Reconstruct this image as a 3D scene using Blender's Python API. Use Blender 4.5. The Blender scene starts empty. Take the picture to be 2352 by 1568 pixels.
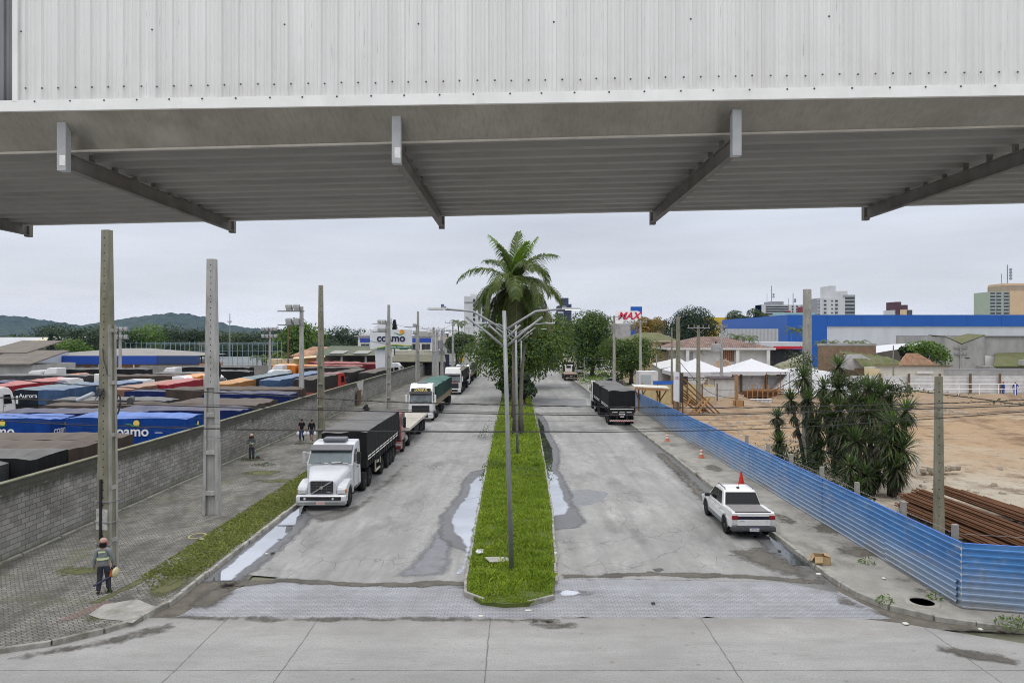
import bpy, math, random
import numpy as np
from math import sin, cos, pi, radians as R
from mathutils import Vector, Matrix, noise as mnoise
random.seed(7); np.random.seed(7)
C = bpy.context.scene.collection
SC = bpy.context.scene
# ------------------------------------------------------------------ camera, sky, sun, exposure
H = 8.7
cd = bpy.data.cameras.new('camera'); cam = bpy.data.objects.new('camera', cd); C.objects.link(cam)
cam.location = (0, 0, H); cam.rotation_euler = (R(90), 0, 0)
cd.sensor_width = 36; cd.lens = 24; cd.shift_x = -0.00425; cd.shift_y = -0.0051
cd.clip_start = 0.1; cd.clip_end = 12000
SC.camera = cam
SC.view_settings.view_transform = 'Standard'; SC.view_settings.look = 'None'
SC.view_settings.exposure = 0.0; SC.view_settings.gamma = 1
W = bpy.data.worlds.new('World'); SC.world = W; W.use_nodes = True
SUN_EL, SUN_AZ = R(66), R(200)        # azimuth measured from +Y clockwise: behind the camera, slightly left
def sky():
 nt = W.node_tree; nt.nodes.clear(); L = nt.links.new
 N = nt.nodes.new
 out = N('ShaderNodeOutputWorld'); bg = N('ShaderNodeBackground'); bg.inputs[1].default_value = 0.1
 st = N('ShaderNodeTexSky'); st.sky_type = 'NISHITA'; st.sun_disc = False
 st.sun_elevation = SUN_EL; st.sun_rotation = SUN_AZ; st.air_density = 1; st.dust_density = 3; st.ozone_density = 1
 tc = N('ShaderNodeTexCoord'); sep = N('ShaderNodeSeparateXYZ'); L(tc.outputs['Generated'], sep.inputs[0])
 # overcast deck: brighter towards the zenith
 ramp = N('ShaderNodeValToRGB'); cr = ramp.color_ramp
 cr.elements[0].position = 0.0; cr.elements[0].color = (8.9, 9.0, 9.35, 1)
 cr.elements[1].position = 1.0; cr.elements[1].color = (19.0, 19.2, 19.8, 1)
 for p, c in ((0.03, (8.6, 8.75, 9.15)), (0.08, (7.7, 8.0, 8.6)), (0.16, (7.05, 7.5, 8.35)), (0.3, (9.0, 9.3, 10.2)), (.55, (14.8, 15.1, 15.8))):
  e = cr.elements.new(p); e.color = (*c, 1)
 L(sep.outputs[2], ramp.inputs[0])
 mp = N('ShaderNodeMapping'); mp.inputs[3].default_value = (1.6, 1.6, 11); L(tc.outputs['Generated'], mp.inputs[0])
 nz = N('ShaderNodeTexNoise'); nz.inputs['Scale'].default_value = 1.7; nz.inputs['Detail'].default_value = 5; L(mp.outputs[0], nz.inputs[0])
 mr = N('ShaderNodeMapRange'); mr.inputs[1].default_value = .3; mr.inputs[2].default_value = .7
 mr.inputs[3].default_value = .87; mr.inputs[4].default_value = 1.07; L(nz.outputs[0], mr.inputs[0])
 mul = N('ShaderNodeMixRGB'); mul.blend_type = 'MULTIPLY'; mul.inputs[0].default_value = 1
 L(ramp.outputs[0], mul.inputs[1]); L(mr.outputs[0], mul.inputs[2])
 # bright cloud edges low over the hills
 mp2 = N('ShaderNodeMapping'); mp2.inputs[3].default_value = (7, 7, 34); L(tc.outputs['Generated'], mp2.inputs[0])
 n2 = N('ShaderNodeTexNoise'); n2.inputs['Scale'].default_value = 1.2; n2.inputs['Detail'].default_value = 7; n2.inputs['Roughness'].default_value = .55; L(mp2.outputs[0], n2.inputs[0])
 r2 = N('ShaderNodeMapRange'); r2.inputs[1].default_value = .5; r2.inputs[2].default_value = .62; L(n2.outputs[0], r2.inputs[0])
 b2 = N('ShaderNodeMapRange'); b2.inputs[1].default_value = .075; b2.inputs[2].default_value = .02; L(sep.outputs[2], b2.inputs[0])
 bx2 = N('ShaderNodeMapRange'); bx2.inputs[1].default_value = .15; bx2.inputs[2].default_value = -.35; L(sep.outputs[0], bx2.inputs[0])
 m2 = N('ShaderNodeMath'); m2.operation = 'MULTIPLY'; L(r2.outputs[0], m2.inputs[0]); L(b2.outputs[0], m2.inputs[1])
 m3 = N('ShaderNodeMath'); m3.operation = 'MULTIPLY'; L(m2.outputs[0], m3.inputs[0]); L(bx2.outputs[0], m3.inputs[1])
 cl = N('ShaderNodeMixRGB'); cl.inputs[2].default_value = (8.6, 8.7, 9.0, 1); L(m3.outputs[0], cl.inputs[0]); L(mul.outputs[0], cl.inputs[1])
 mix = N('ShaderNodeMixRGB'); mix.inputs[0].default_value = .95; L(st.outputs[0], mix.inputs[1]); L(cl.outputs[0], mix.inputs[2])
 L(mix.outputs[0], bg.inputs[0]); L(bg.outputs[0], out.inputs[0])
sky()
sd = bpy.data.lights.new('sun', 'SUN'); sun = bpy.data.objects.new('sun', sd); C.objects.link(sun)
sd.energy = 0.8; sd.angle = R(16); sd.color = (1, .96, .9)
dirv = Vector((sin(SUN_AZ) * cos(SUN_EL), cos(SUN_AZ) * cos(SUN_EL), sin(SUN_EL)))
sun.rotation_euler = dirv.to_track_quat('Z', 'Y').to_euler()
SC.cycles.filter_width = 1.0; SC.cycles.use_denoising = True; SC.cycles.denoising_prefilter = 'NONE'; SC.cycles.use_adaptive_sampling = False; SC.cycles.sample_clamp_indirect = 2.0; SC.cycles.max_bounces = 6; SC.cycles.transparent_max_bounces = 8

# ------------------------------------------------------------------ helpers
K, CX, CY = 1568.0, 1186.0, 772.0
def P(px, py, d):                     # a point at distance d seen at (px, py) of the 2352-wide photograph
 return Vector(((px - CX) / K * d, d, H - (py - CY) / K * d))
def G(px, py, z=0.0):                 # the point of the level plane z seen there
 d = (H - z) * K / (py - CY)
 return Vector(((px - CX) / K * d, d, z))
def link(o):
 C.objects.link(o); return o
def tag(o, label=None, cat=None, group=None, kind=None):
 if label: o['label'] = label
 if cat: o['category'] = cat
 if group: o['group'] = group
 if kind: o['kind'] = kind
 return o
def thing(name, label, cat, loc=(0, 0, 0), rz=0, group=None):
 o = bpy.data.objects.new(name, None); link(o); o.location = loc; o.rotation_euler = (0, 0, rz)
 o.empty_display_size = .2
 return tag(o, label, cat, group)
def dup(o, loc=None, rz=None, scale=None, label=None, group=None, parent=None):
 c = o.copy(); link(c)
 if parent is not None: c.parent = parent
 if loc is not None: c.location = loc
 if rz is not None: c.rotation_euler = (0, 0, rz)
 if scale is not None: c.scale = scale if hasattr(scale, '__len__') else (scale,) * 3
 if label: c['label'] = label
 if group: c['group'] = group
 for ch in list(o.children): dup(ch, parent=c)
 return c
class MB:
 def __init__(s): s.v = []; s.f = []
 def add(s, vs, fs):
  b = len(s.v); s.v += [tuple(v) for v in vs]; s.f += [tuple(b + i for i in f) for f in fs]; return s
 def box(s, c, d, rz=0, top=(1, 1), M=None):
  x, y, z = [a / 2 for a in d]; vs = []
  for k, (tx, ty) in ((-1, (1, 1)), (1, top)):
   for a, b in ((-1, -1), (1, -1), (1, 1), (-1, 1)):
    p = Vector((a * x * tx, b * y * ty, k * z))
    if rz: p = Matrix.Rotation(rz, 3, 'Z') @ p
    if M is not None: p = M @ p
    vs.append(p + Vector(c))
  return s.add(vs, [(3, 2, 1, 0), (4, 5, 6, 7), (0, 1, 5, 4), (1, 2, 6, 5), (2, 3, 7, 6), (3, 0, 4, 7)])
 def b6(s, x0, x1, y0, y1, z0, z1):
  return s.box(((x0 + x1) / 2, (y0 + y1) / 2, (z0 + z1) / 2), (x1 - x0, y1 - y0, z1 - z0))
 def cyl(s, p0, p1, r0, r1=None, n=12, caps=True):
  if r1 is None: r1 = r0
  p0, p1 = Vector(p0), Vector(p1); a = (p1 - p0).normalized()
  u = a.orthogonal().normalized(); w = a.cross(u)
  vs = [p + (u * cos(2 * pi * i / n) + w * sin(2 * pi * i / n)) * r for p, r in ((p0, r0), (p1, r1)) for i in range(n)]
  fs = [(i, (i + 1) % n, n + (i + 1) % n, n + i) for i in range(n)]
  if caps: fs += [tuple(range(n - 1, -1, -1)), tuple(range(n, 2 * n))]
  return s.add(vs, fs)
 def bar(s, p0, p1, w, h):          # square bar
  p0, p1 = Vector(p0), Vector(p1); a = (p1 - p0).normalized()
  u = a.cross(Vector((0, 0, 1)))
  u = u.normalized() if u.length > .01 else Vector((1, 0, 0))
  q = u.cross(a)
  vs = [p + u * sx * w / 2 + q * sz * h / 2 for p in (p0, p1) for sx, sz in ((-1, -1), (1, -1), (1, 1), (-1, 1))]
  return s.add(vs, [(3, 2, 1, 0), (4, 5, 6, 7), (0, 1, 5, 4), (1, 2, 6, 5), (2, 3, 7, 6), (3, 0, 4, 7)])
 def tube(s, pts, r, n=6):
  pts = [Vector(p) for p in pts]; rings = []
  rr = r if hasattr(r, '__len__') else [r] * len(pts)
  u = None
  for i, p in enumerate(pts):
   a = (pts[min(i + 1, len(pts) - 1)] - pts[max(i - 1, 0)]).normalized()
   u = (u - a * u.dot(a)).normalized() if u is not None else a.orthogonal().normalized()
   w = a.cross(u)
   rings.append([p + (u * cos(2 * pi * j / n) + w * sin(2 * pi * j / n)) * rr[i] for j in range(n)])
  vs = [q for g in rings for q in g]; fs = []
  for i in range(len(pts) - 1):
   fs += [(i * n + j, i * n + (j + 1) % n, (i + 1) * n + (j + 1) % n, (i + 1) * n + j) for j in range(n)]
  fs += [tuple(range(n - 1, -1, -1)), tuple(range((len(pts) - 1) * n, len(pts) * n))]
  return s.add(vs, fs)
 def prism(s, poly, x0, x1, axis='x', fx=None):   # poly in (y,z) extruded along x, or (x,z) along y, or (x,y) along z
  n = len(poly)
  def m(a, b, t): return {'x': (t, a, b), 'y': (a, t, b), 'z': (a, b, t)}[axis]
  vs = [m(a, b, t) for t in (x0, x1) for a, b in poly]
  if fx: vs = [fx(Vector(v)) for v in vs]
  ar = sum(poly[i][0] * poly[(i + 1) % n][1] - poly[(i + 1) % n][0] * poly[i][1] for i in range(n))
  fl = (ar > 0) == (axis != 'y')
  fs = [(i, (i + 1) % n, n + (i + 1) % n, n + i) for i in range(n)] + [tuple(range(n - 1, -1, -1)), tuple(range(n, 2 * n))]
  if not fl: fs = [tuple(reversed(f)) for f in fs]
  return s.add(vs, fs)
 def grid(s, fn, nu, nv, flip=False):
  vs = [fn(i / nu, j / nv) for j in range(nv + 1) for i in range(nu + 1)]
  fs = [(j * (nu + 1) + i, j * (nu + 1) + i + 1, (j + 1) * (nu + 1) + i + 1, (j + 1) * (nu + 1) + i) for j in range(nv) for i in range(nu)]
  if flip: fs = [tuple(reversed(f)) for f in fs]
  return s.add(vs, fs)
 def quad(s, *p): return s.add(p, [tuple(range(len(p)))])
 def panel(s, p, t):                # planar polygon given thickness t along its normal
  p = [Vector(q) for q in p]; n = (p[1] - p[0]).cross(p[2] - p[0]).normalized() * t; k = len(p)
  return s.add(p + [q + n for q in p], [tuple(range(k - 1, -1, -1)), tuple(range(k, 2 * k))] + [(i, (i + 1) % k, k + (i + 1) % k, k + i) for i in range(k)])
 def lathe(s, prof, c=(0, 0, 0), n=16, axis='z'):
  vs = []
  for r, h in prof:
   for i in range(n):
    a = 2 * pi * i / n; q = (r * cos(a), r * sin(a), h)
    if axis == 'x': q = (h, r * cos(a), r * sin(a))
    vs.append(Vector(q) + Vector(c))
  fs = [(k * n + i, k * n + (i + 1) % n, (k + 1) * n + (i + 1) % n, (k + 1) * n + i) for k in range(len(prof) - 1) for i in range(n)]
  fs += [tuple(range(n - 1, -1, -1)), tuple(range((len(prof) - 1) * n, len(prof) * n))]
  return s.add(vs, fs)
 def build(s, name, mat, parent=None, bevel=0, smooth=False, loc=None, seg=2):
  me = bpy.data.meshes.new(name); me.from_pydata(s.v, [], s.f); me.validate()
  if mat is not None: me.materials.append(mat)
  o = bpy.data.objects.new(name, me); link(o)
  if parent is not None: o.parent = parent
  if loc is not None: o.location = loc
  if smooth: me.polygons.foreach_set('use_smooth', [True] * len(me.polygons))
  if bevel:
   b = o.modifiers.new('bevel', 'BEVEL'); b.width = bevel; b.segments = seg; b.limit_method = 'ANGLE'; b.angle_limit = R(35)
   b.harden_normals = False
  return o
def raw(name, V, F, mat, parent=None, nside=4):      # fast mesh from numpy arrays, all faces nside-gons
 me = bpy.data.meshes.new(name); nv, nf = len(V), len(F)
 me.vertices.add(nv); me.vertices.foreach_set('co', V.astype(np.float32).ravel())
 me.loops.add(nf * nside); me.loops.foreach_set('vertex_index', F.astype(np.int32).ravel())
 me.polygons.add(nf); me.polygons.foreach_set('loop_start', np.arange(0, nf * nside, nside, dtype=np.int32))
 me.polygons.foreach_set('loop_total', np.full(nf, nside, dtype=np.int32))
 me.update(calc_edges=True)
 if mat is not None: me.materials.append(mat)
 o = bpy.data.objects.new(name, me); link(o)
 if parent is not None: o.parent = parent
 return o
def struct(o, cat=None): o['kind'] = 'structure'; return o
def text(name, body, size, mat, M, parent=None, ext=.01, bold=0, shear=0, align='CENTER'):
 cu = bpy.data.curves.new(name, 'FONT'); cu.body = body; cu.size = size; cu.extrude = ext; cu.offset = bold; cu.shear = shear
 cu.align_x = align; cu.align_y = 'CENTER'; cu.resolution_u = 3
 t = bpy.data.objects.new(name, cu); link(t)
 bpy.context.view_layer.update()
 me = bpy.data.meshes.new_from_object(t.evaluated_get(bpy.context.evaluated_depsgraph_get()))
 bpy.data.objects.remove(t); bpy.data.curves.remove(cu)
 me.transform(M); me.materials.clear(); me.materials.append(mat)
 o = bpy.data.objects.new(name, me); link(o)
 if parent is not None: o.parent = parent
 return o
def facing(loc, ux, uz):              # matrix putting text x along ux and text y along uz
 ux, uz = Vector(ux).normalized(), Vector(uz).normalized(); n = ux.cross(uz)
 M = Matrix((ux, uz, n)).transposed().to_4x4(); M.translation = Vector(loc); return M
FRONT = lambda p: facing(p, (1, 0, 0), (0, 0, 1))     # readable from the camera side (-Y)

# ------------------------------------------------------------------ materials
class Nt:
 def __init__(s, name):
  s.m = bpy.data.materials.new(name); s.m.use_nodes = True; s.t = s.m.node_tree
  s.b = s.t.nodes['Principled BSDF']; s.tc = None
 def n(s, kind, **kw):
  nd = s.t.nodes.new('ShaderNode' + kind)
  for k, v in kw.items(): setattr(nd, k, v)
  return nd
 def set(s, sock, v):
  if isinstance(v, bpy.types.NodeSocket): s.t.links.new(v, sock)
  elif hasattr(v, '__len__') and sock.type == 'RGBA' and len(v) == 3: sock.default_value = (*v, 1)
  else: sock.default_value = v
 def co(s, scale=None, rot=None, loc=None):
  if s.tc is None: s.tc = s.n('TexCoord')
  o = s.tc.outputs['Object']
  if scale is None and rot is None and loc is None: return o
  m = s.n('Mapping'); s.t.links.new(o, m.inputs[0])
  if scale is not None: m.inputs[3].default_value = scale if hasattr(scale, '__len__') else (scale,) * 3
  if rot is not None: m.inputs[2].default_value = rot
  if loc is not None: m.inputs[1].default_value = loc
  return m.outputs[0]
 def noise(s, scale, detail=4, rough=.55, co=None, fac=True, dist=0):
  t = s.n('TexNoise'); t.inputs['Scale'].default_value = scale; t.inputs['Detail'].default_value = detail
  t.inputs['Roughness'].default_value = rough; t.inputs['Distortion'].default_value = dist
  s.t.links.new(co if co is not None else s.co(), t.inputs['Vector']); return t.outputs[0 if fac else 1]
 def rng(s, v, a, b, c=0., d=1.):
  m = s.n('MapRange'); s.set(m.inputs[0], v)
  for i, x in enumerate((a, b, c, d)): m.inputs[i + 1].default_value = x
  return m.outputs[0]
 def mix(s, f, a, b, mode='MIX'):
  m = s.n('MixRGB', blend_type=mode); s.set(m.inputs[0], f); s.set(m.inputs[1], a); s.set(m.inputs[2], b); return m.outputs[0]
 def math(s, op, a, b=0.):
  m = s.n('Math', operation=op); s.set(m.inputs[0], a); s.set(m.inputs[1], b); return m.outputs[0]
 def xyz(s, v=None):
  e = s.n('SeparateXYZ'); s.t.links.new(v if v is not None else s.co(), e.inputs[0]); return e.outputs
 def brick(s, c1, c2, cm, w, h, mortar=.012, co=None, off=.5, bias=0):
  t = s.n('TexBrick'); t.offset = off
  for k, v in (('Color1', c1), ('Color2', c2), ('Mortar', cm)): s.set(t.inputs[k], v)
  t.inputs['Scale'].default_value = 1; t.inputs['Mortar Size'].default_value = mortar; t.inputs['Mortar Smooth'].default_value = .2
  t.inputs['Brick Width'].default_value = w; t.inputs['Row Height'].default_value = h; t.inputs['Bias'].default_value = bias
  s.t.links.new(co if co is not None else s.co(), t.inputs['Vector']); return t.outputs
 def bump(s, h, strength=.3, dist=.02):
  b = s.n('Bump'); b.inputs['Strength'].default_value = strength; b.inputs['Distance'].default_value = dist
  s.set(b.inputs['Height'], h); s.t.links.new(b.outputs[0], s.b.inputs['Normal']); return s
 def out(s, col=None, rough=.7, metal=0, spec=None, coat=0):
  if col is not None: s.set(s.b.inputs['Base Color'], col)
  s.set(s.b.inputs['Roughness'], rough); s.set(s.b.inputs['Metallic'], metal)
  if spec is not None: s.b.inputs['Specular IOR Level'].default_value = spec
  if coat: s.b.inputs['Coat Weight'].default_value = coat; s.b.inputs['Coat Roughness'].default_value = .08
  return s.m
def sc(c, k): return tuple(min(1, x * k) for x in c)
_mc = {}
def M(name, col, var=.18, scale=3, rough=.65, bump=0, metal=0, col2=None, spec=None, coat=0, streak=None, dirt=0, dirtcol=(.16, .14, .11)):
 if name in _mc: return _mc[name]
 s = Nt(name); co = s.co(streak) if streak else None
 f = s.noise(scale, 5, .6, co=co)
 f = s.rng(f, .3, .7)
 c = s.mix(f, sc(col, 1 - var), col2 if col2 else sc(col, 1 + var))
 if dirt:
  d = s.rng(s.noise(scale * .6, 6, .7, co=s.co((1, 1, .5), loc=(3, 7, 1))), .48, .72, 0, dirt); c = s.mix(d, c, dirtcol)
 if bump: s.bump(s.noise(scale * 8, 4, .6), bump, .02)
 _mc[name] = s.out(c, rough, metal, spec if spec is not None else (.2 if rough > .55 else None), coat); return _mc[name]
# ------------------------------------------------------------------ ground, roads, pavements
def cxy(s, a, b):
 e = s.xyz(); c = s.n('CombineXYZ'); s.set(c.inputs[0], e[a]); s.set(c.inputs[1], e[b]); return c.outputs[0]
def near(s, v, x, w):                 # 1 on the line v = x, fading over w
 return s.rng(s.math('ABSOLUTE', s.math('SUBTRACT', v, x)), w * .4, w, 1, 0)
def mat_asphalt(name, kerb_sign, base=(.33, .324, .312)):
 s = Nt(name); e = s.xyz()
 big = s.rng(s.noise(.25, 5, .6), .3, .7); fine = s.rng(s.noise(22, 4, .75), .25, .75)
 c = s.mix(big, sc(base, .82), sc(base, 1.14))
 c = s.mix(s.math('MULTIPLY', fine, .55), c, sc(base, .5)); c = s.mix(s.rng(s.noise(45, 3, .8), .52, .7, 0, .5), c, sc(base, 1.5))
 tr = s.rng(s.noise(1.1, 4, .6, co=s.co((.9, .045, 1))), .45, .68); c = s.mix(s.math('MULTIPLY', tr, .72), c, sc(base, .6)); ck = s.rng(s.noise(3.5, 6, .8, co=s.co((.35, 1.6, 1), loc=(1, 4, 2))), .57, .68); c = s.mix(s.math('MULTIPLY', ck, .5), c, sc(base, .5)); lt = s.rng(s.noise(.6, 6, .7, co=s.co((1, .3, 1), loc=(6, 6, 0))), .52, .7); c = s.mix(s.math('MULTIPLY', lt, .55), c, sc(base, 1.35))
 st = s.rng(s.noise(.8, 6, .68, co=s.co((.5, .22, 1), loc=(kerb_sign * 4, 9, 0))), .53, .66); c = s.mix(s.math('MULTIPLY', st, .75), c, sc(base, .45)); md = s.rng(s.noise(2.6, 7, .78, co=s.co((1, .5, 1), loc=(2, 2, 1))), .42, .62); c = s.mix(s.math('MULTIPLY', md, .5), c, sc(base, .62))
 # polygonal cracking, only in worn patches
 v = s.n('TexVoronoi', feature='DISTANCE_TO_EDGE'); v.inputs['Scale'].default_value = 1.3; s.t.links.new(s.co((1, .8, 1)), v.inputs['Vector'])
 cr = s.rng(v.outputs['Distance'], .008, .028, 1, 0); worn = s.rng(s.noise(.33, 3, .5, co=s.co(loc=(5, 2, 0))), .5, .62)
 c = s.mix(s.math('MULTIPLY', s.math('MULTIPLY', cr, worn), .55), c, (.08, .08, .078))
 v2 = s.n('TexVoronoi', feature='DISTANCE_TO_EDGE'); v2.inputs['Scale'].default_value = .15; dn = s.mix(.12, s.co((1, .6, 1), loc=(2.3, 0, 0)), s.noise(.7, 5, .7, fac=False), 'ADD'); s.t.links.new(s.mix(1, dn, s.mix(1, s.noise(.3, 4, .6, fac=False), (2.2, 2.2, 0), 'MULTIPLY'), 'ADD'), v2.inputs['Vector'])
 c = s.mix(s.math('MULTIPLY', s.rng(v2.outputs['Distance'], .0008, .003, 1, 0), .38), c, (.08, .08, .078))
 # damp dirty gutter along the kerb
 wob = s.math('MULTIPLY', s.math('SUBTRACT', s.noise(.5, 4, .6, co=s.co((1, .3, 1))), .5), 2.6)
 g = s.rng(s.math('ADD', s.math('MULTIPLY', e[0], kerb_sign), wob), 9.5, 10.6)
 c = s.mix(s.math('MULTIPLY', g, .8), c, (.06, .058, .053))
 s.bump(s.noise(40, 3, .7), .25, .01)
 return s.out(c, s.rng(g, 0, 1, .82, .5), 0, .3)
def mat_concrete_road():
 s = Nt('concrete_street'); e = s.xyz(); base = (.37, .362, .345)
 c = s.mix(s.rng(s.noise(.35, 5, .6), .3, .7), sc(base, .86), sc(base, 1.1))
 sw = s.rng(s.noise(.8, 5, .65, co=s.co((.25, 1.4, 1), rot=(0, 0, R(-18)))), .42, .72); c = s.mix(s.math('MULTIPLY', sw, .5), c, sc(base, .62)); c = s.mix(s.rng(s.noise(20, 4, .8), .45, .72, 0, .7), c, sc(base, .5)); c = s.mix(s.rng(s.noise(1.7, 7, .75, co=s.co((.5, 1.3, 1), loc=(5, 5, 0))), .5, .68, 0, .45), c, (.24, .225, .20))
 d = s.rng(s.noise(5, 6, .75), .56, .76); c = s.mix(s.math('MULTIPLY', d, .45), c, (.2, .19, .175))
 tyre = s.rng(s.noise(.9, 5, .6, co=s.co((.18, 1.1, 1), rot=(0, 0, R(-22)), loc=(3, 8, 0))), .6, .74); c = s.mix(s.math('MULTIPLY', tyre, .5), c, (.2, .195, .19))
 sp = s.n('TexVoronoi'); sp.inputs['Scale'].default_value = 1.3; s.t.links.new(s.co(), sp.inputs['Vector']); c = s.mix(s.rng(sp.outputs['Distance'], .05, .1, .45, 0), c, (.13, .12, .115))
 grime = s.math('MULTIPLY', s.rng(s.math('ADD', e[1], s.math('MULTIPLY', s.noise(.9, 5, .7), 2.2)), 20.9, 22.2), .6); c = s.mix(grime, c, (.2, .185, .17))
 wx = s.math('ADD', e[0], s.math('MULTIPLY', s.math('SUBTRACT', s.noise(1.4, 5, .7), .5), .12))
 wy = s.math('ADD', e[1], s.math('MULTIPLY', s.math('SUBTRACT', s.noise(1.4, 5, .7), .5), .12))
 j = near(s, wy, 17.8, .028)
 for x in (-.8, 5.7, -6.1, -8.9, 12.2, -15, 19): j = s.math('MAXIMUM', j, near(s, wx, x, .028))
 c = s.mix(s.math('MULTIPLY', j, s.rng(s.noise(3, 3), .25, .55, .35, .9)), c, (.13, .125, .12))
 s.bump(s.noise(30, 3, .7), .15, .01)
 return s.out(c, .8)
def mat_pavers(name, a, b, m, w, h, mortar, rot=0, stain=.6, stain_col=(.075, .07, .062), moss=0, wet=0):
 s = Nt(name); e = s.xyz(); co = s.co(rot=(0, 0, rot))
 c = s.brick(a, b, m, w, h, mortar, co)[0]
 c = s.mix(s.rng(s.noise(.5, 5, .6), .35, .7), c, s.mix(1, c, (.72, .72, .72), 'MULTIPLY'))
 st = s.math('MULTIPLY', s.rng(s.noise(.55, 7, .74, co=s.co((1, .6, 1), loc=(4, 1, 0))), .44, .62), stain); c = s.mix(st, c, stain_col)
 if moss:
  mo = s.math('MULTIPLY', s.rng(s.noise(.45, 6, .7, co=s.co(loc=(9, 3, 0))), .53, .68), moss); c = s.mix(mo, c, (.085, .095, .03))
  wob = s.math('MULTIPLY', s.math('SUBTRACT', s.noise(.9, 6, .72), .5), 2.2); band = s.rng(s.math('ADD', e[0], wob), -19.2, -19.9, 0, .85); c = s.mix(band, c, (.065, .075, .025))
 if wet: return s.out(c, s.rng(s.noise(.4, 4, .6), .4, .62, .28, .7))
 return s.out(c, .8)
def soil(name, a, b, scale=1.5, d=.4, dark=(.1, .07, .045), speck=None, rough=.95):
 s = Nt(name); c = s.mix(s.rng(s.noise(scale, 6, .65), .32, .68), a, b)
 c = s.mix(s.math('MULTIPLY', s.rng(s.noise(scale * .35, 6, .7, co=s.co((1, .45, 1), loc=(7, 2, 0))), .5, .66), d), c, dark)
 if speck: c = s.mix(s.rng(s.noise(14, 3, .6), .66, .74, 0, .8), c, speck)
 s.bump(s.noise(scale * 9, 5, .7), .5, .05)
 return s.out(c, rough)
def roughen(poly, step, amp, seed=0):
 rnd = random.Random(seed); out = []; n = len(poly)
 for i in range(n):
  a, b = Vector(poly[i][:2]), Vector(poly[(i + 1) % n][:2]); k = max(1, int((b - a).length / step))
  for j in range(k): out.append(tuple(a.lerp(b, j / k) + Vector((rnd.gauss(0, amp), rnd.gauss(0, amp)))))
 return out
def sheet(name, poly, z, mat, skirt=0):
 b = MB(); n = len(poly)
 ar = sum(poly[i][0] * poly[(i + 1) % n][1] - poly[(i + 1) % n][0] * poly[i][1] for i in range(n))
 if ar < 0: poly = list(reversed(poly))
 b.add([(x, y, z) for x, y, *_ in poly], [tuple(range(n))])
 if skirt:
  b.add([(x, y, h) for h in (z - skirt, z) for x, y, *_ in poly], [(i, (i + 1) % n, n + (i + 1) % n, n + i) for i in range(n)])
 o = b.build(name, mat); return struct(o)
def soft(name, poly, z, mat, w=.3):
 """thin sheet whose material frays out over the distance w from its outline"""
 q = np.array([p[:2] for p in poly], float); st = min(max(w * .55, .07), .3); x0, y0 = q.min(0) - st; nx, ny = (np.ceil((q.max(0) - q.min(0)) / st) + 3).astype(int)
 gx, gy = np.meshgrid(x0 + st * np.arange(nx), y0 + st * np.arange(ny)); px = np.c_[gx.ravel(), gy.ravel()]; ins = np.zeros(len(px), bool); dist = np.full(len(px), 1e9)
 for a, b in zip(q, np.roll(q, -1, 0)):
  if a[1] != b[1]: ins ^= ((a[1] > px[:, 1]) != (b[1] > px[:, 1])) & (px[:, 0] < (b[0] - a[0]) * (px[:, 1] - a[1]) / (b[1] - a[1]) + a[0])
  ab = b - a; t = np.clip(((px - a) @ ab) / max(ab @ ab, 1e-9), 0, 1); dist = np.minimum(dist, np.hypot(*(px - a - t[:, None] * ab).T))
 e = np.where(ins, dist, -dist) / w; i = (np.arange(ny - 1)[:, None] * nx + np.arange(nx - 1)).ravel(); F = np.c_[i, i + 1, i + nx + 1, i + nx]; F = F[(e[F] > -.05).any(1)]
 used, inv = np.unique(F, return_inverse=True); o = raw(name, np.c_[px[used], np.full(len(used), z)], inv.reshape(-1, 4), mat); at = o.data.attributes.new('edge', 'FLOAT', 'POINT'); at.data.foreach_set('value', np.clip(e[used], -1, 1).astype(np.float32)); return struct(o)
def fray(m, scale=3, lo=.35, hi=.65, amp=1.0):
 """turn a material into one that breaks up towards the sheet's edge"""
 t = m.node_tree; N = t.nodes.new; at = N('ShaderNodeAttribute'); at.attribute_name = 'edge'; nz = N('ShaderNodeTexNoise'); nz.inputs['Scale'].default_value = scale; nz.inputs['Detail'].default_value = 6; nz.inputs['Roughness'].default_value = .7
 tc = N('ShaderNodeTexCoord'); t.links.new(tc.outputs['Object'], nz.inputs['Vector']); ad = N('ShaderNodeMath'); ad.operation = 'MULTIPLY_ADD'; t.links.new(nz.outputs[0], ad.inputs[0]); ad.inputs[1].default_value = amp; t.links.new(at.outputs['Fac'], ad.inputs[2])
 mr = N('ShaderNodeMapRange'); mr.inputs[1].default_value = lo + amp * .5; mr.inputs[2].default_value = hi + amp * .5; t.links.new(ad.outputs[0], mr.inputs[0]); t.links.new(mr.outputs[0], t.nodes['Principled BSDF'].inputs['Alpha']); return m
ASPH_L = mat_asphalt('asphalt_left', -1); ASPH_R = mat_asphalt('asphalt_right', 1, (.335, .328, .314))
CONC = mat_concrete_road()
PAV_ROAD = mat_pavers('road_pavers', (.35, .355, .38), (.29, .295, .32), (.15, .145, .14), .215, .108, .011, 0, .35, (.15, .14, .13), wet=1)
PAV_WALK = mat_pavers('walk_pavers', (.30, .285, .25), (.165, .157, .14), (.06, .057, .048), .25, .125, .017, R(-38), .8, (.045, .042, .034), moss=.5)
WALK_R = soil('walkway_concrete', (.33, .315, .28), (.20, .19, .165), .9, .85, (.085, .075, .058), (.42, .4, .36))
KERB = M('kerb_stone', (.30, .29, .26), .3, 2.5, .9, .3, dirt=.75, dirtcol=(.07, .075, .035))
MOSS = soil('mossy_verge', (.085, .105, .02), (.13, .11, .055), 1.3, .6, (.065, .055, .03), (.22, .2, .15)); MOSSF = fray(soil('mossy_edge', (.08, .10, .02), (.125, .11, .055), 1.6, .75, (.065, .055, .03), (.2, .18, .14)), 3, .2, 1.0, 2.4)
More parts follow.
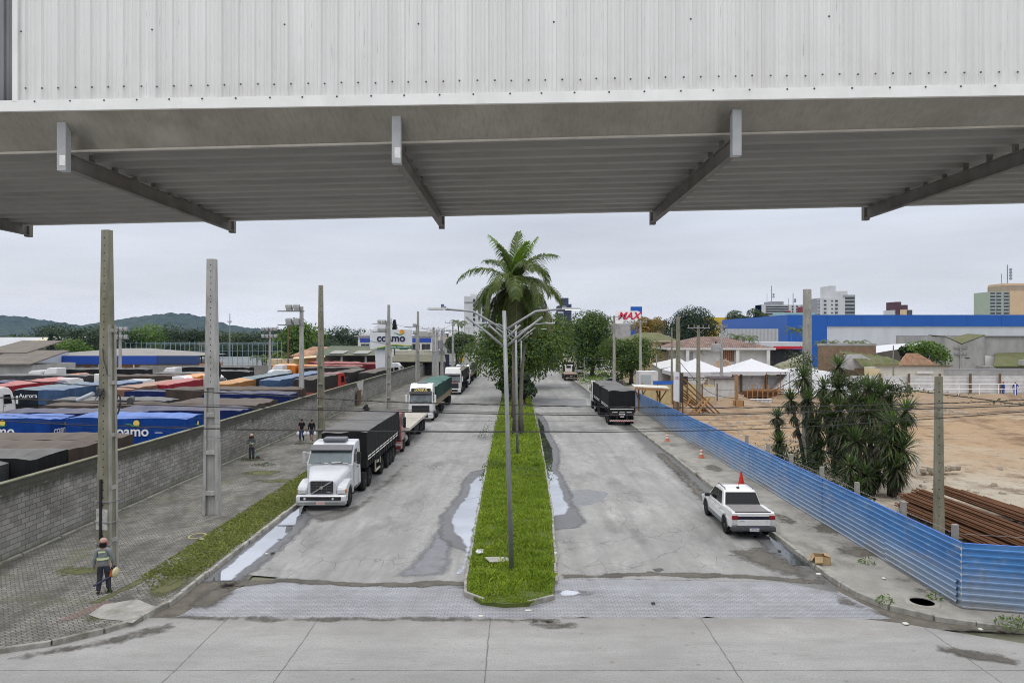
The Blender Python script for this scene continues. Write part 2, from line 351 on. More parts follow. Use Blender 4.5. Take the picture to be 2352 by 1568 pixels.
GUTTER = soil('gutter_dirt', (.15, .135, .11), (.085, .075, .06), 2, .5, (.06, .055, .04), (.4, .36, .3))
def mat_dirt():
 s = Nt('site_dirt'); yy = s.math('ADD', s.xyz()[1], s.math('MULTIPLY', s.math('SUBTRACT', s.noise(.1, 5, .6), .5), 40)); c = s.mix(s.rng(yy, 38, 56), (.47, .41, .32), (.37, .25, .14)); c = s.mix(s.rng(yy, 66, 80, 0, .8), c, (.27, .19, .12))
 c = s.mix(s.rng(s.noise(.3, 7, .72, co=s.co((1, .5, 1), loc=(7, 2, 0))), .5, .62, 0, .8), c, (.15, .085, .042)); c = s.mix(s.rng(s.noise(1.1, 7, .75, co=s.co((.6, 1, 1))), .52, .68, 0, .7), c, (.17, .115, .07)); c = s.mix(s.rng(s.noise(.5, 6, .7, co=s.co((.25, 2, 1), rot=(0, 0, R(15)))), .55, .66, 0, .6), c, (.46, .40, .31)); c = s.mix(s.rng(s.noise(2.5, 5, .8), .62, .72, 0, .75), c, (.30, .28, .25))
 s.bump(s.noise(2.2, 8, .75), .9, .25); return s.out(c, .95)
DIRT = mat_dirt()
YARD = soil('yard_gravel', (.2, .19, .175), (.14, .13, .12), .8, .5)
FIELD = soil('far_ground', (.12, .13, .07), (.2, .19, .15), .03, .4, (.07, .09, .03))
def rect(x0, x1, y0, y1): return [(x0, y0), (x1, y0), (x1, y1), (x0, y1)]
sheet('ground', [(-6000, -400), (6000, -400), (6000, 7000), (-6000, 7000)], -.06, FIELD)
sheet('concrete_street', [(-90, -40), (90, -40), (90, 14.4), (24, 16), (15.9, 18.6), (11.6, 20.75), (10.5, 21.1), (-11, 21.1), (-90, 21.1)], 0, CONC)
sheet('gutter', [(9, 20.6), (90, 13), (90, 24), (9, 24)], -.004, GUTTER)
sheet('gutter', [(-11.6, 19.5), (-11.6, 25.5), (-9.6, 25.5), (-9.6, 19.5)], -.008, GUTTER)
# stone-paved crossing between the concrete and the asphalt, ragged edges
sheet('paved_crossing', roughen([(-10.6, 21.1), (11.6, 21.1), (11.0, 23.4), (9.6, 24.3), (4, 24.5), (1.4, 24.45), (-1.8, 24), (-6, 24.2), (-8.6, 24.7), (-9.6, 23.6), (-10.2, 22.2)], .35, .05, 3), -.002, PAV_ROAD)
sheet('left_road', roughen([(-11.15, 25.2), (-9.4, 24.9), (-8.4, 24.6), (-6, 24.15), (-1.8, 23.95), (-1.8, 30), (-2, 60), (-2.3, 420), (-11.2, 420), (-11.15, 60)], .6, .03, 5), .002, ASPH_L)
sheet('right_road', roughen([(1.2, 24.4), (4, 24.45), (9.4, 24.2), (10.9, 23.2), (11.15, 24), (11.2, 60), (11.2, 420), (2.3, 420), (2, 60), (1.4, 30)], .6, .03, 6), .002, ASPH_R)
# pavements (a kerb is a real step)
LEFT_EDGE = [(-11.25, 170), (-11.25, 60), (-11.25, 22.0), (-11.5, 20.9), (-12.1, 20.0), (-13.1, 19.25), (-14.4, 18.7), (-17, 17.9), (-24, 16.9), (-40, 16)]
RIGHT_EDGE = [(11.25, 230), (11.25, 60), (11.25, 24.6), (11.4, 22.9), (11.9, 21.75), (12.8, 20.95), (14.8, 20.1), (18, 19.4), (26, 18.4), (45, 17)]
sheet('left_pavement', LEFT_EDGE + [(-40, 30), (-20.6, 30), (-20.6, 170)], .12, PAV_WALK, .14)
sheet('right_pavement', RIGHT_EDGE + [(45, 21), (15.9, 21.4), (14.5, 22.5), (14.5, 230)], .12, WALK_R, .14)
sheet('yard_ground', [(-20.7, 18), (-20.7, 170), (-12, 172), (-12, 330), (-170, 330), (-170, 18)], -.01, YARD)
def kerb(pts, w=.16, h=.17, L=.95, seed=1, jit=.012, side=1):
 rnd = random.Random(seed); b = MB(); cur = 0
 segs = [];
 for a, c in zip(pts, pts[1:]):
  a, c = Vector((*a, 0)), Vector((*c, 0)); ln = (c - a).length; n = max(1, round(ln / L)) if ln < 70 else round(ln / 2.5)
  for i in range(n):
   p, q = a.lerp(c, i / n), a.lerp(c, (i + 1) / n); t = (q - p);
   if rnd.random() < .04: continue
   m = (p + q) / 2; hh = h * rnd.uniform(.82, 1.06)
   b.box((m.x + rnd.gauss(0, jit), m.y + rnd.gauss(0, jit), hh / 2 - .02), (t.length - .025, w, hh + .04), math.atan2(t.y, t.x) + rnd.gauss(0, .012), top=(1, .82))
 return struct(b.build('kerb', KERB, bevel=.02))
kerb(LEFT_EDGE[1:], seed=2); kerb(RIGHT_EDGE[1:], seed=3)
kerb([(-11.25, 160), (-11.25, 60)], seed=4, L=2.5); kerb([(11.25, 200), (11.25, 60)], seed=5, L=2.5)
# ramp slab and bald soil strip at the left corner, mossy verge behind the kerb
sheet('ramp_slab', roughen([G(300, 1440), G(358, 1402), G(318, 1375, .12), G(240, 1388, .12), G(205, 1412, .12)], .5, .03, 2), .135, M('ramp_concrete', (.31, .30, .275), .25, 2, .85, .2, dirt=.75))
soft('mossy_verge', roughen([(-11.4, 22.2), (-11.42, 35), (-11.42, 43.5), (-12.3, 43.2), (-13.25, 42), (-13.3, 32), (-12.9, 28), (-12.75, 25), (-12.6, 23.2), (-12.3, 22.5)], .5, .06, 4), .126, MOSSF, .38)
soft('soil_strip', roughen([(-13.1, 25.4), (-12.85, 25.3), (-13.1, 23.2), (-13.4, 21.9), (-13.75, 21.9), (-13.5, 23.5)], .3, .03, 8), .127, MOSSF, .12)
sheet('red_paving', roughen([(-13.35, 22.1), (-13.0, 22.0), (-13.4, 20.7), (-13.9, 20.5)], .3, .03, 8), .129, mat_pavers('red_pavers', (.26, .175, .14), (.2, .14, .115), (.09, .08, .07), .23, .115, .014, R(-38), .4))
for i, (x, y, rx, ry) in enumerate(((-15.9, 25, 1.2, .7), (-12.8, 20.8, .7, .45), (-16, 43, 1.4, .9), (-15.2, 54, 1.1, 1.2), (-14.2, 40.5, 1.6, .7))):
 soft('moss_patch', roughen([(x + rx * cos(a * pi / 8), y + ry * sin(a * pi / 8)) for a in range(16)], .4, .06, 20 + i), .125, MOSSF, .5)
# painted yellow ring on the pavers
yr = MB(); c0 = G(453, 1230, .12)
yr.add([(c0.x + r * cos(a), c0.y + r * 1.2 * sin(a), .128) for r in (.29, .36) for a in [2 * pi * i / 24 for i in range(24)]], [(i, (i + 1) % 24, 24 + (i + 1) % 24, 24 + i) for i in range(24)])
struct(yr.build('painted_ring', M('yellow_paint', (.38, .33, .14), .3, 9, .8)))
# ------------------------------------------------------------------ median
MED = [(-1.15, 22.15), (-1.68, 22.9), (-1.74, 24), (-1.85, 34), (-2.0, 60), (-2.3, 300), (2.3, 300), (2.0, 60), (1.75, 34), (1.36, 24), (1.22, 22.6), (.4, 22.0), (-.4, 21.9)]
sheet('median_soil', MED, .13, soil('median_soil', (.06, .09, .015), (.1, .12, .02), 1.2, .4, (.08, .06, .03)), .15)
kerb([(-1.05, 22.25), (-1.72, 22.9), (-1.78, 24), (-1.89, 34), (-2.04, 60), (-2.2, 130)], seed=6, w=.12)
kerb([(2.2, 130), (2.04, 60), (1.79, 34), (1.4, 24), (1.27, 22.6), (.35, 22.05)], seed=7, w=.12)
def leafmat(name, c, c2, rough=.55, trans=.0):
 s = Nt(name); g = s.n('NewGeometry'); r = g.outputs['Random Per Island']
 col = s.mix(r, c, c2); col = s.mix(s.rng(s.noise(1.1, 5, .7), .55, .68, 0, .55), col, (.17, .15, .05)) if name == 'grass' else col; col = s.mix(s.rng(s.noise(.35, 3, .5), .35, .65, 0, .45), col, sc(c, .6))
 m = s.out(col, rough, spec=.3); tr = s.n('BsdfTranslucent'); s.set(tr.inputs[0], s.mix(.5, col, sc(c2, 1.6))); mx = s.n('MixShader'); mx.inputs[0].default_value = .3
 s.t.links.new(s.b.outputs[0], mx.inputs[1]); s.t.links.new(tr.outputs[0], mx.inputs[2]); s.t.links.new(mx.outputs[0], s.t.nodes['Material Output'].inputs[0]); return m
GRASS = leafmat('grass', (.095, .18, .010), (.32, .41, .04), .6)
def inside(x, y):
 ys = [p[1] for p in MED[1:6]]; xl = np.interp(y, [22.1, 22.9, 24, 34, 60, 300], [-1.1, -1.6, -1.66, -1.78, -1.93, -2.2]); xr = np.interp(y, [22, 22.6, 24, 34, 60, 300], [.5, 1.14, 1.28, 1.68, 1.93, 2.2])
 return (x > xl) & (x < xr)
def grass(name, n, y0, y1, hmin, hmax, w, power=1.0, label=None):
 rng = np.random.default_rng(len(name) + n)
 u = rng.random(n); y = y0 + (y1 - y0) * u ** power; x = rng.uniform(-2.2, 2.2, n); k = inside(x, y); x, y = x[k], y[k]; n = len(x)
 clump = np.array([mnoise.noise((a * 1.3, b * 1.3, 0)) for a, b in zip(x, y)]); h = rng.uniform(hmin, hmax, n) * (1 + .75 * clump)
 kk = clump + rng.normal(scale=.22, size=n) > -.42; x, y, h, clump = x[kk], y[kk], h[kk], clump[kk]; n = len(x); h *= np.clip((y - 21.9) / 1.6, .3, 1); a = rng.uniform(0, 2 * pi, n); ln = h * rng.uniform(.3, 1.1, n); b = rng.uniform(0, 2 * pi, n)
 V = np.zeros((n, 4, 3)); dx, dy = np.cos(a) * w / 2, np.sin(a) * w / 2
 V[:, 0] = np.c_[x - dx, y - dy, np.full(n, .12)]; V[:, 1] = np.c_[x + dx, y + dy, np.full(n, .12)]
 mx, my = x + np.cos(b) * ln * .5, y + np.sin(b) * ln * .5
 V[:, 2] = np.c_[mx + dx * .9, my + dy * .9, .12 + h * .75]; V[:, 3] = np.c_[x + np.cos(b) * ln, y + np.sin(b) * ln, .12 + h]
 F = np.arange(n * 4).reshape(n, 4); o = raw(name, V.reshape(-1, 3), F, GRASS); tag(o, label, 'grass', kind='stuff'); return o
grass('grass', 42000, 22, 45, .09, .2, .05, 1.3, 'bright green grass covering the near end of the road median')
grass('median_grass', 22000, 45, 150, .14, .3, .1, 1.8, 'green grass along the far stretch of the road median')
# ------------------------------------------------------------------ standing water
def mat_water():
 s = Nt('puddle_water'); return s.out(s.mix(s.rng(s.noise(.4, 3), .4, .6), (.74, .76, .80), (.62, .64, .67)), .02, .95)
WATER = fray(mat_water(), 3, .1, .4, 1.0); WET = fray(soil('wet_asphalt', (.13, .13, .135), (.095, .095, .1), .6, .3, (.07, .07, .07), rough=.45), 2.5, .2, .8)
OILW = fray(Nt('dark_water').out((.10, .11, .12), .04, .6), 3, .3, .45, .8)
def gpoly(pts, z=0): return [tuple(G(x, y, z))[:2] for x, y in pts]
def puddle(pts, seed, grow=1.0, mat=WATER, wet=True):
 p = gpoly(pts);
 if wet:
  c = Vector((sum(q[0] for q in p) / len(p), sum(q[1] for q in p) / len(p)))
  soft('wet_patch', roughen([tuple(c + (Vector(q) - c) * (1 + .16 * grow) + Vector((.6 * (1 if q[0] > c.x else -1), 0))) for q in p], .4, .05, seed + 50), .006, WET, .5)
 return soft('puddle', roughen(p, .35, .03, seed), .011, mat, .3)
puddle([(478, 1336), (520, 1300), (586, 1244), (680, 1165), (690, 1150), (706, 1160), (700, 1186), (664, 1226), (604, 1276), (556, 1314), (534, 1334)], 1, .3)
puddle([(1058, 1320), (1068, 1312), (1086, 1250), (1102, 1165), (1117, 1090), (1136, 1042), (1131, 1046), (1112, 1078), (1098, 1092), (1078, 1112), (1072, 1138), (1047, 1168), (1034, 1195), (1040, 1222), (1060, 1240), (1066, 1262), (1056, 1300), (1040, 1318)], 2)
puddle([(1231, 951), (1240, 962), (1250, 978), (1254, 1000), (1270, 1030), (1272, 1056), (1268, 1075), (1282, 1095), (1296, 1140), (1312, 1165), (1300, 1180), (1262, 1188), (1255, 1160), (1249, 1100), (1243, 1030), (1237, 985)], 3)
puddle([(1284, 1357), (1300, 1353), (1325, 1355), (1336, 1361), (1322, 1368), (1292, 1370), (1282, 1364)], 4, 1.6)
puddle([(1772, 1226), (1800, 1250), (1868, 1299), (1856, 1302), (1810, 1298), (1778, 1262), (1752, 1228), (1748, 1206)], 6, .2, OILW)
puddle([(1515, 1048), (1540, 1068), (1590, 1108), (1640, 1150), (1634, 1152), (1570, 1104), (1520, 1060)], 7, .1, OILW, False)
puddle([(1357, 893), (1380, 896), (1378, 904), (1362, 902)], 8, .3)
soft('asphalt_patch', roughen(gpoly([(1290, 1128), (1345, 1122), (1400, 1130), (1392, 1150), (1330, 1165), (1296, 1160)]), .5, .04, 9), .004, fray(M('patch_asphalt', (.20, .205, .215), .15, 3, .8, .3), 3, .3, .5), .25)
soft('asphalt_patch', roughen(gpoly([(880, 1330), (1040, 1322), (1065, 1190), (1030, 1185), (985, 1230), (930, 1300)]), .5, .07, 10), .004, fray(M('patch_asphalt_dark', (.19, .192, .205), .15, 2, .7, .3), 2, .2, .8), .6)
soft('asphalt_patch', roughen(gpoly([(1215, 930), (1345, 932), (1344, 916), (1212, 914)]), .5, .05, 12), .004, mat_pavers('old_setts', (.3, .3, .31), (.24, .24, .25), (.14, .14, .14), .25, .12, .015, 0, .4), .3)
soft('oil_stain', roughen(gpoly([(700, 1182), (760, 1170), (812, 1160), (870, 1110), (925, 1062), (945, 1068), (900, 1110), (850, 1160), (790, 1195), (720, 1205)]), .4, .08, 13), .005, fray(M('stained_asphalt', (.13, .125, .115), .25, 2, .75, .2), 1.6, .2, .9), .7)
# manhole on the right pavement: an open ring with a dark recess
mh = thing('manhole', 'open round manhole with a broken concrete rim on the right pavement near the fence corner', 'manhole', G(2118, 1383, .12))
MB().lathe([(.36, 0), (.36, .035), (.5, .035), (.54, 0)], n=28).build('rim', M('manhole_rim', (.3, .28, .25), .25, 5, .9, .3), mh)
MB().lathe([(0, .008), (.36, .008)], n=28).build('hole', M('manhole_dark', (.03, .028, .025), .3, 3, .9), mh)
soft('drain_plate', roughen(gpoly([(1495, 1303), (1520, 1302), (1534, 1310), (1515, 1316), (1497, 1312)]), .2, .03, 14), .006, fray(M('drain_dark', (.09, .088, .085), .3, 6, .7, .4), 6), .15)
# ------------------------------------------------------------------ construction-site ground
def site():
 nx, ny = 110, 110; b = MB()
 def f(u, v):
  x = 14.4 + u * 75; y = 21.6 + v * 86
  if x > 14.4 + 0: pass
  k = min(1, (x - 14.4) / 3) * min(1, (y - 21.6) / 3)
  z = .1 + k * (.28 * mnoise.noise((x * .09, y * .09, 1)) + .16 * mnoise.noise((x * .3, y * .3, 2)) + .07 * mnoise.noise((x * .9, y * .9, 3)))
  z += sum(k * hh * math.exp(-((x - mx) ** 2 + (1.6 * (y - my)) ** 2) / rr ** 2) for mx, my, rr, hh in ((34, 74, 4, .9), (41, 80, 5, 1.1), (50, 70, 4, .7), (28, 88, 3, .9), (60, 86, 6, 1.3), (46, 58, 3.5, .5), (37, 92, 4, 1.0), (24, 70, 2.5, .5), (55, 95, 5, 1.2)))
  return (x, y - .12 * (x - 14.4) * (1 - v), max(z, .0))
 b.grid(f, nx, ny); o = b.build('site_ground', DIRT, smooth=True); return struct(o)
site()
sheet('site_ground', [(14.6, 107), (90, 107), (140, 330), (14.6, 330)], .05, soil('back_lots', (.34, .31, .26), (.28, .25, .2), .2, .5))
# hills far to the left, wooded
def hills():
 cols = []
 D = 2400
 def ridge(px):
  pts = [(-420, 742), (-200, 722), (-60, 736), (20, 724), (60, 728), (130, 738), (190, 747), (235, 762), (262, 742), (300, 735), (350, 726), (415, 718), (470, 727), (520, 743), (560, 751), (640, 757), (720, 764), (800, 773), (900, 780)]
  return np.interp(px, [p[0] for p in pts], [p[1] for p in pts])
 nu, nv = 520, 26; b = MB()
 def f(u, v):
  px = -420 + u * 1320; top = H - (ridge(px) - CY) / K * D; x = (px - CX) / K * D
  y = D - 520 + v * 620; t = min(1, v / .84); z = top * (sin(t * pi / 2) ** 1.1) if v <= .84 else top * (1 - (v - .84) * 2)
  z += max(0, t) * (7 * mnoise.noise((x / 38, y / 38, 0)) + 7 * abs(mnoise.noise((x / 13, y / 16, 4))) + 4 * mnoise.noise((x / 5.5, y / 9, 8)))
  return (x, y, z - 4)
 b.grid(f, nu, nv)
 s = Nt('hill_forest'); c = s.mix(s.rng(s.noise(.045, 6, .7), .35, .65), (.006, .014, .005), (.036, .060, .016)); c = s.mix(s.rng(s.noise(.006, 4), .4, .6, 0, .4), c, (.015, .026, .012))
 o = b.build('hills', s.out(c, .9)); struct(o)
hills()

STN = fray(soil('road_dirt', (.13, .118, .098), (.085, .077, .064), 1.5, .6, (.05, .046, .038), (.3, .28, .25)), 2.4, .15, .8, 1.8)
for i, (pts, w) in enumerate((([(500, 1335), (640, 1325), (860, 1338), (1070, 1330), (1075, 1345), (860, 1350), (640, 1340), (500, 1352)], .25), ([(1285, 1318), (1500, 1312), (1700, 1316), (1905, 1332), (1900, 1345), (1700, 1330), (1480, 1324), (1290, 1332)], .25), ([(360, 1408), (560, 1412), (800, 1416), (1090, 1416), (1300, 1420), (1290, 1432), (1000, 1428), (700, 1430), (380, 1424)], .3), ([(0, 1506), (150, 1482), (300, 1450), (390, 1424), (430, 1440), (330, 1466), (160, 1500), (0, 1524)], .5),
 ([(420, 1385), (490, 1345), (560, 1330), (540, 1360), (500, 1400), (430, 1405)], .5), ([(1650, 1262), (1760, 1250), (1850, 1300), (1900, 1340), (1800, 1325), (1690, 1290)], .9), ([(1500, 1040), (1530, 1040), (1640, 1140), (1740, 1235), (1690, 1235), (1590, 1135)], .5), ([(1880, 1345), (1990, 1390), (2080, 1425), (2030, 1420), (1930, 1385)], .4), ([(1225, 1420), (1330, 1428), (1345, 1440), (1250, 1450), (1200, 1436)], .4), ([(2150, 1480), (2300, 1500), (2352, 1520), (2352, 1535), (2250, 1520), (2140, 1495)], .35))):
 soft('dirt_stain', roughen(gpoly(pts), .5, .06, 70 + i), .0125 if i in (2, 3, 8, 9) else .0095, STN, w)
WST = fray(soil('pavement_stain', (.15, .135, .105), (.10, .09, .07), 1.5, .5, (.06, .052, .04)), 2.6, .3, .9, 2.2)
for i, (px, py, rx, ry) in enumerate(((1975, 1268, .9, .7), (1945, 1235, .8, .3), (2070, 1330, .5, .3), (1900, 1215, .8, .8), (2130, 1355, .6, .35), (1700, 1140, .6, .5), (1640, 1075, .7, 1), (1800, 1190, .5, 1), (2290, 1440, 1.5, .4))):
 c = G(px, py, .12); soft('pavement_stain', roughen([(c.x + rx * 1.3 * cos(a * pi / 8), c.y + ry * 1.5 * sin(a * pi / 8)) for a in range(16)], .4, .04, 90 + i), .125, WST, .8)

rng = np.random.default_rng(9); n = 16000; y = 22.6 + 21 * rng.random(n) ** 1.2; x = rng.uniform(-13.4, -11.4, n); dens = np.array([mnoise.noise((a * .8, b * .5, 2)) for a, b in zip(x, y)]) * .9 + np.clip((y - 25) / 6, -.5, .5) + .25 * np.sin((x + 12.4) * 1.6 + 1.57) + rng.normal(scale=.25, size=n); k = dens > .22; x, y = x[k], y[k]; n = len(x); h = rng.uniform(.015, .055, n); a = rng.uniform(0, 2 * pi, n); b_ = rng.uniform(0, 2 * pi, n); V = np.zeros((n, 4, 3)); w = .035
V[:, 0] = np.c_[x - np.cos(a) * w, y - np.sin(a) * w, np.full(n, .125)]; V[:, 1] = np.c_[x + np.cos(a) * w, y + np.sin(a) * w, np.full(n, .125)]; V[:, 2] = np.c_[x + np.cos(a) * w + np.cos(b_) * h, y + np.sin(a) * w + np.sin(b_) * h, .127 + h]; V[:, 3] = np.c_[x - np.cos(a) * w + np.cos(b_) * h, y - np.sin(a) * w + np.sin(b_) * h, .127 + h]
tag(raw('verge_grass', V.reshape(-1, 3), np.arange(n * 4).reshape(n, 4), leafmat('verge_moss', (.10, .13, .025), (.26, .29, .075), .8)), 'short mossy grass on the verge behind the left kerb', 'grass', kind='stuff')
n = 2600; x = 15.5 + 60 * rng.random(n) ** 1.3; y = rng.uniform(24, 100, n); k = np.array([mnoise.noise((a * .12, b * .12, 5)) for a, b in zip(x, y)]) + rng.normal(scale=.12, size=n) > .08; x, y = x[k], y[k]; st = MB()
for a, b_ in zip(x, y): r = rng.uniform(.04, .16) * (1 + b_ / 90); st.box((a, b_, .14 + r * .2), (r * 2, r * 1.4, r), rng.uniform(0, 3), (rng.uniform(.4, .9), .6))
tag(st.build('site_rubble', soil('pale_rubble', (.46, .43, .37), (.27, .2, .14), 1.5, .3, (.12, .09, .06))), 'scattered stones and clods on the bare soil of the building site', 'rubble', kind='stuff')
# ------------------------------------------------------------------ overhead gallery
def edge(yl, yr, dc):
 dl, dr = dc / (1 + .028 * (0 - CX) / K), dc / (1 + .028 * (2352 - CX) / K); a, b = P(0, yl, dl), P(2352, yr, dr)
 return lambda X: a + (b - a) * ((X - a.x) / (b.x - a.x))
def gallery():
 g = thing('conveyor_gallery', 'long white corrugated metal gallery spanning overhead above the road, on grey beams', 'gallery', (0, 7.7, H + 2.6))
 o0 = Vector(g.location); XL, XR = -24, 24
 fb = edge(256, 218.5, 7.66); ft = lambda X: fb(X) + Vector((0, .004, .112)); sn = edge(352, 289, 8.1); sf = edge(517.5, 465, 12.4)
 white = Nt('white_cladding'); e = white.xyz()
 c = white.mix(white.rng(white.noise(1.2, 4, .6, co=white.co((3.2, 1, .12))), .3, .7), (.62, .62, .605), (.75, .75, .735))
 c = white.mix(white.rng(white.noise(4, 5, .75, co=white.co((9, 1, .16))), .62, .74, 0, .55), c, (.42, .41, .40))
 c = white.mix(white.rng(white.noise(7, 3, .5, co=white.co((10, 1, .35), loc=(2, 0, 0))), .69, .73, 0, .5), c, (.22, .22, .26))
 c = white.mix(white.math('MULTIPLY', white.rng(e[2], -.1, .9, .22, 0), white.rng(white.noise(3, 4), .35, .65)), c, (.36, .32, .27))
 WH = white.out(c, .42)
 TRIM = M('white_trim', (.76, .76, .74), .05, 2, .4, dirt=.15)
 s = Nt('galvanised_fascia'); oi = s.n('ObjectInfo').outputs['Random']; c = s.mix(s.rng(s.noise(.9, 5, .6, co=s.co((1, 1, 2))), .3, .7), (.23, .215, .185), (.345, .325, .29)); c = s.mix(s.rng(s.noise(9, 4, .7, co=s.co((3, 1, .2))), .45, .75, 0, .5), c, (.17, .15, .13))
 c = s.mix(s.rng(s.noise(.55, 4, .6, co=s.co((1, 1, 1.5), loc=(3, 0, 0))), .55, .72, 0, .6), c, (.48, .45, .40)); c = s.mix(s.math('MULTIPLY', oi, .4), c, s.mix(1, c, (.72, .74, .68), 'MULTIPLY')); s.bump(s.noise(.8, 3, .5), .9, .16); FAS = s.out(c, .36, .5)  # lighter blotches paint reflections of the dented sheet; panel tone differs at random
 s = Nt('soffit_sheet'); c = s.mix(s.rng(s.noise(.7, 5, .65, co=s.co((.5, 2, 1))), .3, .7), (.20, .195, .185), (.28, .275, .26)); c = s.mix(s.rng(s.noise(2.5, 5, .7, co=s.co((.25, 4, 1))), .55, .75, 0, .5), c, (.15, .13, .11)); SOF = s.out(c, .55, .25)
 STEEL = M('grey_primer_steel', (.36, .37, .38), .1, 4, .5, .05, dirt=.35, dirtcol=(.22, .19, .16)); BEAM = M('grey_beam', (.16, .15, .14), .25, 3, .6, .1, dirt=.4, dirtcol=(.13, .105, .085))
 DARK = Nt('tinted_panel'); c = DARK.mix(DARK.rng(DARK.noise(.5, 3, .5, co=DARK.co((1.2, 1, .7))), .46, .58), (.035, .04, .05), (.20, .20, .21)); DARK = DARK.out(c, .3)  # pale patches on the dark panel are reflections painted into the colour
 L = lambda v: v - o0
 XD, XD2 = -5.745, -7.3
 def ribbed(name, x0, x1, mat, back=0):
  b = MB(); prof = [(0, 0), (.018, .006), (.03, 0), (.062, 0), (.078, .02), (.108, .02), (.124, 0), (.15, 0), (.16, .006), (.172, 0)]; top, bot = [], []
  n = int((x1 - x0) / .19)
  for i in range(n + 1):
   for dx, dy in prof:
    X = x0 + i * .19 + dx
    if X > x1: continue
    p = L(ft(X)) + Vector((0, .03 + back - dy * 1.15, -.01)); bot.append(p); top.append(p + Vector((0, 0, 5)))
  k = len(bot); b.add(bot + top, [(i, i + 1, k + i + 1, k + i) for i in range(k - 1)]); return b.build(name, mat, g)
 ribbed('cladding', XD, XR, WH); ribbed('cladding', XL, XD2, WH); ribbed('window_panel', XD2 - .1, XD + .1, DARK, .1)
 MB().bar(L(ft(XD)) + Vector((.0, .02, 0)), L(ft(XD)) + Vector((.0, .02, 5)), .06, .05).build('corner_trim', TRIM, g)
 def strip(b, f0, f1, y0=0, y1=0, n=1, xs=(XL, XR)):
  for i in range(n):
   a, c_ = xs[0] + (xs[1] - xs[0]) * i / n, xs[0] + (xs[1] - xs[0]) * (i + 1) / n
   b.quad(L(f0(a)) + Vector((0, y0, 0)), L(f0(c_)) + Vector((0, y0, 0)), L(f1(c_)) + Vector((0, y1, 0)), L(f1(a)) + Vector((0, y1, 0)))
 seams = [XL, -12.6, -3.83, -.75 + .05, 3.95, 12, XR]
 for i, (a, c_) in enumerate(zip(seams, seams[1:])):
  b = MB(); q = .0015 * (i % 2); strip(b, lambda X: fb(X) + Vector((0, -q, 0)), lambda X: ft(X) + Vector((0, -q, .012)), xs=(a, c_ + .02)); strip(b, lambda X: ft(X) + Vector((0, -q, .012)), lambda X: ft(X) + Vector((0, .04, .02)), xs=(a, c_ + .02)); strip(b, lambda X: fb(X) + Vector((0, .05, 0)), lambda X: fb(X) + Vector((0, -q, 0)), xs=(a, c_ + .02))
  b.build('flashing', TRIM, g)
 sm = [XL, -12.6, -3.87, -.65, 9.1, XR]
 for i, (a, c_) in enumerate(zip(sm, sm[1:])):
  b = MB(); strip(b, lambda X: sn(X) + Vector((0, 0, .0)), lambda X: fb(X) + Vector((0, .03 + .002 * (i % 2), .004)), xs=(a, c_), n=4); b.build('fascia_panel', FAS, g)
 b = MB(); f2 = lambda X: sn(X) + Vector((0, -.012, .022)); f3 = lambda X: sn(X) + Vector((0, -.012, -.012)); strip(b, f3, f2); strip(b, f2, lambda X: sn(X) + Vector((0, .02, .022))); strip(b, lambda X: sn(X) + Vector((0, .02, -.012)), f3); b.build('drip_edge', M('drip_trim', (.5, .46, .40), .15, 3, .5, dirt=.3), g)
 b = MB(); rows = []; nr = 12
 for i in range(nr):
  for t, dz in ((0, 0), (.3, 0), (.42, .085), (.47, .078), (.53, .078), (.57, .085), (.62, .085), (.66, .078), (.72, .078), (.76, .085), (.84, .085), (.96, 0)): rows.append(((i + t) / nr, dz))
 rows.append((1, 0)); vs = []
 for t, dz in rows:
  for X in (XL, XR): vs.append(L(sn(X).lerp(sf(X), t)) + Vector((0, 0, dz)))
 b.add(vs, [(2 * i, 2 * i + 2, 2 * i + 3, 2 * i + 1) for i in range(len(rows) - 1)]); b.build('soffit', SOF, g)
 b = MB()
 for X in (0,): strip(b, lambda X: sf(X) + Vector((0, .03, -.015)), lambda X: sf(X) + Vector((0, .03, 5.4))); strip(b, lambda X: ft(X) + Vector((0, .1, 5)), lambda X: sf(X) + Vector((0, .03, 5.4)))
 b.build('back_wall', WH, g)
 for i, X in enumerate((-13.05, -9.18, -5.3, -1.38, 2.5, 6.35, 10.25)):
  zb = 2.037 + .0153 * X; yn, yf = 7.9 - .028 * X, 12.54 - .028 * X; b = MB(); q = lambda y, z: Vector((0, y, H + z)) - o0 + Vector((X, 0, 0))
  b.bar(q(yn, zb + .1), q(yf, zb + .1), .012, .2); b.bar(q(yn, zb + .006), q(yf, zb + .006), .085, .012); b.bar(q(yn, zb + .194), q(yf, zb + .194), .085, .012)
  for k in range(9): y = yn + (k + 1) * .48; b.bar(q(y, zb + .2), q(y, zb + .3), .05, .05)
  b.build('beam', BEAM, g)
  MB().b6(X - .052, X + .052, yn - .1 - o0.y, yn - .002 - o0.y, H + zb - .03 - o0.z, H + zb + .62 - o0.z).build('bracket', STEEL, g, bevel=.004)
  MB().b6(X - .052, X + .052, yf + .002 - o0.y, yf + .1 - o0.y, H + zb - .03 - o0.z, H + zb + .62 - o0.z).build('far_bracket', BEAM, g, bevel=.004)
  if i in (2, 3): MB().b6(X - .018, X + .05, yn - .1035 - o0.y, yn - .1005 - o0.y, H + zb + .03 - o0.z, H + zb + .15 - o0.z).build('sticker', M('paper_sticker', (.7, .7, .68), .1, 20, .6), g)
 scw = M('screw_metal', (.13, .13, .15), .3, 5, .4, metal=.6); proto = None
 def screw(p):
  nonlocal proto
  if proto is None: proto = MB().lathe([(.0115, 0), (.0115, .003), (.0065, .004), (.0065, .011), (.004, .014)], n=8).build('screw', scw, g, smooth=True); proto.rotation_euler = (R(90), 0, 0); proto.location = p
  else: q = dup(proto, loc=p)
 X = XD + .12
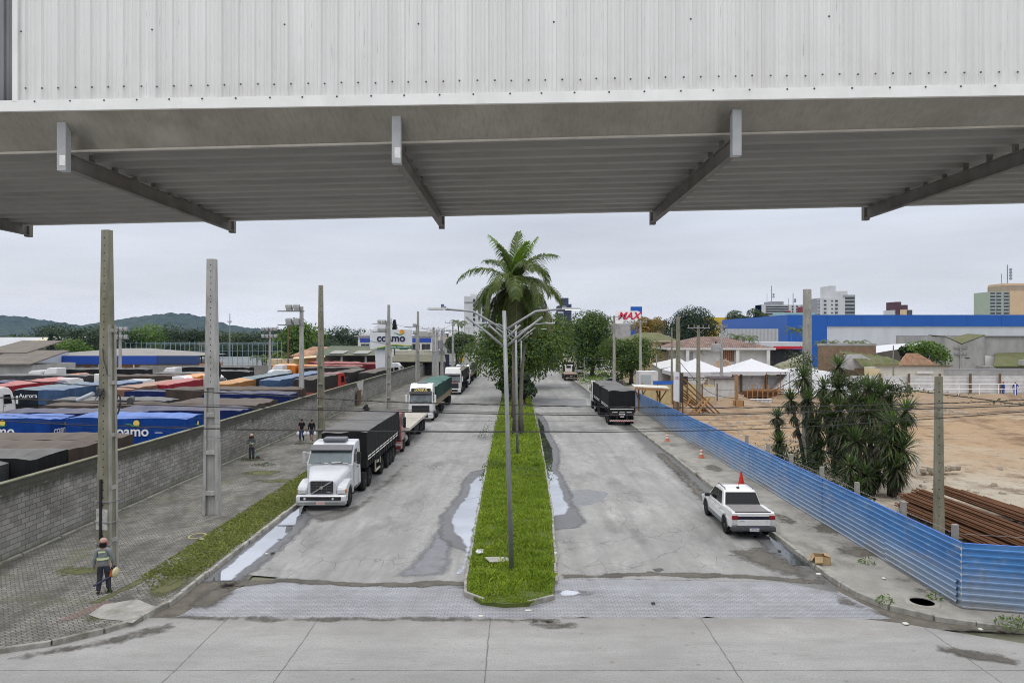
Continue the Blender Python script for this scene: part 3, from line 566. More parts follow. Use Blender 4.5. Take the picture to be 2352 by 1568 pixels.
 while X < 5.8: screw(L(ft(X)) + Vector((random.gauss(0, .005), .007, .15 + random.gauss(0, .004)))); X += .192
 X = -5.5
 while X < 5.8: screw(L(ft(X)) + Vector((random.gauss(0, .02), -.001, -.004))); X += .385
 for k in range(7): screw(L(ft(-5.68 + k * 1.525)) + Vector((0, .007, .8 + random.gauss(0, .01))))
gallery()
# ------------------------------------------------------------------ block wall on the left
def wallx(y): return -19.5 - .006 * (y - 25)
def block_wall():
 w = thing('block_wall', 'long grey concrete block wall with a mossy black top edge along the left pavement', 'wall', (wallx(20), 20, 0))
 s = Nt('grey_blocks'); e = s.xyz(); co = cxy(s, 1, 2)
 bk = s.brick((.34, .33, .305), (.215, .21, .195), (.07, .068, .06), .42, .215, .012, co); c = bk[0]
 c = s.mix(s.rng(s.noise(.4, 5, .6, co=s.co((1, 1, 2))), .35, .65), c, s.mix(1, c, (.68, .67, .64), 'MULTIPLY'))
 top = s.math('ADD', e[2], s.math('MULTIPLY', s.math('SUBTRACT', s.noise(1.1, 6, .75, co=s.co((1, 1, .55))), .5), 1.5)); c = s.mix(s.rng(top, 2.2, 2.6, 0, .84), c, (.032, .032, .02))
 low = s.math('ADD', e[2], s.math('MULTIPLY', s.math('SUBTRACT', s.noise(.9, 6, .7, co=s.co(loc=(1, 5, 2))), .5), .9)); c = s.mix(s.rng(low, .45, .05, 0, .7), c, (.075, .085, .03))
 ch = s.rng(s.noise(2.1, 5, .7, co=s.co((1, .35, 2.6), loc=(8, 1, 4))), .63, .72, 0, .6); c = s.mix(ch, c, (.5, .5, .49))
 s.bump(bk[1], .25, .01); BL = s.out(c, .9)
 b = MB(); n = 45; y0, y1 = 20, 160.5
 def f(u, v):
  y = y0 + (y1 - y0) * u; h = np.interp(y, [20, 160], [3.1, 2.8]); return (wallx(y) - wallx(20), y - y0, h * v)
 b.grid(f, n, 1, flip=False); k = len(b.v)
 b.grid(lambda u, v: tuple(Vector(f(u, v)) + Vector((-.2, 0, 0))), n, 1, flip=True)
 b.add([f(1, 0), tuple(Vector(f(1, 0)) + Vector((-.2, 0, 0))), tuple(Vector(f(1, 1)) + Vector((-.2, 0, 0))), f(1, 1)], [(0, 1, 2, 3)])
 b.build('wall', BL, w)
 cp = MB()
 for i in range(n):
  a, c_ = Vector(f(i / n, 1)), Vector(f((i + 1) / n, 1)); m = (a + c_) / 2
  cp.box((m.x - .1, m.y, m.z + .02), (.25, (c_ - a).y - .015, .05))
 cp.build('coping', soil('mossy_coping', (.27, .26, .2), (.13, .135, .07), 1.5, .6, (.1, .1, .04)), w, bevel=.01)
 ft = MB()
 for i in range(60):
  y = y0 + 2.3 * i; ft.box((wallx(y + 1.1) - wallx(20) + .05, y + 1.1 - y0, .09), (.12, 2.2, .16 + .02 * (i % 3)))
 ft.build('footing', KERB, w, bevel=.02)
 # white peeling plaster patch hanging down from the top
 def on(px, py):
  k = (px - CX) / K; y = (-19.35) / (k + .006); y = (-19.5 + .15) / (k + .006); return Vector((wallx(y) - wallx(20) + .012, y - y0, H - (py - CY) / K * y))
 MB().panel([on(*p) for p in ((818, 877), (835, 872), (834, 884), (832, 905), (829, 907), (825, 896), (821, 888))], .012).build('plaster_patch', M('old_plaster', (.5, .5, .48), .2, 4, .9, dirt=.3), w)
block_wall()
gp = G(860, 929, .12)
bd = thing('board_door', 'brown wooden double board leaning upright against the grey block wall', 'board', (wallx(gp.y) + .22, gp.y, .12), 0)
OLDWOOD = M('old_wood', (.15, .10, .06), .3, 3, .85, .2, streak=(8, 8, 1));
for k in range(2): MB().box((.0, -1.05 + k * 1.12, .95), (.06, 1.05, 1.9 - .1 * k), M=Matrix.Rotation(R(4), 3, 'Y')).build('leaf', OLDWOOD, bd, bevel=.01)
hp = G(842, 943, .12); heap = MB()
for i in range(26):
 a = random.uniform(0, 6.28); r = random.random() * .7; heap.box((r * cos(a) * .45, r * sin(a) * .8, .08 + random.random() * .6 * (1 - r * .7)), (random.uniform(.12, .35), random.uniform(.12, .35), random.uniform(.1, .3)), random.uniform(0, 3), (.7, .7), Matrix.Rotation(random.gauss(0, .4), 3, 'X'))
tag(heap.build('scrap_heap', M('dark_scrap', (.035, .03, .028), .5, 6, .8, .3), bevel=.03, loc=hp), 'small dark heap of scrap at the foot of the block wall beside the leaning boards', 'scrap heap')
# ------------------------------------------------------------------ utility poles
CPOLE = M('pole_concrete', (.33, .32, .29), .2, 1.6, .9, .3, dirt=.6, dirtcol=(.10, .10, .075), streak=(4, 4, .5))
CPOLE_D = M('pole_concrete_mossy', (.23, .22, .17), .25, 1.6, .9, .3, dirt=.75, dirtcol=(.075, .08, .035), streak=(4, 4, .4))
CPOLE_W = M('pole_concrete_white', (.36, .355, .345), .18, 2, .85, .2, dirt=.6, dirtcol=(.12, .118, .10), streak=(4, 4, .4))
IRON = M('dark_iron', (.07, .07, .075), .2, 5, .6); GALV = M('galvanised_steel', (.27, .28, .29), .12, 3, .45, .05, metal=.3, dirt=.3)
HOLE = M('hole_dark', (.03, .03, .028), .1, 5, 1)
def pole(name, label, loc, h, wb, wt, db, dt, mat, rz=0, recess=0, nholes=0, group='concrete power poles along the left pavement', ribs=()):
 """tapering double-T pole: wide holed face towards -Y, recessed web from the ground up to height `recess`"""
 t = thing(name, label, 'utility pole', loc, rz, group)
 wd = lambda z: wb + (wt - wb) * z / h; dd = lambda z: db + (dt - db) * z / h
 b = MB()
 def seg(z0, z1, fx0, fx1, fy0, fy1):
  vs = [(fx * wd(z) / 2, fy * dd(z) / 2, z) for z in (z0, z1) for fx, fy in ((fx0, fy0), (fx1, fy0), (fx1, fy1), (fx0, fy1))]
  b.add(vs, [(3, 2, 1, 0), (4, 5, 6, 7), (0, 1, 5, 4), (1, 2, 6, 5), (2, 3, 7, 6), (3, 0, 4, 7)])
 if recess:
  zs = [0] + list(ribs) + [recess]
  seg(0, recess, -1, -.62, -1, 1); seg(0, recess, .62, 1, -1, 1); seg(0, recess, -.62, .62, -.4, .4)
  for z in ribs: seg(z, z + .2, -.62, .62, -1.06, 1.06)
  seg(recess, h, -1, 1, -1, 1)
 else: seg(0, h, -1, 1, -1, 1)
 b.build('shaft', mat, t, bevel=.012)
 if nholes:
  hb = MB(); z0 = recess + .3 if recess else .8
  for i in range(nholes):
   z = z0 + (h - .3 - z0) * i / (nholes - 1); hb.cyl((0, -dd(z) / 2 - .003, z), (0, -dd(z) / 2 + .01, z), .028, n=8)
  o = hb.build('bolt_hole', HOLE, t); o['kind'] = 'stuff'
 return t
p = G(246, 1312, .12)
p1 = pole('utility_pole', 'tallest nearest concrete pole, mossy with bolt holes, beside the worker in the hard hat', p, 12.45, .62, .30, .40, .24, CPOLE_D, R(-14), 0, 42)
MB().cyl((-.06, -.235, .7), (-.06, -.215, 3.4), .05, n=10).build('black_conduit', M('black_plastic', (.018, .019, .022), .2, 4, .4), p1)
for z in (1.05, 1.85, 2.6): MB().box((0, 0, z), (.66, .46, .03)).build('strap', GALV, p1)
MB().box((-.03, -.203, 1.95), (.5, .012, .75)).build('white_number_patch', M('worn_white_paint', (.5, .5, .47), .25, 7, .9, dirt=.5), p1)
pr = MB()
for i in range(5): pr.box((.31 - .012 * i, 0, 1.2 + 1.9 * i), (.05, .3, .14))
pr.bar((.3, -.14, 0), (.22, -.11, 9), .06, .1); pr.bar((.3, .14, 0), (.22, .11, 9), .06, .1); pr.build('flange', CPOLE, p1)
# gear strapped on the near pole
q = lambda px, py, d=25: P(px, py, d) - p1.location
rot = Matrix.Rotation(-R(-14), 3, 'Z'); ql = lambda px, py, d=25: rot @ q(px, py, d)
MB().cyl(ql(178, 919, 24.6), ql(215, 903, 24.6), .075, n=12).build('splice_closure', M('grey_plastic', (.40, .43, .48), .1, 4, .5), p1)
b = MB()
for k in range(9): b.tube([ql(222, 888), ql(228 + random.uniform(-8, 8), 900 + random.uniform(-6, 14), 24.6), ql(216 + random.uniform(0, 30), 905 + random.uniform(-4, 20), 24.6), ql(240, 890, 24.8)], .014, 5)
b.tube([ql(236, 800, 24.7), ql(239, 828, 24.7), ql(247, 860, 24.7), ql(252, 864, 24.7), ql(254, 830, 24.9), ql(256, 780, 25)], .02, 5); b.build('cable_tangle', IRON, p1)
b = MB(); cc = ql(270, 929, 25.2)
for k in range(3): b.tube([cc + Vector((.10 * cos(a) + .01 * k, .05 * sin(a), .36 * sin(a))) for a in [i * 2 * pi / 20 for i in range(21)]], .022, 5)
b.build('cable_coil', IRON, p1)
MB().cyl(ql(299, 921, 25), ql(304, 914, 25.5), .13, .1, n=14).build('street_light_head', IRON, p1)
p = G(487, 1180, .12)
p2 = pole('utility_pole', 'second concrete pole from the left, pale with ladder-like recessed panels on its lower half', p, 12.3, .74, .40, .5, .33, CPOLE_W, R(4), 6.1, 20, ribs=(.55 + .4, 2.9, 4.7))
q2 = p2.location
b = MB()
for k in range(6): b.tube([P(494, 830, 33.2 - .0) - q2 + Vector((.1 + .14 * cos(a), -.05 + .03 * k, .5 * sin(a) - .45)) for a in [i * 2 * pi / 16 for i in range(17)]], .03, 5)
b.build('cable_coil', M('black_rubber', (.02, .02, .02), .1, 4, .6), p2)
for px, d, top, lab, m in ((737, 53.3, 655, 'third concrete pole along the left pavement, thin and brown, behind the two walking men', CPOLE_D), (893, 81.3, 700, 'concrete pole directly in front of the big white advertising sign', CPOLE), (960, 105.5, 715, 'concrete pole right of the white advertising sign, before the end of the block wall', CPOLE)):
 g0 = P(px, 772, d); g0.z = .12; h = H - (top - CY) / K * d - .12
 pole('utility_pole', lab, g0, h, .62, .32, .48, .28, m, R(8), 6.2, 14, ribs=(1.2, 3.0, 4.8))
def cross_pole(label, px, d, top, w, mat, arms=((0, 2.4),), group=None, zb=.12, lean=0, gear=False):
 g0 = P(px, 772, d); g0.z = zb; h = H - (top - CY) / K * d - zb
 t = thing('utility_pole', label, 'utility pole', g0, 0, group)
 MB().box((lean / 2, 0, h / 2), (w, w * .8, h), top=(.55, .6), M=Matrix.Rotation(0, 3, 'Y')).build('shaft', mat, t, bevel=.01)
 for dz, L_ in arms:
  b = MB(); b.box((lean, -w * .3, h - .3 - dz), (L_, .1, .12)); b.build('crossarm', GALV, t)
  b = MB()
  for x in (-.45, -.2, .2, .45): b.cyl((x * L_ + lean, -w * .3, h - .24 - dz), (x * L_ + lean, -w * .3, h + .06 - dz), .06, .04, n=8)
  b.bar((lean - L_ * .3, -w * .3, h - .35 - dz), (lean, -w * .3, h - .95 - dz), .04, .04); b.bar((lean + L_ * .3, -w * .3, h - .35 - dz), (lean, -w * .3, h - .95 - dz), .04, .04); b.build('insulator', M('insulator', (.25, .2, .18), .2, 5, .4), t)
 if gear: MB().cyl((.75, -.1, h - 3.6), (.75, -.1, h - 1.9), .45, n=14).build('transformer', M('transformer_grey', (.2, .21, .23), .1, 3, .5), t)
 return t
LP = 'power poles beyond the end of the block wall'
cross_pole('square white pole with crossarms just past the end of the block wall', 996, 144, 751, .75, CPOLE_W, ((0, 5), (5, 4)), LP)
cross_pole('white pole carrying a grey transformer beyond the end of the block wall', 1004, 139, 760, .8, CPOLE_W, ((.2, 3),), LP, gear=True)
cross_pole('plain white pole right of the pole with the transformer', 1015, 140, 757, .7, CPOLE_W, ((0, 2.5),), LP)
cross_pole('white pole with two crossarms beside the street trees on the left', 1040, 150, 738, .55, CPOLE_W, ((0, 3.4), (1.8, 3)), LP)
cross_pole('far slim pole half hidden by the median tree', 1066, 215, 741, .5, CPOLE_W, ((0, 4),), LP)
cross_pole('far slim pole at the left edge of the median trees', 1077, 260, 752, .5, CPOLE_W, ((0, 4),), LP)
# right-hand poles
RPG = 'power poles on the right of the road'
g0 = G(2156, 1224, .1); pole('utility_pole', 'short squat concrete pole in front of the rusty steel bars', g0, 6.85, .42, .29, .3, .24, CPOLE_D, R(-24), 0, 16, RPG)
g0 = P(1854, 772, 47); g0.z = .1; pole('utility_pole', 'thick broken-topped concrete pole rising out of the spiky plants', g0, H + 108 / K * 47 - .1, .58, .42, .45, .36, CPOLE, R(12), 0, 20, RPG)
cross_pole('mottled concrete pole behind the site billboard', 1557.5, 80, 727, .62, CPOLE_D, (), RPG)
cross_pole('concrete pole with a crossarm right of the billboard and timber props', 1604, 79, 747, .5, CPOLE_D, ((0, 2.6),), RPG)
cross_pole('thin pale pole with a small crossarm in front of the tiled house', 1657.5, 96, 745, .42, CPOLE_W, ((0, 1.6),), RPG)
cross_pole('thin old pole left of the tiled house', 1543, 100, 753, .32, CPOLE_D, (), RPG)
cross_pole('grey pole with crossarms in front of the big round street tree', 1410.5, 104, 724, .5, CPOLE, ((0, 3.0), (1.6, 2)), RPG)
cross_pole('pale pole standing under the red-lettered supermarket sign', 1471, 112, 735, .46, CPOLE_W, ((0, 2.2),), RPG)
cross_pole('small service pole with a grey meter arm beside the cream house', 1508, 108, 816, .26, CPOLE, (), RPG)
cross_pole('wooden-looking pole with many insulators against the concrete warehouse', 2206, 128, 795, .45, CPOLE, ((0, 2.6), (1.2, 2.4)), RPG)
cross_pole('slim lamp pole in front of the blue and white store', 2035, 150, 790, .3, CPOLE_D, ((0, 1.5),), RPG)
cross_pole('second slim pole against the blue and white store, near the warehouse roof', 2212, 160, 788, .28, CPOLE_D, ((0, 3),), RPG)
cross_pole('short thin pole among the ruined walls', 2052, 112, 853 - 60, .26, CPOLE_D, (), RPG)
# ------------------------------------------------------------------ median street lamps
def lamp(label, base, h, lean, group='double-armed street lamps on the median'):
 t = thing('street_lamp', label, 'street lamp', base, 0, group); r = .085
 S = lambda z: Vector((lean * z / h, 0, z))
 MB().tube([S(0), S(h * .5), S(h)], [r * 1.15, r, r * .85], 12).build('post', GALV, t, smooth=True)
 for sg in (-1, 1):
  zt = h - .1; b = MB()
  b.tube([S(h - .72), S(h - .4) + Vector((sg * .52, 0, 0)), S(h - .02) + Vector((sg * 1.15, 0, 0)), S(h + .02) + Vector((sg * 1.6, 0, 0)), S(h + .06) + Vector((sg * 2.15, 0, 0))], .042, 8)
  b.tube([S(h - 1.35), S(h - .82) + Vector((sg * .62, 0, 0)), S(h - .22) + Vector((sg * 1.4, 0, 0))], .045, 8)
  b.tube([S(h - 1.05), S(h - .52) + Vector((sg * .58, 0, 0))], .04, 8); b.build('arm', GALV, t, smooth=True)
  hd = MB(); hd.box(S(h + .075) + Vector((sg * 2.45, 0, 0)), (.75, .28, .07), top=(.85, .7)); hd.box(S(h + .12) + Vector((sg * 2.2, 0, 0)), (.16, .12, .1)); hd.build('lamp_head', GALV, t, bevel=.015)
  ls = MB(); ls.box(S(h + .033) + Vector((sg * 2.5, 0, 0)), (.5, .22, .012))
  if sg > 0 and base.y < 30:
   m = Nt('lit_led'); m.b.inputs['Emission Color'].default_value = (1, 1, 1, 1); m.b.inputs['Emission Strength'].default_value = 2.2; m = m.out((.9, .9, .9), .4)
  else: m = M('lamp_glass', (.6, .62, .64), .05, 4, .2)
  ls.build('lens', m, t)
  if sg < 0: MB().cyl(S(h + .11) + Vector((-2.25, 0, 0)), S(h + .24) + Vector((-2.25, 0, 0)), .06, n=10).build('photocell', M('blue_plastic', (.05, .12, .3), .1, 5, .4), t)
 return t
def gz(px, py, z): return G(px, py, z)
lamp('nearest double-armed grey street lamp standing in the median grass, right lamp lit', gz(1175, 1310, .13), 9.5, -.27)
lamp('second double-armed street lamp on the median, in front of the palm trunk', gz(1188.5, 1048, .13), 9.42, -.12)
lamp('third double-armed street lamp behind the palm trunk', Vector((.55, 76, .13)), 9.3, 0)
# ------------------------------------------------------------------ overhead cables
CAB = Nt('cable_black').out((.022, .02, .02), .6)
def cable(label, pts, r, d=None, sag=True, twist=0):
 V = [P(x, y, d_) for x, y, d_ in pts]
 # smooth through the points (Catmull-Rom)
 out = []
 for i in range(len(V) - 1):
  p0, p1_, p2_, p3_ = V[max(i - 1, 0)], V[i], V[i + 1], V[min(i + 2, len(V) - 1)]
  for k in range(8):
   t = k / 8; out.append(.5 * ((2 * p1_) + (p2_ - p0) * t + (2 * p0 - 5 * p1_ + 4 * p2_ - p3_) * t * t + (3 * p1_ - p0 - 3 * p2_ + p3_) * t ** 3))
 out.append(V[-1]); b = MB(); b.tube(out, r, 6)
 if twist:
  n = len(out) * 4; q = []
  for i in range(n):
   f = i / (n - 1) * (len(out) - 1); j = min(int(f), len(out) - 2); c = out[j].lerp(out[j + 1], f - j); a = i * .9; q.append(c + Vector((0, cos(a) * twist, sin(a) * twist)))
  b.tube(q, r * .8, 5)
 o = b.build('power_cable', CAB, smooth=True); tag(o, label, 'cable', 'overhead cables crossing the road'); return o
cable('thick twisted cable, uppermost of the bundle crossing the road from the near left pole', [(-700, 792, 25), (0, 868, 25), (225, 886, 25), (588, 906, 25.5), (860, 921, 26), (1137, 929, 26.5), (1470, 935, 27), (1764, 935, 27.5), (2159, 925.7, 28), (2352, 918, 28.5), (3000, 880, 29)], .016, twist=.02)
cable('heavy black cable crossing in the middle of the bundle', [(-700, 880, 25), (0, 914, 25), (225, 925, 25), (588, 937, 25.5), (1137, 950, 26.5), (1500, 953.5, 27), (1764, 949, 27.5), (2352, 931, 28.5), (3000, 905, 29)], .021)
cable('cable running just above the heavy middle cable', [(-700, 872, 25.2), (0, 911, 25.2), (225, 921, 25.2), (588, 932, 25.7), (1137, 946, 26.7), (1500, 949, 27.2), (1764, 945.5, 27.5), (2352, 927, 28.5), (3000, 900, 29)], .009)
cable('thin single wire below the heavy middle cable', [(-500, 950, 26), (225, 956, 26), (588, 962, 26), (1137, 966, 26.5), (1764, 963, 27.5), (2352, 953, 28.5), (3000, 938, 29)], .005)
cable('lowest thick cable crossing the road', [(-700, 925, 25), (0, 966, 25), (225, 977, 25), (588, 987, 25.5), (1137, 992, 26.5), (1440, 991, 27), (1764, 984, 27.5), (2100, 964, 28), (2352, 945, 28.5), (3000, 895, 29)], .018)
cable('wire clipped just above the lowest thick cable', [(-700, 918, 25.2), (0, 961, 25.2), (225, 973, 25.2), (588, 985, 25.7), (1137, 990, 26.7), (1440, 986, 27), (1764, 974, 27.5), (2100, 957, 28), (2352, 941, 28.5), (3000, 890, 29)], .008)
cable('thin wire looping across the yard from the near pole to the left', [(-500, 880, 25), (0, 944, 25), (120, 955, 25), (228, 970, 25), (480, 1003, 30), (560, 1010, 34)], .005)
cable('second thin wire dropping from the near pole along the yard', [(-500, 900, 25), (0, 951, 25), (228, 984, 25), (480, 974, 31), (760, 962, 42), (1137, 957, 50)], .006)
cable('service wire from the ruined plants up to the far right', [(1780, 968, 27.5), (2000, 955, 28), (2200, 950, 28), (2352, 944, 28.5), (3000, 910, 29)], .006)
cable('vine-covered wire running from the broken pole down to the right', [(1862, 872, 46), (1950, 885, 44), (2060, 893, 42), (2160, 905, 40), (2260, 917, 38), (2352, 930, 36), (2600, 960, 33)], .03)
cable('drooping wire between the broken pole and the thin poles to the left', [(1860, 850, 47), (1760, 905, 60), (1700, 915, 70), (1640, 905, 78), (1605, 880, 79), (1560, 830, 74)], .03)
cable('high wire crossing between the far poles over the road', [(690, 753, 100), (1000, 808, 120), (1330, 826, 108), (1410, 826, 104), (1560, 818, 76)], .02)
for i, (a, b_) in enumerate((((996, 757, 144), (1040, 744, 150)), ((1040, 744, 150), (1066, 748, 215)), ((893, 740, 81), (996, 757, 144)), ((960, 748, 105), (1015, 762, 140)), ((737, 752, 53.3), (893, 790, 81.3)), ((893, 806, 81.3), (960, 802, 105.5)))):
 m = ((a[0] + b_[0]) / 2, (a[1] + b_[1]) / 2 + 5, (a[2] + b_[2]) / 2); cable('slack wire between two poles of the left pavement, ' + ('past the transformer pole', 'behind the median tree', 'in front of the advertising sign', 'right of the advertising sign', 'above the covered trailers', 'across the sign lettering')[i], [a, m, b_], .018)
# ------------------------------------------------------------------ vehicles
RUB = M('tyre_rubber', (.014, .0135, .013), .3, 4, .85, .2, dirt=.4, dirtcol=(.06, .055, .05)); RIM = M('steel_rim', (.34, .34, .34), .15, 6, .45, metal=.4, dirt=.3)
GLASS = Nt('windscreen_glass'); GLASS = GLASS.out(GLASS.mix(GLASS.rng(GLASS.noise(.9, 3, .5), .35, .65), (.03, .04, .045), (.12, .15, .16)), .06, 0, .9)
DGLASS = Nt('dark_glass').out((.008, .009, .011), .12, 0, .25)
BLACK = M('black_trim', (.011, .011, .012), .2, 5, .5); CHASSIS = M('chassis_dark', (.014, .014, .014), .3, 3, .8, dirt=.5, dirtcol=(.09, .08, .07))
CHROME = Nt('chrome').out((.6, .6, .6), .18, 1); LAMPG = Nt('headlamp_glass').out((.62, .64, .66), .1, .3); REDL = M('tail_lamp', (.22, .01, .012), .15, 8, .25); AMBER = M('amber_lamp', (.5, .16, .03), .1, 8, .3)
REFL = M('reflective_strip', (.72, .70, .66), .1, 9, .4); PLATE = M('number_plate', (.55, .42, .40), .1, 20, .5); PLATEW = M('white_plate', (.7, .7, .72), .05, 20, .5); INK = M('dark_ink', (.03, .03, .04), .1, 5, .6)
def paint(name, c, dirt=.18): return M('paint_' + name, c, .06, 1.2, .3, 0, coat=.5, dirt=dirt, dirtcol=(.25, .22, .18))
WHITE = paint('white', (.66, .66, .66)); SILVER = paint('silver', (.50, .515, .54), .15); REDP = paint('red', (.20, .035, .035), .3); BRED = paint('bright_red', (.42, .04, .025)); ORG = paint('orange', (.75, .24, .03))
def tarpmat(name, c, dust, k=.75):
 if name in _mc: return _mc[name]
 s = Nt(name); g = s.n('NewGeometry'); nz = s.xyz(g.outputs['Normal'])[2]
 up = s.rng(nz, .35, .9)                                   # dust lies where the cloth is level
 f = s.math('MULTIPLY', up, s.rng(s.noise(.8, 5, .65, co=s.co((.6, 1.5, 1))), .3, .6, .45, k))
 c2 = s.mix(s.rng(s.noise(1.3, 5, .6, co=s.co((1, 1, .5))), .3, .7), sc(c, .72), sc(c, 1.2)); col = s.mix(f, c2, dust)
 s.bump(s.noise(1.1, 4, .6, co=s.co((1.8, 1.8, .35)), dist=.4), .6, .12)
 _mc[name] = s.out(col, .7, 0, .15); return _mc[name]
TARP = {k: tarpmat('tarp_' + k, c, d) for k, c, d in (
 ('black', (.014, .014, .0145), (.20, .197, .19)), ('grey', (.05, .052, .055), (.22, .215, .21)), ('brown', (.062, .046, .036), (.15, .125, .108)), ('navy', (.008, .018, .085), (.17, .165, .185)), ('blue', (.004, .045, .23), (.20, .29, .58)),
 ('steel', (.045, .085, .165), (.25, .29, .36)), ('red', (.24, .015, .025), (.50, .27, .25)), ('salmon', (.17, .09, .055), (.45, .31, .24)), ('orange', (.55, .18, .03), (.62, .40, .27)), ('ochre', (.26, .12, .035), (.56, .36, .2)),
 ('green', (.018, .05, .042), (.10, .20, .17)), ('teal', (.012, .018, .024), (.30, .36, .39)), ('maroon', (.12, .018, .022), (.36, .17, .15)), ('darkbrown', (.032, .028, .024), (.19, .17, .15)))}
_wh = {}
def wheel(parent, x, y, r=.5, w=.3, out=1, rim=RIM, name='wheel'):
 k = (round(r, 3), round(w, 3), out, rim.name)
 if k not in _wh:
  t = MB().lathe([(r * .55, -w / 2), (r * .88, -w / 2), (r * .97, -w * .42), (r, -w * .3), (r, w * .3), (r * .97, w * .42), (r * .88, w / 2), (r * .55, w / 2)], n=20, axis='x').build(name, RUB, smooth=False)
  f = MB(); s = out
  f.lathe([(r * .56, s * w * .46), (r * .53, s * w * .5), (r * .45, s * w * .36), (r * .3, s * w * .2), (r * .28, s * w * .42), (r * .2, s * w * .5), (.01, s * w * .5)], n=14, axis='x')
  for i in range(8): a = 2 * pi * i / 8; f.cyl((s * w * .2, r * .37 * cos(a), r * .37 * sin(a)), (s * w * .34, r * .37 * cos(a), r * .37 * sin(a)), r * .045, n=6)
  q = f.build('rim', rim, t); _wh[k] = t; t.parent = parent; t.location = (x, y, r); return t
 return dup(_wh[k], loc=(x, y, r), parent=parent)
def tarp_mesh(b, w, L, z0, z1, nx=9, ny=None, sag=.05, ridge=.2, puff=.055, seed=0, y0=0):
 """cloth over hoops: flat sides, arched top with dips between the hoops"""
 ny = ny or max(6, int(L / .6)); o = random.Random(seed).random() * 50
 def top(u, v):
  x = (u - .5) * w; y = v * L; e = min(v, 1 - v) * L
  z = z1 + ridge * (1 - (2 * u - 1) ** 2) * min(1, e / .9 + .12) + sag * (cos(y * 2 * pi / 1.25) - 1) * .5 * (1 - (2 * u - 1) ** 4) + puff * 2 * mnoise.noise((x * .9 + o, y * .45, 3)) - .10 * max(0, 1 - e / .7) * (.6 + mnoise.noise((o, x, 1)))
  return (x, y0 + y, z)
 b.grid(top, nx, ny)
 side = lambda sg: (lambda u, v: ((sg * (w / 2 + puff * .7 * mnoise.noise((u * L * 1.1, v * 2 + o, sg)) * sin(v * pi) + .01 * sin(u * L * 5) * (1 - v))), y0 + u * L, z0 + (top(0 if sg < 0 else 1, u)[2] - z0) * v))
 b.grid(side(-1), ny, 3, True); b.grid(side(1), ny, 3)
 end = lambda k: (lambda u, v: ((u - .5) * w, y0 + (L if k else 0) + (puff * mnoise.noise((u * 3 + o, v * 2, k + 5)) * sin(v * pi) + .015 * sin(u * 22)) * (1 if k else 1), z0 + (top(u, k)[2] - z0) * v))
 b.grid(end(0), nx, 3); b.grid(end(1), nx, 3, True)
 return b
def trailer_body(t, w, y0, L, floor, side_top, top, tarp, boards, axles, slats=True, seed=0, rear=False, strips=True, r=.5):
 b = MB(); b.b6(-w / 2, w / 2, y0, y0 + L, floor, side_top); b.build('side_board', boards, t, bevel=.015)
 if slats:
  b = MB(); n = int(L / .62)
  for i in range(n + 1):
   y = y0 + .08 + (L - .16) * i / n
   for sg in (-1, 1): b.box((sg * (w / 2 + .025), y, (floor + side_top) / 2), (.05, .09, side_top - floor)); b.box((sg * (w / 2 + .02), y + .2, floor + .1), (.045, .22, .16))
  b.build('stake', CHASSIS if boards is not WOODB else boards, t)
 if strips:
  b = MB()
  for sg in (-1, 1):
   for k in range(2):
    z = side_top - .1 - .16 * k
    for i in range(int(L / 1.1)): b.b6(sg * (w / 2 + .05) - .006, sg * (w / 2 + .05) + .006, y0 + .2 + 1.1 * i, y0 + 1.12 + 1.1 * i, z - .035, z + .035)
  b.build('reflective_strip', REFL, t)
 if tarp: tarp_mesh(MB(), w + .06, L + .06, side_top - .12, top, seed=seed, y0=y0 - .03).build('tarp', tarp, t, smooth=False)
 b = MB()
 for sg in (-1, 1): b.b6(sg * .45 - .08, sg * .45 + .08, y0 + .1, y0 + L - .1, floor - .32, floor - .01)
 for y in axles: b.cyl((-w / 2 + .3, y, r), (w / 2 - .3, y, r), .09)
 b.b6(-w / 2 + .15, w / 2 - .15, y0 + L - .25, y0 + L - .12, .55, .7)
 b.build('chassis', CHASSIS, t)
 for y in axles:
  for sg in (-1, 1):
   wheel(t, sg * (w / 2 - .17), y, r, .3, sg); wheel(t, sg * (w / 2 - .5), y, r, .3, sg)
 if axles:
  b = MB()
  for sg in (-1, 1): b.b6(sg * (w / 2 - .25) - .25, sg * (w / 2 - .25) + .25, max(axles) + .62, max(axles) + .65, .3, 1.0)
  b.build('mud_flap', BLACK, t)
WOODB = M('timber_boards', (.33, .27, .19), .25, 2, .8, .15, dirt=.4); DBOARD = M('dark_boards', (.014, .014, .015), .2, 3, .6, dirt=.3, dirtcol=(.06, .055, .05)); REDB = M('red_boards', (.23, .06, .045), .2, 3, .6, dirt=.4)
def mirror(t, x, y, z, sg, mat=BLACK, h=.62):
 b = MB(); b.box((x + sg * .22, y, z), (.2, .14, h)); b.build('mirror', mat, t, bevel=.05); b = MB()
 b.tube([(x - sg * .05, y + .1, z + h * .35), (x + sg * .2, y + .05, z + h * .4)], .022); b.tube([(x - sg * .05, y + .1, z - h * .4), (x + sg * .2, y + .05, z - h * .35)], .022); b.build('mirror_arm', CHROME, t)
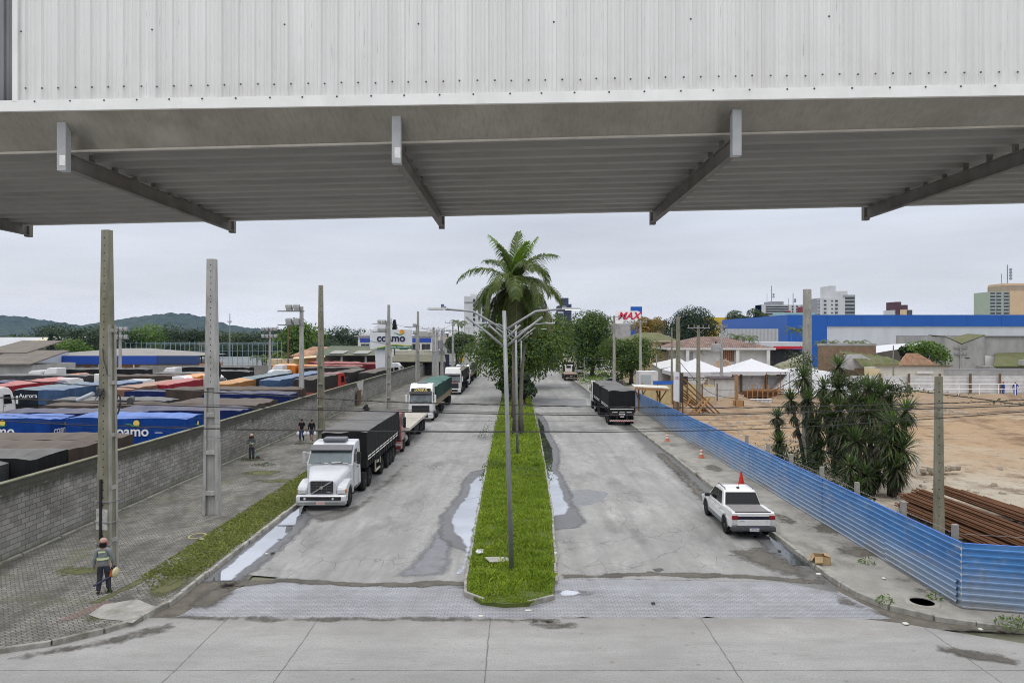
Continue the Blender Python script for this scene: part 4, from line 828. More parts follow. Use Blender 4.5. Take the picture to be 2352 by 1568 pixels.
def cab_over(t, paintm, h=3.85, w=2.5, depth=2.2, visor=True, title=None, titlecol=None, grille_h=(.95, 1.68), light='std', raised=True, skylight=False, low=.36):
 """flat-nosed cab, front at y = 0 looking towards -Y"""
 hs = 3.05 if raised else h - .25
 prof = [(.04, .95), (.0, 1.3), (.02, 1.98), (.3, hs), (.42, hs + .25), (.75, h - .08), (1.1, h), (depth, h - .02), (depth, .95)]
 fx = lambda v: Vector((v.x * (1 - max(0, v.z - 2) * .045), v.y, v.z))
 MB().prism(prof, -w / 2, w / 2, 'x', fx).build('cab', paintm, t, bevel=.09, seg=3)
 sy = lambda z: .02 + (z - 1.98) / (hs - 1.98) * .28
 def front(z0, z1, x0, x1, off, mat, name, bev=0, th=.02):
  f = (lambda z: sy(z)) if z0 >= 1.9 else (lambda z: 0.0)
  k0, k1 = 1 - max(0, z0 - 2) * .045, 1 - max(0, z1 - 2) * .045
  return MB().panel([(x0 * k0, f(z0) - off, z0), (x1 * k0, f(z0) - off, z0), (x1 * k1, f(z1) - off, z1), (x0 * k1, f(z1) - off, z1)], th).build(name, mat, t, bevel=bev)
 front(2.02, hs - .12, -w * .455, w * .455, .004, GLASS, 'windscreen')
 front(1.9, 2.02, -w * .46, w * .46, .006, BLACK, 'cowl')
 b = MB()
 for sg in (-1, 1): b.tube([(sg * .15, -.06, 2.02), (sg * .75, -.03, 2.2)], .014)
 b.build('wiper', BLACK, t)
 if visor:
  MB().prism([(.06, hs - .16), (-.1, hs - .22), (-.1, hs - .18), (.22, hs + .06)], -w * .46, w * .46).build('sun_visor', BLACK if visor != 'grey' else M('visor_grey', (.12, .12, .13), .1, 3, .4), t, bevel=.01)
 if title:
  front(hs - .02, hs + .36, -w * .42, w * .42, .10, BLACK, 'header_panel', .01)
  ty = sy(hs + .17) - .125; text('lettering', title, .36, titlecol or REFL, facing((0, ty - .02, hs + .18), (1, 0, 0), (0, .27, 1)), t, .006, .008, .15)
 MB().b6(-w * .36, w * .36, -.028, .05, *grille_h).build('grille', BLACK, t, bevel=.03)
 b = MB()
 for i in range(5): z = grille_h[0] + .08 + i * (grille_h[1] - grille_h[0] - .16) / 4; b.b6(-w * .34, w * .34, -.045, -.02, z - .012, z + .012)
 b.build('grille_bar', M('dark_grey_bar', (.07, .07, .075), .1, 5, .4), t)
 MB().prism([(-.12, low), (-.16, low + .15), (-.14, .92), (.02, .96), (.55, .96), (.55, low)], -w / 2, w / 2, 'x').build('bumper', paintm, t, bevel=.06)
 MB().b6(-w * .32, w * .32, -.175, -.1, low + .12, low + .42).build('bumper_grille', BLACK, t, bevel=.02)
 for sg in (-1, 1):
  MB().box((sg * w * .41, -.13, .74), (.36, .08, .2)).build('headlight', LAMPG, t, bevel=.03)
  mirror(t, sg * w / 2, .12, 2.35, sg, WHITE if paintm is WHITE else BLACK, .8)
  p = [(.45, 2.05), (1.35, 2.05), (1.35, 2.95), (.62, 2.95)]
  q = [(sg * (w / 2 * (1 - max(0, z - 2) * .045) + .004), y, z) for y, z in p]; MB().panel(q if sg > 0 else list(reversed(q)), .008).build('side_window', DGLASS, t)
  b = MB(); b.b6(*sorted((sg * (w / 2 + .003), sg * (w / 2 + .008))), 1.42, 1.445, 1.0, 3.0); b.box((sg * (w / 2 + .02), 1.3, 1.85), (.04, .14, .05)); b.build('door_seam', BLACK, t)
 if skylight: MB().panel([(-.45, .5, hs + .33), (.45, .5, hs + .33), (.45, 1.0, h + .0), (-.45, 1.0, h + .0)], .03).build('skylight', M('skylight_grey', (.2, .21, .23), .1, 4, .2), t); MB().b6(-.5, .5, 1.1, 1.9, h - .02, h + .13).build('roof_cooler', M('cooler_grey', (.13, .135, .15), .1, 4, .5), t, bevel=.04)
 MB().b6(-w * .16, w * .16, -.185, -.17, low + .02, low + .13).build('number_plate', PLATE, t)
def tractor_rear(t, w, y0, axles, r=.52):
 b = MB()
 for sg in (-1, 1): b.b6(sg * .42 - .06, sg * .42 + .06, y0, max(axles) + .7, .7, .95)
 b.b6(-.5, .5, min(axles) - .3, max(axles) + .3, .95, 1.15); b.build('frame', CHASSIS, t)
 for sg in (-1, 1): MB().cyl((sg * (w / 2 - .36), y0 + .15, .75), (sg * (w / 2 - .36), y0 + 1.15, .75), .33, n=16).build('fuel_tank', M('tank_alloy', (.35, .35, .34), .15, 3, .4, metal=.6, dirt=.4), t)
 for y in axles:
  for sg in (-1, 1): wheel(t, sg * (w / 2 - .17), y, r, .3, sg); wheel(t, sg * (w / 2 - .5), y, r, .3, sg)
KERBT = 'trucks queueing along the left kerb'
# --- white bonneted tractor with black covered trailer
def bonnet_truck():
 t = thing('truck', 'silver-white bonneted truck pulling a long black tarped trailer, nearest of the parked trucks', 'truck', (-9.72, 34.05, 0), 0, KERBT); w = 2.42
 # bonnet: lofted, narrower nose between round wings
 secs = [(0.06, .72, .80, 1.50), (.25, .78, .78, 1.60), (.8, .92, .78, 1.78), (1.55, 1.12, .8, 2.02)]
 b = MB(); rings = []
 for y, hw, z0, z1 in secs: rings.append([(-hw, y, z0), (-hw * 1.0, y, z1 - .28), (-hw * .93, y, z1 - .1), (-hw * .72, y, z1 - .015), (0, y, z1 + .02), (hw * .72, y, z1 - .015), (hw * .93, y, z1 - .1), (hw, y, z1 - .28), (hw, y, z0)])
 n = len(rings[0]); b.add([p for r in rings for p in r], [(i * n + j, i * n + j + 1, (i + 1) * n + j + 1, (i + 1) * n + j) for i in range(len(secs) - 1) for j in range(n - 1)] + [tuple(range(n - 1, -1, -1)), tuple(range(3 * n, 4 * n))])
 bo = b.build('bonnet', SILVER, t, bevel=.05, smooth=False)
 fx = lambda v: Vector((v.x * (1 - max(0, v.z - 2.05) * .07), v.y, v.z))
 MB().prism([(1.5, .75), (1.5, 2.02), (2.02, 2.8), (2.2, 2.95), (2.6, 3.06), (3.4, 3.1), (3.4, .75)], -w / 2, w / 2, 'x', fx).build('cab', SILVER, t, bevel=.08, seg=3)
 yz = lambda z: 1.5 + (z - 2.02) / .78 * .52
 def fr(z0, z1, x0, x1, off, mat, nm, th=.02):
  k0, k1 = 1 - max(0, z0 - 2.05) * .07, 1 - max(0, z1 - 2.05) * .07
  return MB().panel([(x0 * k0, yz(z0) - off, z0), (x1 * k0, yz(z0) - off, z0), (x1 * k1, yz(z1) - off, z1), (x0 * k1, yz(z1) - off, z1)], th).build(nm, mat, t)
 fr(2.06, 2.76, -w * .465, w * .465, .004, M('pale_windscreen', (.085, .115, .125), .35, 1.2, .07, spec=.7), 'windscreen')
 b = MB(); b.box((-.25, yz(2.1) - .07, 2.1), (.35, .03, .06)); b.box((.35, yz(2.12) - .07, 2.12), (.5, .03, .09)); b.box((.8, yz(2.1) - .07, 2.1), (.3, .03, .05)); b.build('dash_papers', M('paper_white', (.6, .6, .58), .1, 9, .8), t)
 b = MB(); b.tube([(-.95, yz(2.06) - .06, 2.07), (-.3, yz(2.06) - .06, 2.1)], .016); b.tube([(.0, yz(2.06) - .06, 2.07), (.7, yz(2.06) - .06, 2.12)], .016); b.build('wiper', BLACK, t)
 fr(2.7, 2.79, -w * .46, w * .46, .012, BLACK, 'screen_band')
 MB().prism([(1.98, 2.72), (1.74, 2.70), (1.74, 2.76), (2.0, 2.98), (2.16, 2.94)], -w * .455, w * .455).build('sun_visor', M('visor_grey', (.12, .12, .13), .1, 3, .4), t, bevel=.012)
 MB().b6(-.62, .62, 2.4, 3.05, 3.06, 3.28).build('roof_cooler', M('cooler_grey', (.13, .135, .15), .1, 4, .5), t, bevel=.09, seg=3)
 for sg in (-1, 1):
  # wing over the front wheel
  b = MB(); pr = [(.1, .72), (.02, 1.0), (.12, 1.18), (.4, 1.3), (.9, 1.42), (1.45, 1.36), (1.62, 1.0), (1.62, .55), (1.5, .55), (1.42, .85), (1.15, 1.08), (.85, 1.1), (.55, .92), (.42, .62), (.1, .55)]
  x0, x1 = (.74, w / 2 + .02) if sg > 0 else (-w / 2 - .02, -.74); b.prism(pr, x0, x1); b.build('wing', SILVER, t, bevel=.06, seg=3)
  MB().box((sg * .98, .03, .96), (.4, .12, .2), sg * .12, (.85, 1)).build('headlight', LAMPG, t, bevel=.02)
  MB().box((sg * 1.21, .08, .97), (.06, .12, .2)).build('indicator', AMBER, t, bevel=.01)
  mirror(t, sg * (w / 2), 1.85, 2.32, sg, M('mirror_silver', (.4, .4, .42), .1, 4, .3) if sg < 0 else BLACK, .66)
  q = [(sg * (w / 2 * (1 - max(0, z - 2.05) * .07) + .005), y, z) for y, z in ((1.8, 2.08), (2.55, 2.08), (2.55, 2.72), (2.12, 2.72))]; MB().panel(q if sg > 0 else q[::-1], .01).build('side_window', DGLASS, t)
  b = MB(); b.box((sg * (w / 2 + .004), 1.72, 1.4), (.012, .02, 1.2)); b.box((sg * (w / 2 + .004), 2.66, 1.7), (.012, .02, 1.9)); b.box((sg * (w / 2 + .02), 2.5, 1.75), (.04, .16, .05)); b.build('door_seam', BLACK, t)
  b = MB(); b.b6(*sorted((sg * (w / 2 - .35), sg * (w / 2 - .02))), 1.75, 2.35, .45, .52); b.b6(*sorted((sg * (w / 2 - .3), sg * (w / 2 - .02))), 1.78, 2.32, .85, .9); b.build('step', CHASSIS, t)
  wheel(t, sg * (w / 2 - .16), .98, .52, .3, sg); wheel(t, sg * (w / 2 - .17), 4.55, .52, .3, sg); wheel(t, sg * (w / 2 - .17), 5.75, .52, .3, sg); wheel(t, sg * (w / 2 - .5), 4.55, .52, .3, sg); wheel(t, sg * (w / 2 - .5), 5.75, .52, .3, sg)
  b = MB(); b.cyl((sg * (w / 2 - .35), 2.5, .78), (sg * (w / 2 - .35), 3.5, .78), .32, n=16); b.build('fuel_tank', M('tank_alloy', (.35, .35, .34), .15, 3, .4, metal=.6, dirt=.4), t)
 MB().b6(-.56, .56, -.01, .1, .86, 1.47).build('grille', BLACK, t, bevel=.03)
 b = MB()
 for i in range(7): z = .92 + i * .08; b.b6(-.52, .52, -.03, 0, z - .012, z + .012)
 for x in (-.26, 0, .26): b.b6(x - .01, x + .01, -.028, 0, .9, 1.44)
 b.build('grille_bar', M('dark_grey_bar', (.07, .07, .075), .1, 5, .4), t)
 b = MB(); b.bar((-.5, -.05, .86), (.5, -.05, 1.47), .03, .06); b.lathe([(.08, -.02), (.08, .02)], n=16); v = b.v[-32:]; b.v[-32:] = [(x, -.05 + z, 1.165 + y) for x, y, z in v]; b.build('emblem_bar', CHROME, t)
 text('lettering', 'NH12', .09, CHROME, FRONT((.4, -.035, .93)), t, .004, .002)
 MB().prism([(-.16, .42), (-.2, .55), (-.18, .78), (-.05, .82), (.35, .82), (.35, .42)], -w / 2 - .03, w / 2 + .03).build('bumper', SILVER, t, bevel=.07, seg=3)
 MB().b6(-w * .42, w * .42, -.21, -.15, .56, .74).build('bumper_grille', BLACK, t, bevel=.015)
 MB().prism([(-.14, .3), (-.17, .42), (.3, .42), (.3, .3)], -w / 2, w / 2).build('lower_bumper', M('bumper_grey', (.26, .27, .26), .1, 3, .6), t, bevel=.03)
 for x in (-.78, .62): MB().cyl((x, -.225, .65), (x, -.2, .65), .06, n=12).build('fog_lamp', LAMPG, t)
 MB().b6(-.22, .24, -.2, -.185, .35, .5).build('number_plate', PLATE, t); text('plate_text', 'LAK0D09', .1, M('plate_red', (.3, .06, .05), .1, 9, .6), FRONT((.01, -.2, .425)), t, .003)
 b = MB()
 for sg in (-1, 1): b.b6(sg * .42 - .06, sg * .42 + .06, 1.5, 6.4, .7, .95)
 b.build('frame', CHASSIS, t)
 b = MB(); b.b6(.96, 1.03, 4.0, 4.12, .9, 2.2); b.b6(-.9, .9, 3.6, 3.75, 1.2, 2.3); b.build('rear_gear', CHASSIS, t)
 trailer_body(t, 2.5, 4.5, 10.6, 1.28, 1.98, 3.32, TARP['black'], DBOARD, [9.2, 11.2, 12.2, 13.2], seed=3)
 b = MB(); b.b6(1.14, 1.2, 7.3, 8.9, .5, .62); b.b6(1.14, 1.2, 7.3, 7.42, .6, 1.25); b.b6(1.14, 1.2, 8.8, 8.9, .6, 1.25); b.b6(1.12, 1.19, 7.9, 8.3, .95, 1.1); b.build('side_guard', M('cream_guard', (.5, .47, .38), .1, 4, .6, dirt=.3), t)
bonnet_truck()
# --- dark red flat-nosed truck with an empty flatbed trailer
def red_truck():
 t = thing('truck', 'dark red flat-nosed truck with an empty pale flatbed, half hidden behind the black trailer', 'truck', (-9.7, 50.3, 0), 0, KERBT)
 cab_over(t, REDP, 3.05, 2.45, 1.95, True, raised=False, grille_h=(.95, 1.5));
 for sg in (-1, 1): wheel(t, sg * 1.06, 1.3, .52, .3, sg)
 tractor_rear(t, 2.45, 2.1, [4.1])
 b = MB(); b.b6(-1.25, 1.25, 3.1, 14.2, 1.36, 1.5); b.build('flatbed', M('flatbed_planks', (.42, .39, .34), .2, 3, .85, .2, streak=(6, .4, 1), dirt=.4), t)
 b = MB()
 for sg in (-1, 1): b.b6(sg * 1.29 - .04, sg * 1.29 + .04, 3.1, 14.2, 1.3, 1.53)
 b.b6(-1.29, 1.29, 3.05, 3.12, 1.3, 1.58); b.build('bed_rail', M('cream_rail', (.55, .53, .46), .1, 3, .6, dirt=.3), t)
 b = MB(); [b.b6(sg * .45 - .1, sg * .45 + .1, 3.4, 14, .95, 1.36) for sg in (-1, 1)]; b.b6(.7, 1.2, 6.5, 9.3, .55, 1.3); b.build('chassis', CHASSIS, t)
 MB().lathe([(.3, -.13), (.5, -.13), (.52, 0), (.5, .13), (.3, .13)], (.7, 2.6, 1.75), 18, 'x').build('spare_wheel', RUB, t)
 for y in (10.6, 11.8, 13):
  for sg in (-1, 1): wheel(t, sg * 1.05, y, .5, .3, sg); wheel(t, sg * .72, y, .5, .3, sg)
red_truck()
def queue_truck(label, loc, title, tcol, L, tarp, boards, top, rows, grp=KERBT, rz=0, h=3.85, skylight=True, gap=None):
 t = thing('truck', label, 'truck', loc, rz, grp); cab_over(t, WHITE, h, 2.5, 2.2, True, title, tcol, skylight=skylight)
 for sg in (-1, 1): wheel(t, sg * 1.08, 1.35, .52, .3, sg)
 tractor_rear(t, 2.5, 2.3, [3.6, 4.8])
 parts = [(3.0, L)] if not gap else [(3.0, L / 2 - .4), (3.0 + L / 2 + .4, L / 2 - .4)]
 for i, (y0, ln) in enumerate(parts):
  trailer_body(t, 2.5, y0, ln, 1.35, 2.05, top, tarp, boards, [y0 + ln - a for a in rows], seed=i + int(L), strips=False)
 return t
YEL = M('yellow_letters', (.75, .6, .2), .1, 9, .5)
queue_truck('white high-roofed truck with a black header sign and a dark green tarped trailer', (-9.72, 69.3, 0), 'LOGSUL', YEL, 17, TARP['green'], WOODB, 3.45, (1.2, 2.4), gap=True)
iv = queue_truck('white high-roofed truck with a dark brown tarped trailer, third from the end of the queue', (-9.5, 101.5, 0), None, None, 14, TARP['darkbrown'], DBOARD, 3.5, (1.2, 2.4, 3.6), h=4.05, skylight=False, gap=True)
text('lettering', 'TRANS', .3, BRED, FRONT((.35, -.05, 1.82)), iv, .006, .006, .2)
queue_truck('white truck with a grey-green tarped trailer, farthest of the queue', (-9.6, 121.5, 0), None, None, 21, TARP['grey'], WOODB, 3.5, (1.2, 2.4), h=3.6, gap=True)
# --- black double trailer on the right, seen from behind
def right_truck():
 t = thing('truck', 'black covered double trailer truck seen from behind beside the blue fence', 'truck', (10.28, 66.2, 0), 0, 'trucks parked on the right side'); w = 2.55
 for i, (y0, L) in enumerate(((0.3, 6.4), (7.3, 6.6))): trailer_body(t, w, y0, L, 1.25, 1.98, 3.42, TARP['black'], DBOARD, [y0 + 1.0, y0 + 2.2] if i == 0 else [y0 + 1, y0 + 2.2], seed=20 + i)
 b = MB()
 for k in range(2): b.b6(-1.15, 1.15, .235, .25, 1.78 - .2 * k, 1.85 - .2 * k)
 b.build('rear_strip', REFL, t)
 b = MB(); b.b6(-1.2, 1.2, .2, .3, 1.02, 1.4); b.b6(-.6, -.42, .25, .35, .5, 1.1); b.b6(.42, .6, .25, .35, .5, 1.1); b.build('rear_frame', DBOARD, t)
 for x in (-1.05, -.9, .95, 1.1): MB().cyl((x, .17, 1.12), (x, .2, 1.12), .055, n=10).build('tail_light', REDL, t)
 b = MB(); [b.b6(x - .25, x + .25, .185, .2, 1.28, 1.34) for x in (-.7, 0, .7)]; b.build('rear_marker', REFL, t)
 MB().b6(-.28, .28, .17, .2, 1.04, 1.17).build('number_plate', PLATEW, t); MB().b6(-.2, .2, .17, .2, .82, .92).build('second_plate', PLATE, t)
 s = Nt('hazard_stripes'); e = s.xyz(); m = s.math('FRACT', s.math('MULTIPLY', s.math('ADD', e[0], s.math('MULTIPLY', e[2], 1.0)), 5.5)); s = s.out(s.mix(s.math('GREATER_THAN', m, .5), (.7, .68, .66), (.42, .05, .05)), .5)
 MB().b6(-1.2, 1.2, .12, .22, .42, .56).build('bumper_bar', s, t); text('plate_text', 'SCARIDE', .09, INK, FRONT((0, .165, 1.105)), t, .003)
 c = thing('cab', None, None); cab_over(c, WHITE, 3.3, 2.5, 2.0, True, raised=False)
 for ch in list(c.children): ch.parent = t; ch.matrix_parent_inverse = Matrix.Identity(4); ch.rotation_euler = (0, 0, pi); ch.location = (0, 17.4, 0)
 bpy.data.objects.remove(c);
 for y in (12.9, 16.1):
  for sg in (-1, 1): wheel(t, sg * 1.06, y, .5, .3, sg)
 MB().b6(-1.35, -1.3, 11.2, 12.0, .5, .75).build('side_guard', WHITE, t)
right_truck()
def flatbed():
 t = thing('truck', 'flatbed lorry with a wooden bed and white cab seen from behind on the right', 'truck', (10.7, 133, 0), 0, 'trucks parked on the right side')
 MB().b6(-1.3, 1.3, 0, 7.2, 1.22, 1.38).build('flatbed', M('brown_planks', (.27, .2, .15), .25, 3, .85, streak=(6, .4, 1)), t)
 MB().b6(-1.1, 1.1, 7.3, 9, 1.1, 3.05).build('cab', WHITE, t, bevel=.12); MB().b6(-1.2, 1.2, 7.0, 7.25, 1.3, 3.35).build('headboard', DBOARD, t, bevel=.05)
 MB().b6(-.92, .92, 6.93, 7.0, 1.38, 2.9).build('cab_back', WHITE, t, bevel=.04); MB().b6(-.45, .45, 6.9, 6.93, 2.2, 2.65).build('rear_window', DGLASS, t); [MB().b6(x - .22, x + .22, 6.9, 6.93, 1.5, 2.6).build('stake_panel', BLACK, t) for x in (-.95, .95)]
 MB().b6(-1.15, 1.15, .05, .4, .75, 1.2).build('rear_frame', CHASSIS, t)
 for x in (-.8, .8): MB().cyl((x, 0, 1.0), (x, .05, 1.0), .08, n=10).build('tail_light', REDL, t)
 MB().b6(-.25, .25, .0, .05, .85, .98).build('number_plate', PLATE, t)
 MB().b6(-1.2, 1.2, -.05, .05, .45, .56).build('bumper_bar', bpy.data.materials['hazard_stripes'], t)
 MB().b6(-.5, .5, .4, 8.5, .7, 1.2).build('chassis', CHASSIS, t)
 for y in (1.2, 2.4, 8.0):
  for sg in (-1, 1): wheel(t, sg * 1.08, y, .5, .3, sg)
 for sg in (-1, 1): mirror(t, sg * 1.15, 8.6, 2.2, sg, BLACK)
flatbed()
# --- passenger cars (rear at y = 0, nose towards +Y)
def car(label, loc, rz, paintm, kind='hatch', name='car', cat='car', grp='cars driving on the road'):
 t = thing(name, label, cat, loc, rz, grp); L, w, h = {'hatch': (3.95, 1.75, 1.5), 'suv': (4.3, 1.85, 1.7), 'sedan': (4.4, 1.78, 1.47), 'van': (4.6, 1.9, 1.9)}[kind]
 def arch(y, r=.37): return [(y + r * cos(a), .34 + r * sin(a)) for a in [pi * i / 8 for i in range(9)]]
 f, r_ = L - .85, .8
 body = [(0.05, .3), (.0, .6), (.06, h * .62), (L * .55, h * .64), (L - 1.0, h * .6), (L - .15, h * .47), (L, .5), (L - .05, .28)] + arch(f)[0:9] + arch(r_)
 body = [(0.05, .3), (.0, .6), (.06, h * .62), (L * .55, h * .64), (L - 1.0, h * .6), (L - .15, h * .47), (L, .5), (L - .05, .28), (f + .37, .28)] + arch(f) + [(r_ + .37, .28)] + arch(r_) + [(r_ - .37, .28)]
 MB().prism(body, -w / 2, w / 2, 'x', lambda v: Vector((v.x * (1 - max(0, v.z - .75) * .1), v.y, v.z))).build('body', paintm, t, bevel=.05)
 rt = .25 if kind in ('suv', 'van', 'hatch') else .9
 gh = [(.1 if kind != 'sedan' else .55, h * .61), (rt + .1, h - .06), (rt + .5, h), (L * .5, h), (L * .52 + .1, h - .04), (L - 1.15, h * .6)]
 tap = lambda v: Vector((v.x * (1 - max(0, v.z - h * .6) / (h * .4) * .17), v.y, v.z))
 MB().prism(gh, -w * .47, w * .47, 'x', tap).build('cabin', paintm, t, bevel=.05)
 def fr(z0, z1, y0, y1, k, nm):
  a = lambda z: w * k * (1 - (z - h * .6) / (h * .4) * .17)
  p = [(-a(z0), y0, z0), (a(z0), y0, z0), (a(z1), y1, z1), (-a(z1), y1, z1)]; MB().panel(p, .02).build(nm, DGLASS, t)
 g0, g1 = gh[0], gh[1]; fr(h * .66, h - .1, g0[0] + (g1[0] - g0[0]) * .14 - .02, g1[0] - .04, .4, 'rear_window')
 e0, e1 = gh[-1], gh[-2]
 p0 = e0[0] + (e1[0] - e0[0]) * .1 + .02; a = lambda z: w * .41 * (1 - (z - h * .6) / (h * .4) * .17)
 MB().panel([(a(h * .65), p0, h * .65), (-a(h * .65), p0, h * .65), (-a(h - .1), e1[0] + .1, h - .1), (a(h - .1), e1[0] + .1, h - .1)], .02).build('windscreen', GLASS, t)
 for sg in (-1, 1):
  q = [Vector((sg * w * .47, y, z)) for y, z in ((.55, h * .65), (L - 1.5, h * .65), (L * .52, h - .1), (.62, h - .1))]; q = [tap(v) + Vector((sg * .012, 0, 0)) for v in q]
  MB().panel(q if sg > 0 else q[::-1], .008).build('side_window', DGLASS, t)
  MB().box((sg * w * .4, .02, h * .55), (.22, .1, .2)).build('tail_light', REDL, t, bevel=.02); MB().box((sg * w * .38, L - .08, h * .44), (.36, .14, .14)).build('headlight', LAMPG, t, bevel=.03)
  MB().box((sg * (w / 2 + .06), L - 1.55, h * .66), (.2, .12, .13)).build('mirror', BLACK, t, bevel=.03)
  for y in (f, r_): wheel(t, sg * (w / 2 - .1), y, .32, .2, sg)
 MB().b6(-.25, .25, -.03, .0, .55, .67).build('number_plate', PLATEW, t); MB().b6(-w * .46, w * .46, -.03, .1, .3, .46).build('rear_bumper', BLACK, t, bevel=.02); MB().b6(-w * .36, w * .36, L - .06, L + .02, .36, .52).build('grille', BLACK, t, bevel=.02)
 return t
GREYP = paint('dark_grey', (.05, .052, .056)); SILC = paint('silver_car', (.5, .51, .52))
car('dark grey hatchback driving away on the right carriageway', (10.0, 171, 0), 0, GREYP, 'hatch'); car('white compact suv parked on the grass right of the flatbed lorry', (14.3, 155, .05), R(-6), WHITE, 'suv', grp='cars parked off the road')
car('dark van far up the right carriageway under the median tree', (10.6, 213, 0), 0, GREYP, 'van'); car('silver suv driving towards the camera far up the left carriageway', (-8.25, 198, 0), pi, SILC, 'suv'); car('second silver car directly behind the silver suv on the left carriageway', (-7.3, 215, 0), pi, SILC, 'sedan')
car('dark car parked under the tree behind the black double trailer', (18.4, 118, .06), R(80), GREYP, 'sedan', grp='cars parked off the road'); car('white and blue van far away beside the yellow road sign', (14.4, 330, .05), 0, WHITE, 'van', grp='cars parked off the road')
for i, (px, py, lab) in enumerate(((1052, 835, 'white hatchback parked far behind the last queueing truck'), (1046, 838, 'grey hatchback parked far away near the street trees on the left'))): g0 = G(px, py + 3, .1); car(lab, g0, R(170), (WHITE, GREYP)[i], 'hatch', grp='cars parked off the road')
# --- white pickup in the right foreground
def pickup():
 t = thing('pickup_truck', 'white double-cab pickup with a grey bed cover parked by the right kerb', 'pickup', (10.15, 29.2, 0), R(-.5)); L, w = 5.0, 1.9
 CLAD = M('grey_cladding', (.20, .21, .21), .12, 4, .6)
 def arch(y, r=.44): return [(y + r * cos(a), .4 + r * sin(a)) for a in [pi * i / 10 for i in range(11)]]
 f, r_ = 4.05, 1.0; belt = 1.08
 body = [(.06, .52), (.0, .8), (.02, 1.12), (.1, 1.15), (1.5, 1.14), (1.6, belt), (3.75, 1.05), (4.4, 1.0), (4.9, .86), (5.0, .6), (4.95, .42), (f + .44, .42)] + arch(f) + [(r_ + .44, .42)] + arch(r_) + [(r_ - .44, .5)]
 sh = lambda v: Vector((v.x * (1 - max(0, v.z - .85) * .13 - max(0, v.y - 4.1) * .09 - max(0, .12 - v.y) * .25), v.y, v.z))
 MB().prism(body, -w / 2, w / 2, 'x', sh).build('body', WHITE, t, bevel=.06, seg=3)
 tap = lambda v: Vector((v.x * (1 - max(0, v.z - 1.05) / .7 * .2), v.y, v.z))
 MB().prism([(1.42, 1.04), (1.86, 1.66), (2.15, 1.74), (2.9, 1.75), (3.2, 1.68), (4.05, 1.03)], -.87, .87, 'x', tap).build('cabin', WHITE, t, bevel=.06, seg=3)
 a = lambda z: .80 * (1 - (z - 1.05) / .7 * .2)
 MB().panel([(-a(1.14), 1.44, 1.16), (a(1.14), 1.44, 1.16), (a(1.6), 1.785, 1.63), (-a(1.6), 1.785, 1.63)], .02).build('rear_window', DGLASS, t, bevel=.006)
 MB().panel([(a(1.1), 4.0, 1.09), (-a(1.1), 4.0, 1.09), (-a(1.65), 3.26, 1.66), (a(1.65), 3.26, 1.66)], .015).build('windscreen', GLASS, t)
 for sg in (-1, 1):
  for ys in (((1.78, 1.12), (2.48, 1.12), (2.48, 1.62), (2.08, 1.62)), ((2.54, 1.12), (3.72, 1.11), (3.2, 1.6), (2.54, 1.62))):
   q = [tap(Vector((sg * .87, y, z))) + Vector((sg * .008, 0, 0)) for y, z in ys]; MB().panel(q if sg > 0 else q[::-1], .008).build('side_window', DGLASS, t)
  MB().tube([(sg * .63, 1.95, 1.74), (sg * .63, 2.05, 1.79), (sg * .63, 3.0, 1.80), (sg * .63, 3.1, 1.75)], .022).build('roof_rail', M('rail_dark', (.09, .09, .1), .1, 4, .4), t)
  for y in (f, r_):
   b = MB(); pts = [(y + .47 * cos(x), .4 + .47 * sin(x)) for x in [pi * i / 10 for i in range(11)]]; inn = [(y + .41 * cos(x), .4 + .41 * sin(x)) for x in [pi * i / 10 for i in range(11)]]
   x0 = sg * (w / 2 - .05); x1 = sg * (w / 2 + .018); vs = [(x, *p) for x in (x0, x1) for p in pts + inn]; k = 22
   b.add(vs, [(i, i + 1, 11 + i + 1, 11 + i) for i in range(10)] + [(k + i, k + i + 1, k + 11 + i + 1, k + 11 + i) for i in range(10)] + [(i, i + 1, k + i + 1, k + i) for i in range(10)] + [(11 + i, 12 + i, k + 12 + i, k + 11 + i) for i in range(10)]); b.build('arch_trim', CLAD, t)
   wheel(t, sg * (w / 2 - .11), y, .375, .24, sg, M('alloy_rim', (.30, .30, .31), .1, 6, .35, metal=.6))
  MB().b6(*sorted((sg * (w / 2 - .05), sg * (w / 2 + .012))), r_ + .47, f - .47, .36, .56).build('sill', CLAD, t, bevel=.02)
  MB().box((sg * (w / 2 + .1), 3.45, 1.15), (.24, .14, .17)).build('mirror', BLACK, t, bevel=.04)
  MB().box((sg * .79, .015, .95), (.27, .1, .17), top=(.96, 1)).build('tail_light', REDL, t, bevel=.02)
  MB().box((sg * .86, .03, .47), (.14, .1, .08)).build('rear_reflector', REDL, t)
  b = MB(); [b.b6(*sorted((sg * (w / 2 * .985), sg * (w / 2 * .985 + .004))), y - .006, y + .006, .58, 1.06) for y in (1.62, 2.5, 3.55)]; b.build('door_seam', M('seam_grey', (.3, .3, .3), .1, 5, .6), t)
  b = MB(); [b.box((sg * (w / 2 * .985 + .015), y, .93), (.03, .18, .035)) for y in (1.85, 2.72)]; b.build('door_handle', WHITE, t)
  MB().box((sg * .72, 4.86, .76), (.42, .2, .14)).build('headlight', LAMPG, t, bevel=.03)
 MB().b6(-.72, .72, .12, 1.46, 1.14, 1.17).build('bed_cover', M('grey_bed_cover', (.20, .19, .185), .12, 5, .7, .1), t, bevel=.01); MB().b6(-.76, .76, .085, .12, 1.13, 1.18).build('cover_bar', BLACK, t)
 MB().b6(-.72, .72, -.02, .03, .87, 1.0).build('light_bar', M('navy_gloss', (.012, .013, .03), .1, 4, .2), t, bevel=.01)
 MB().b6(-.70, .70, -.022, .02, .6, .85).build('tailgate', WHITE, t, bevel=.015)
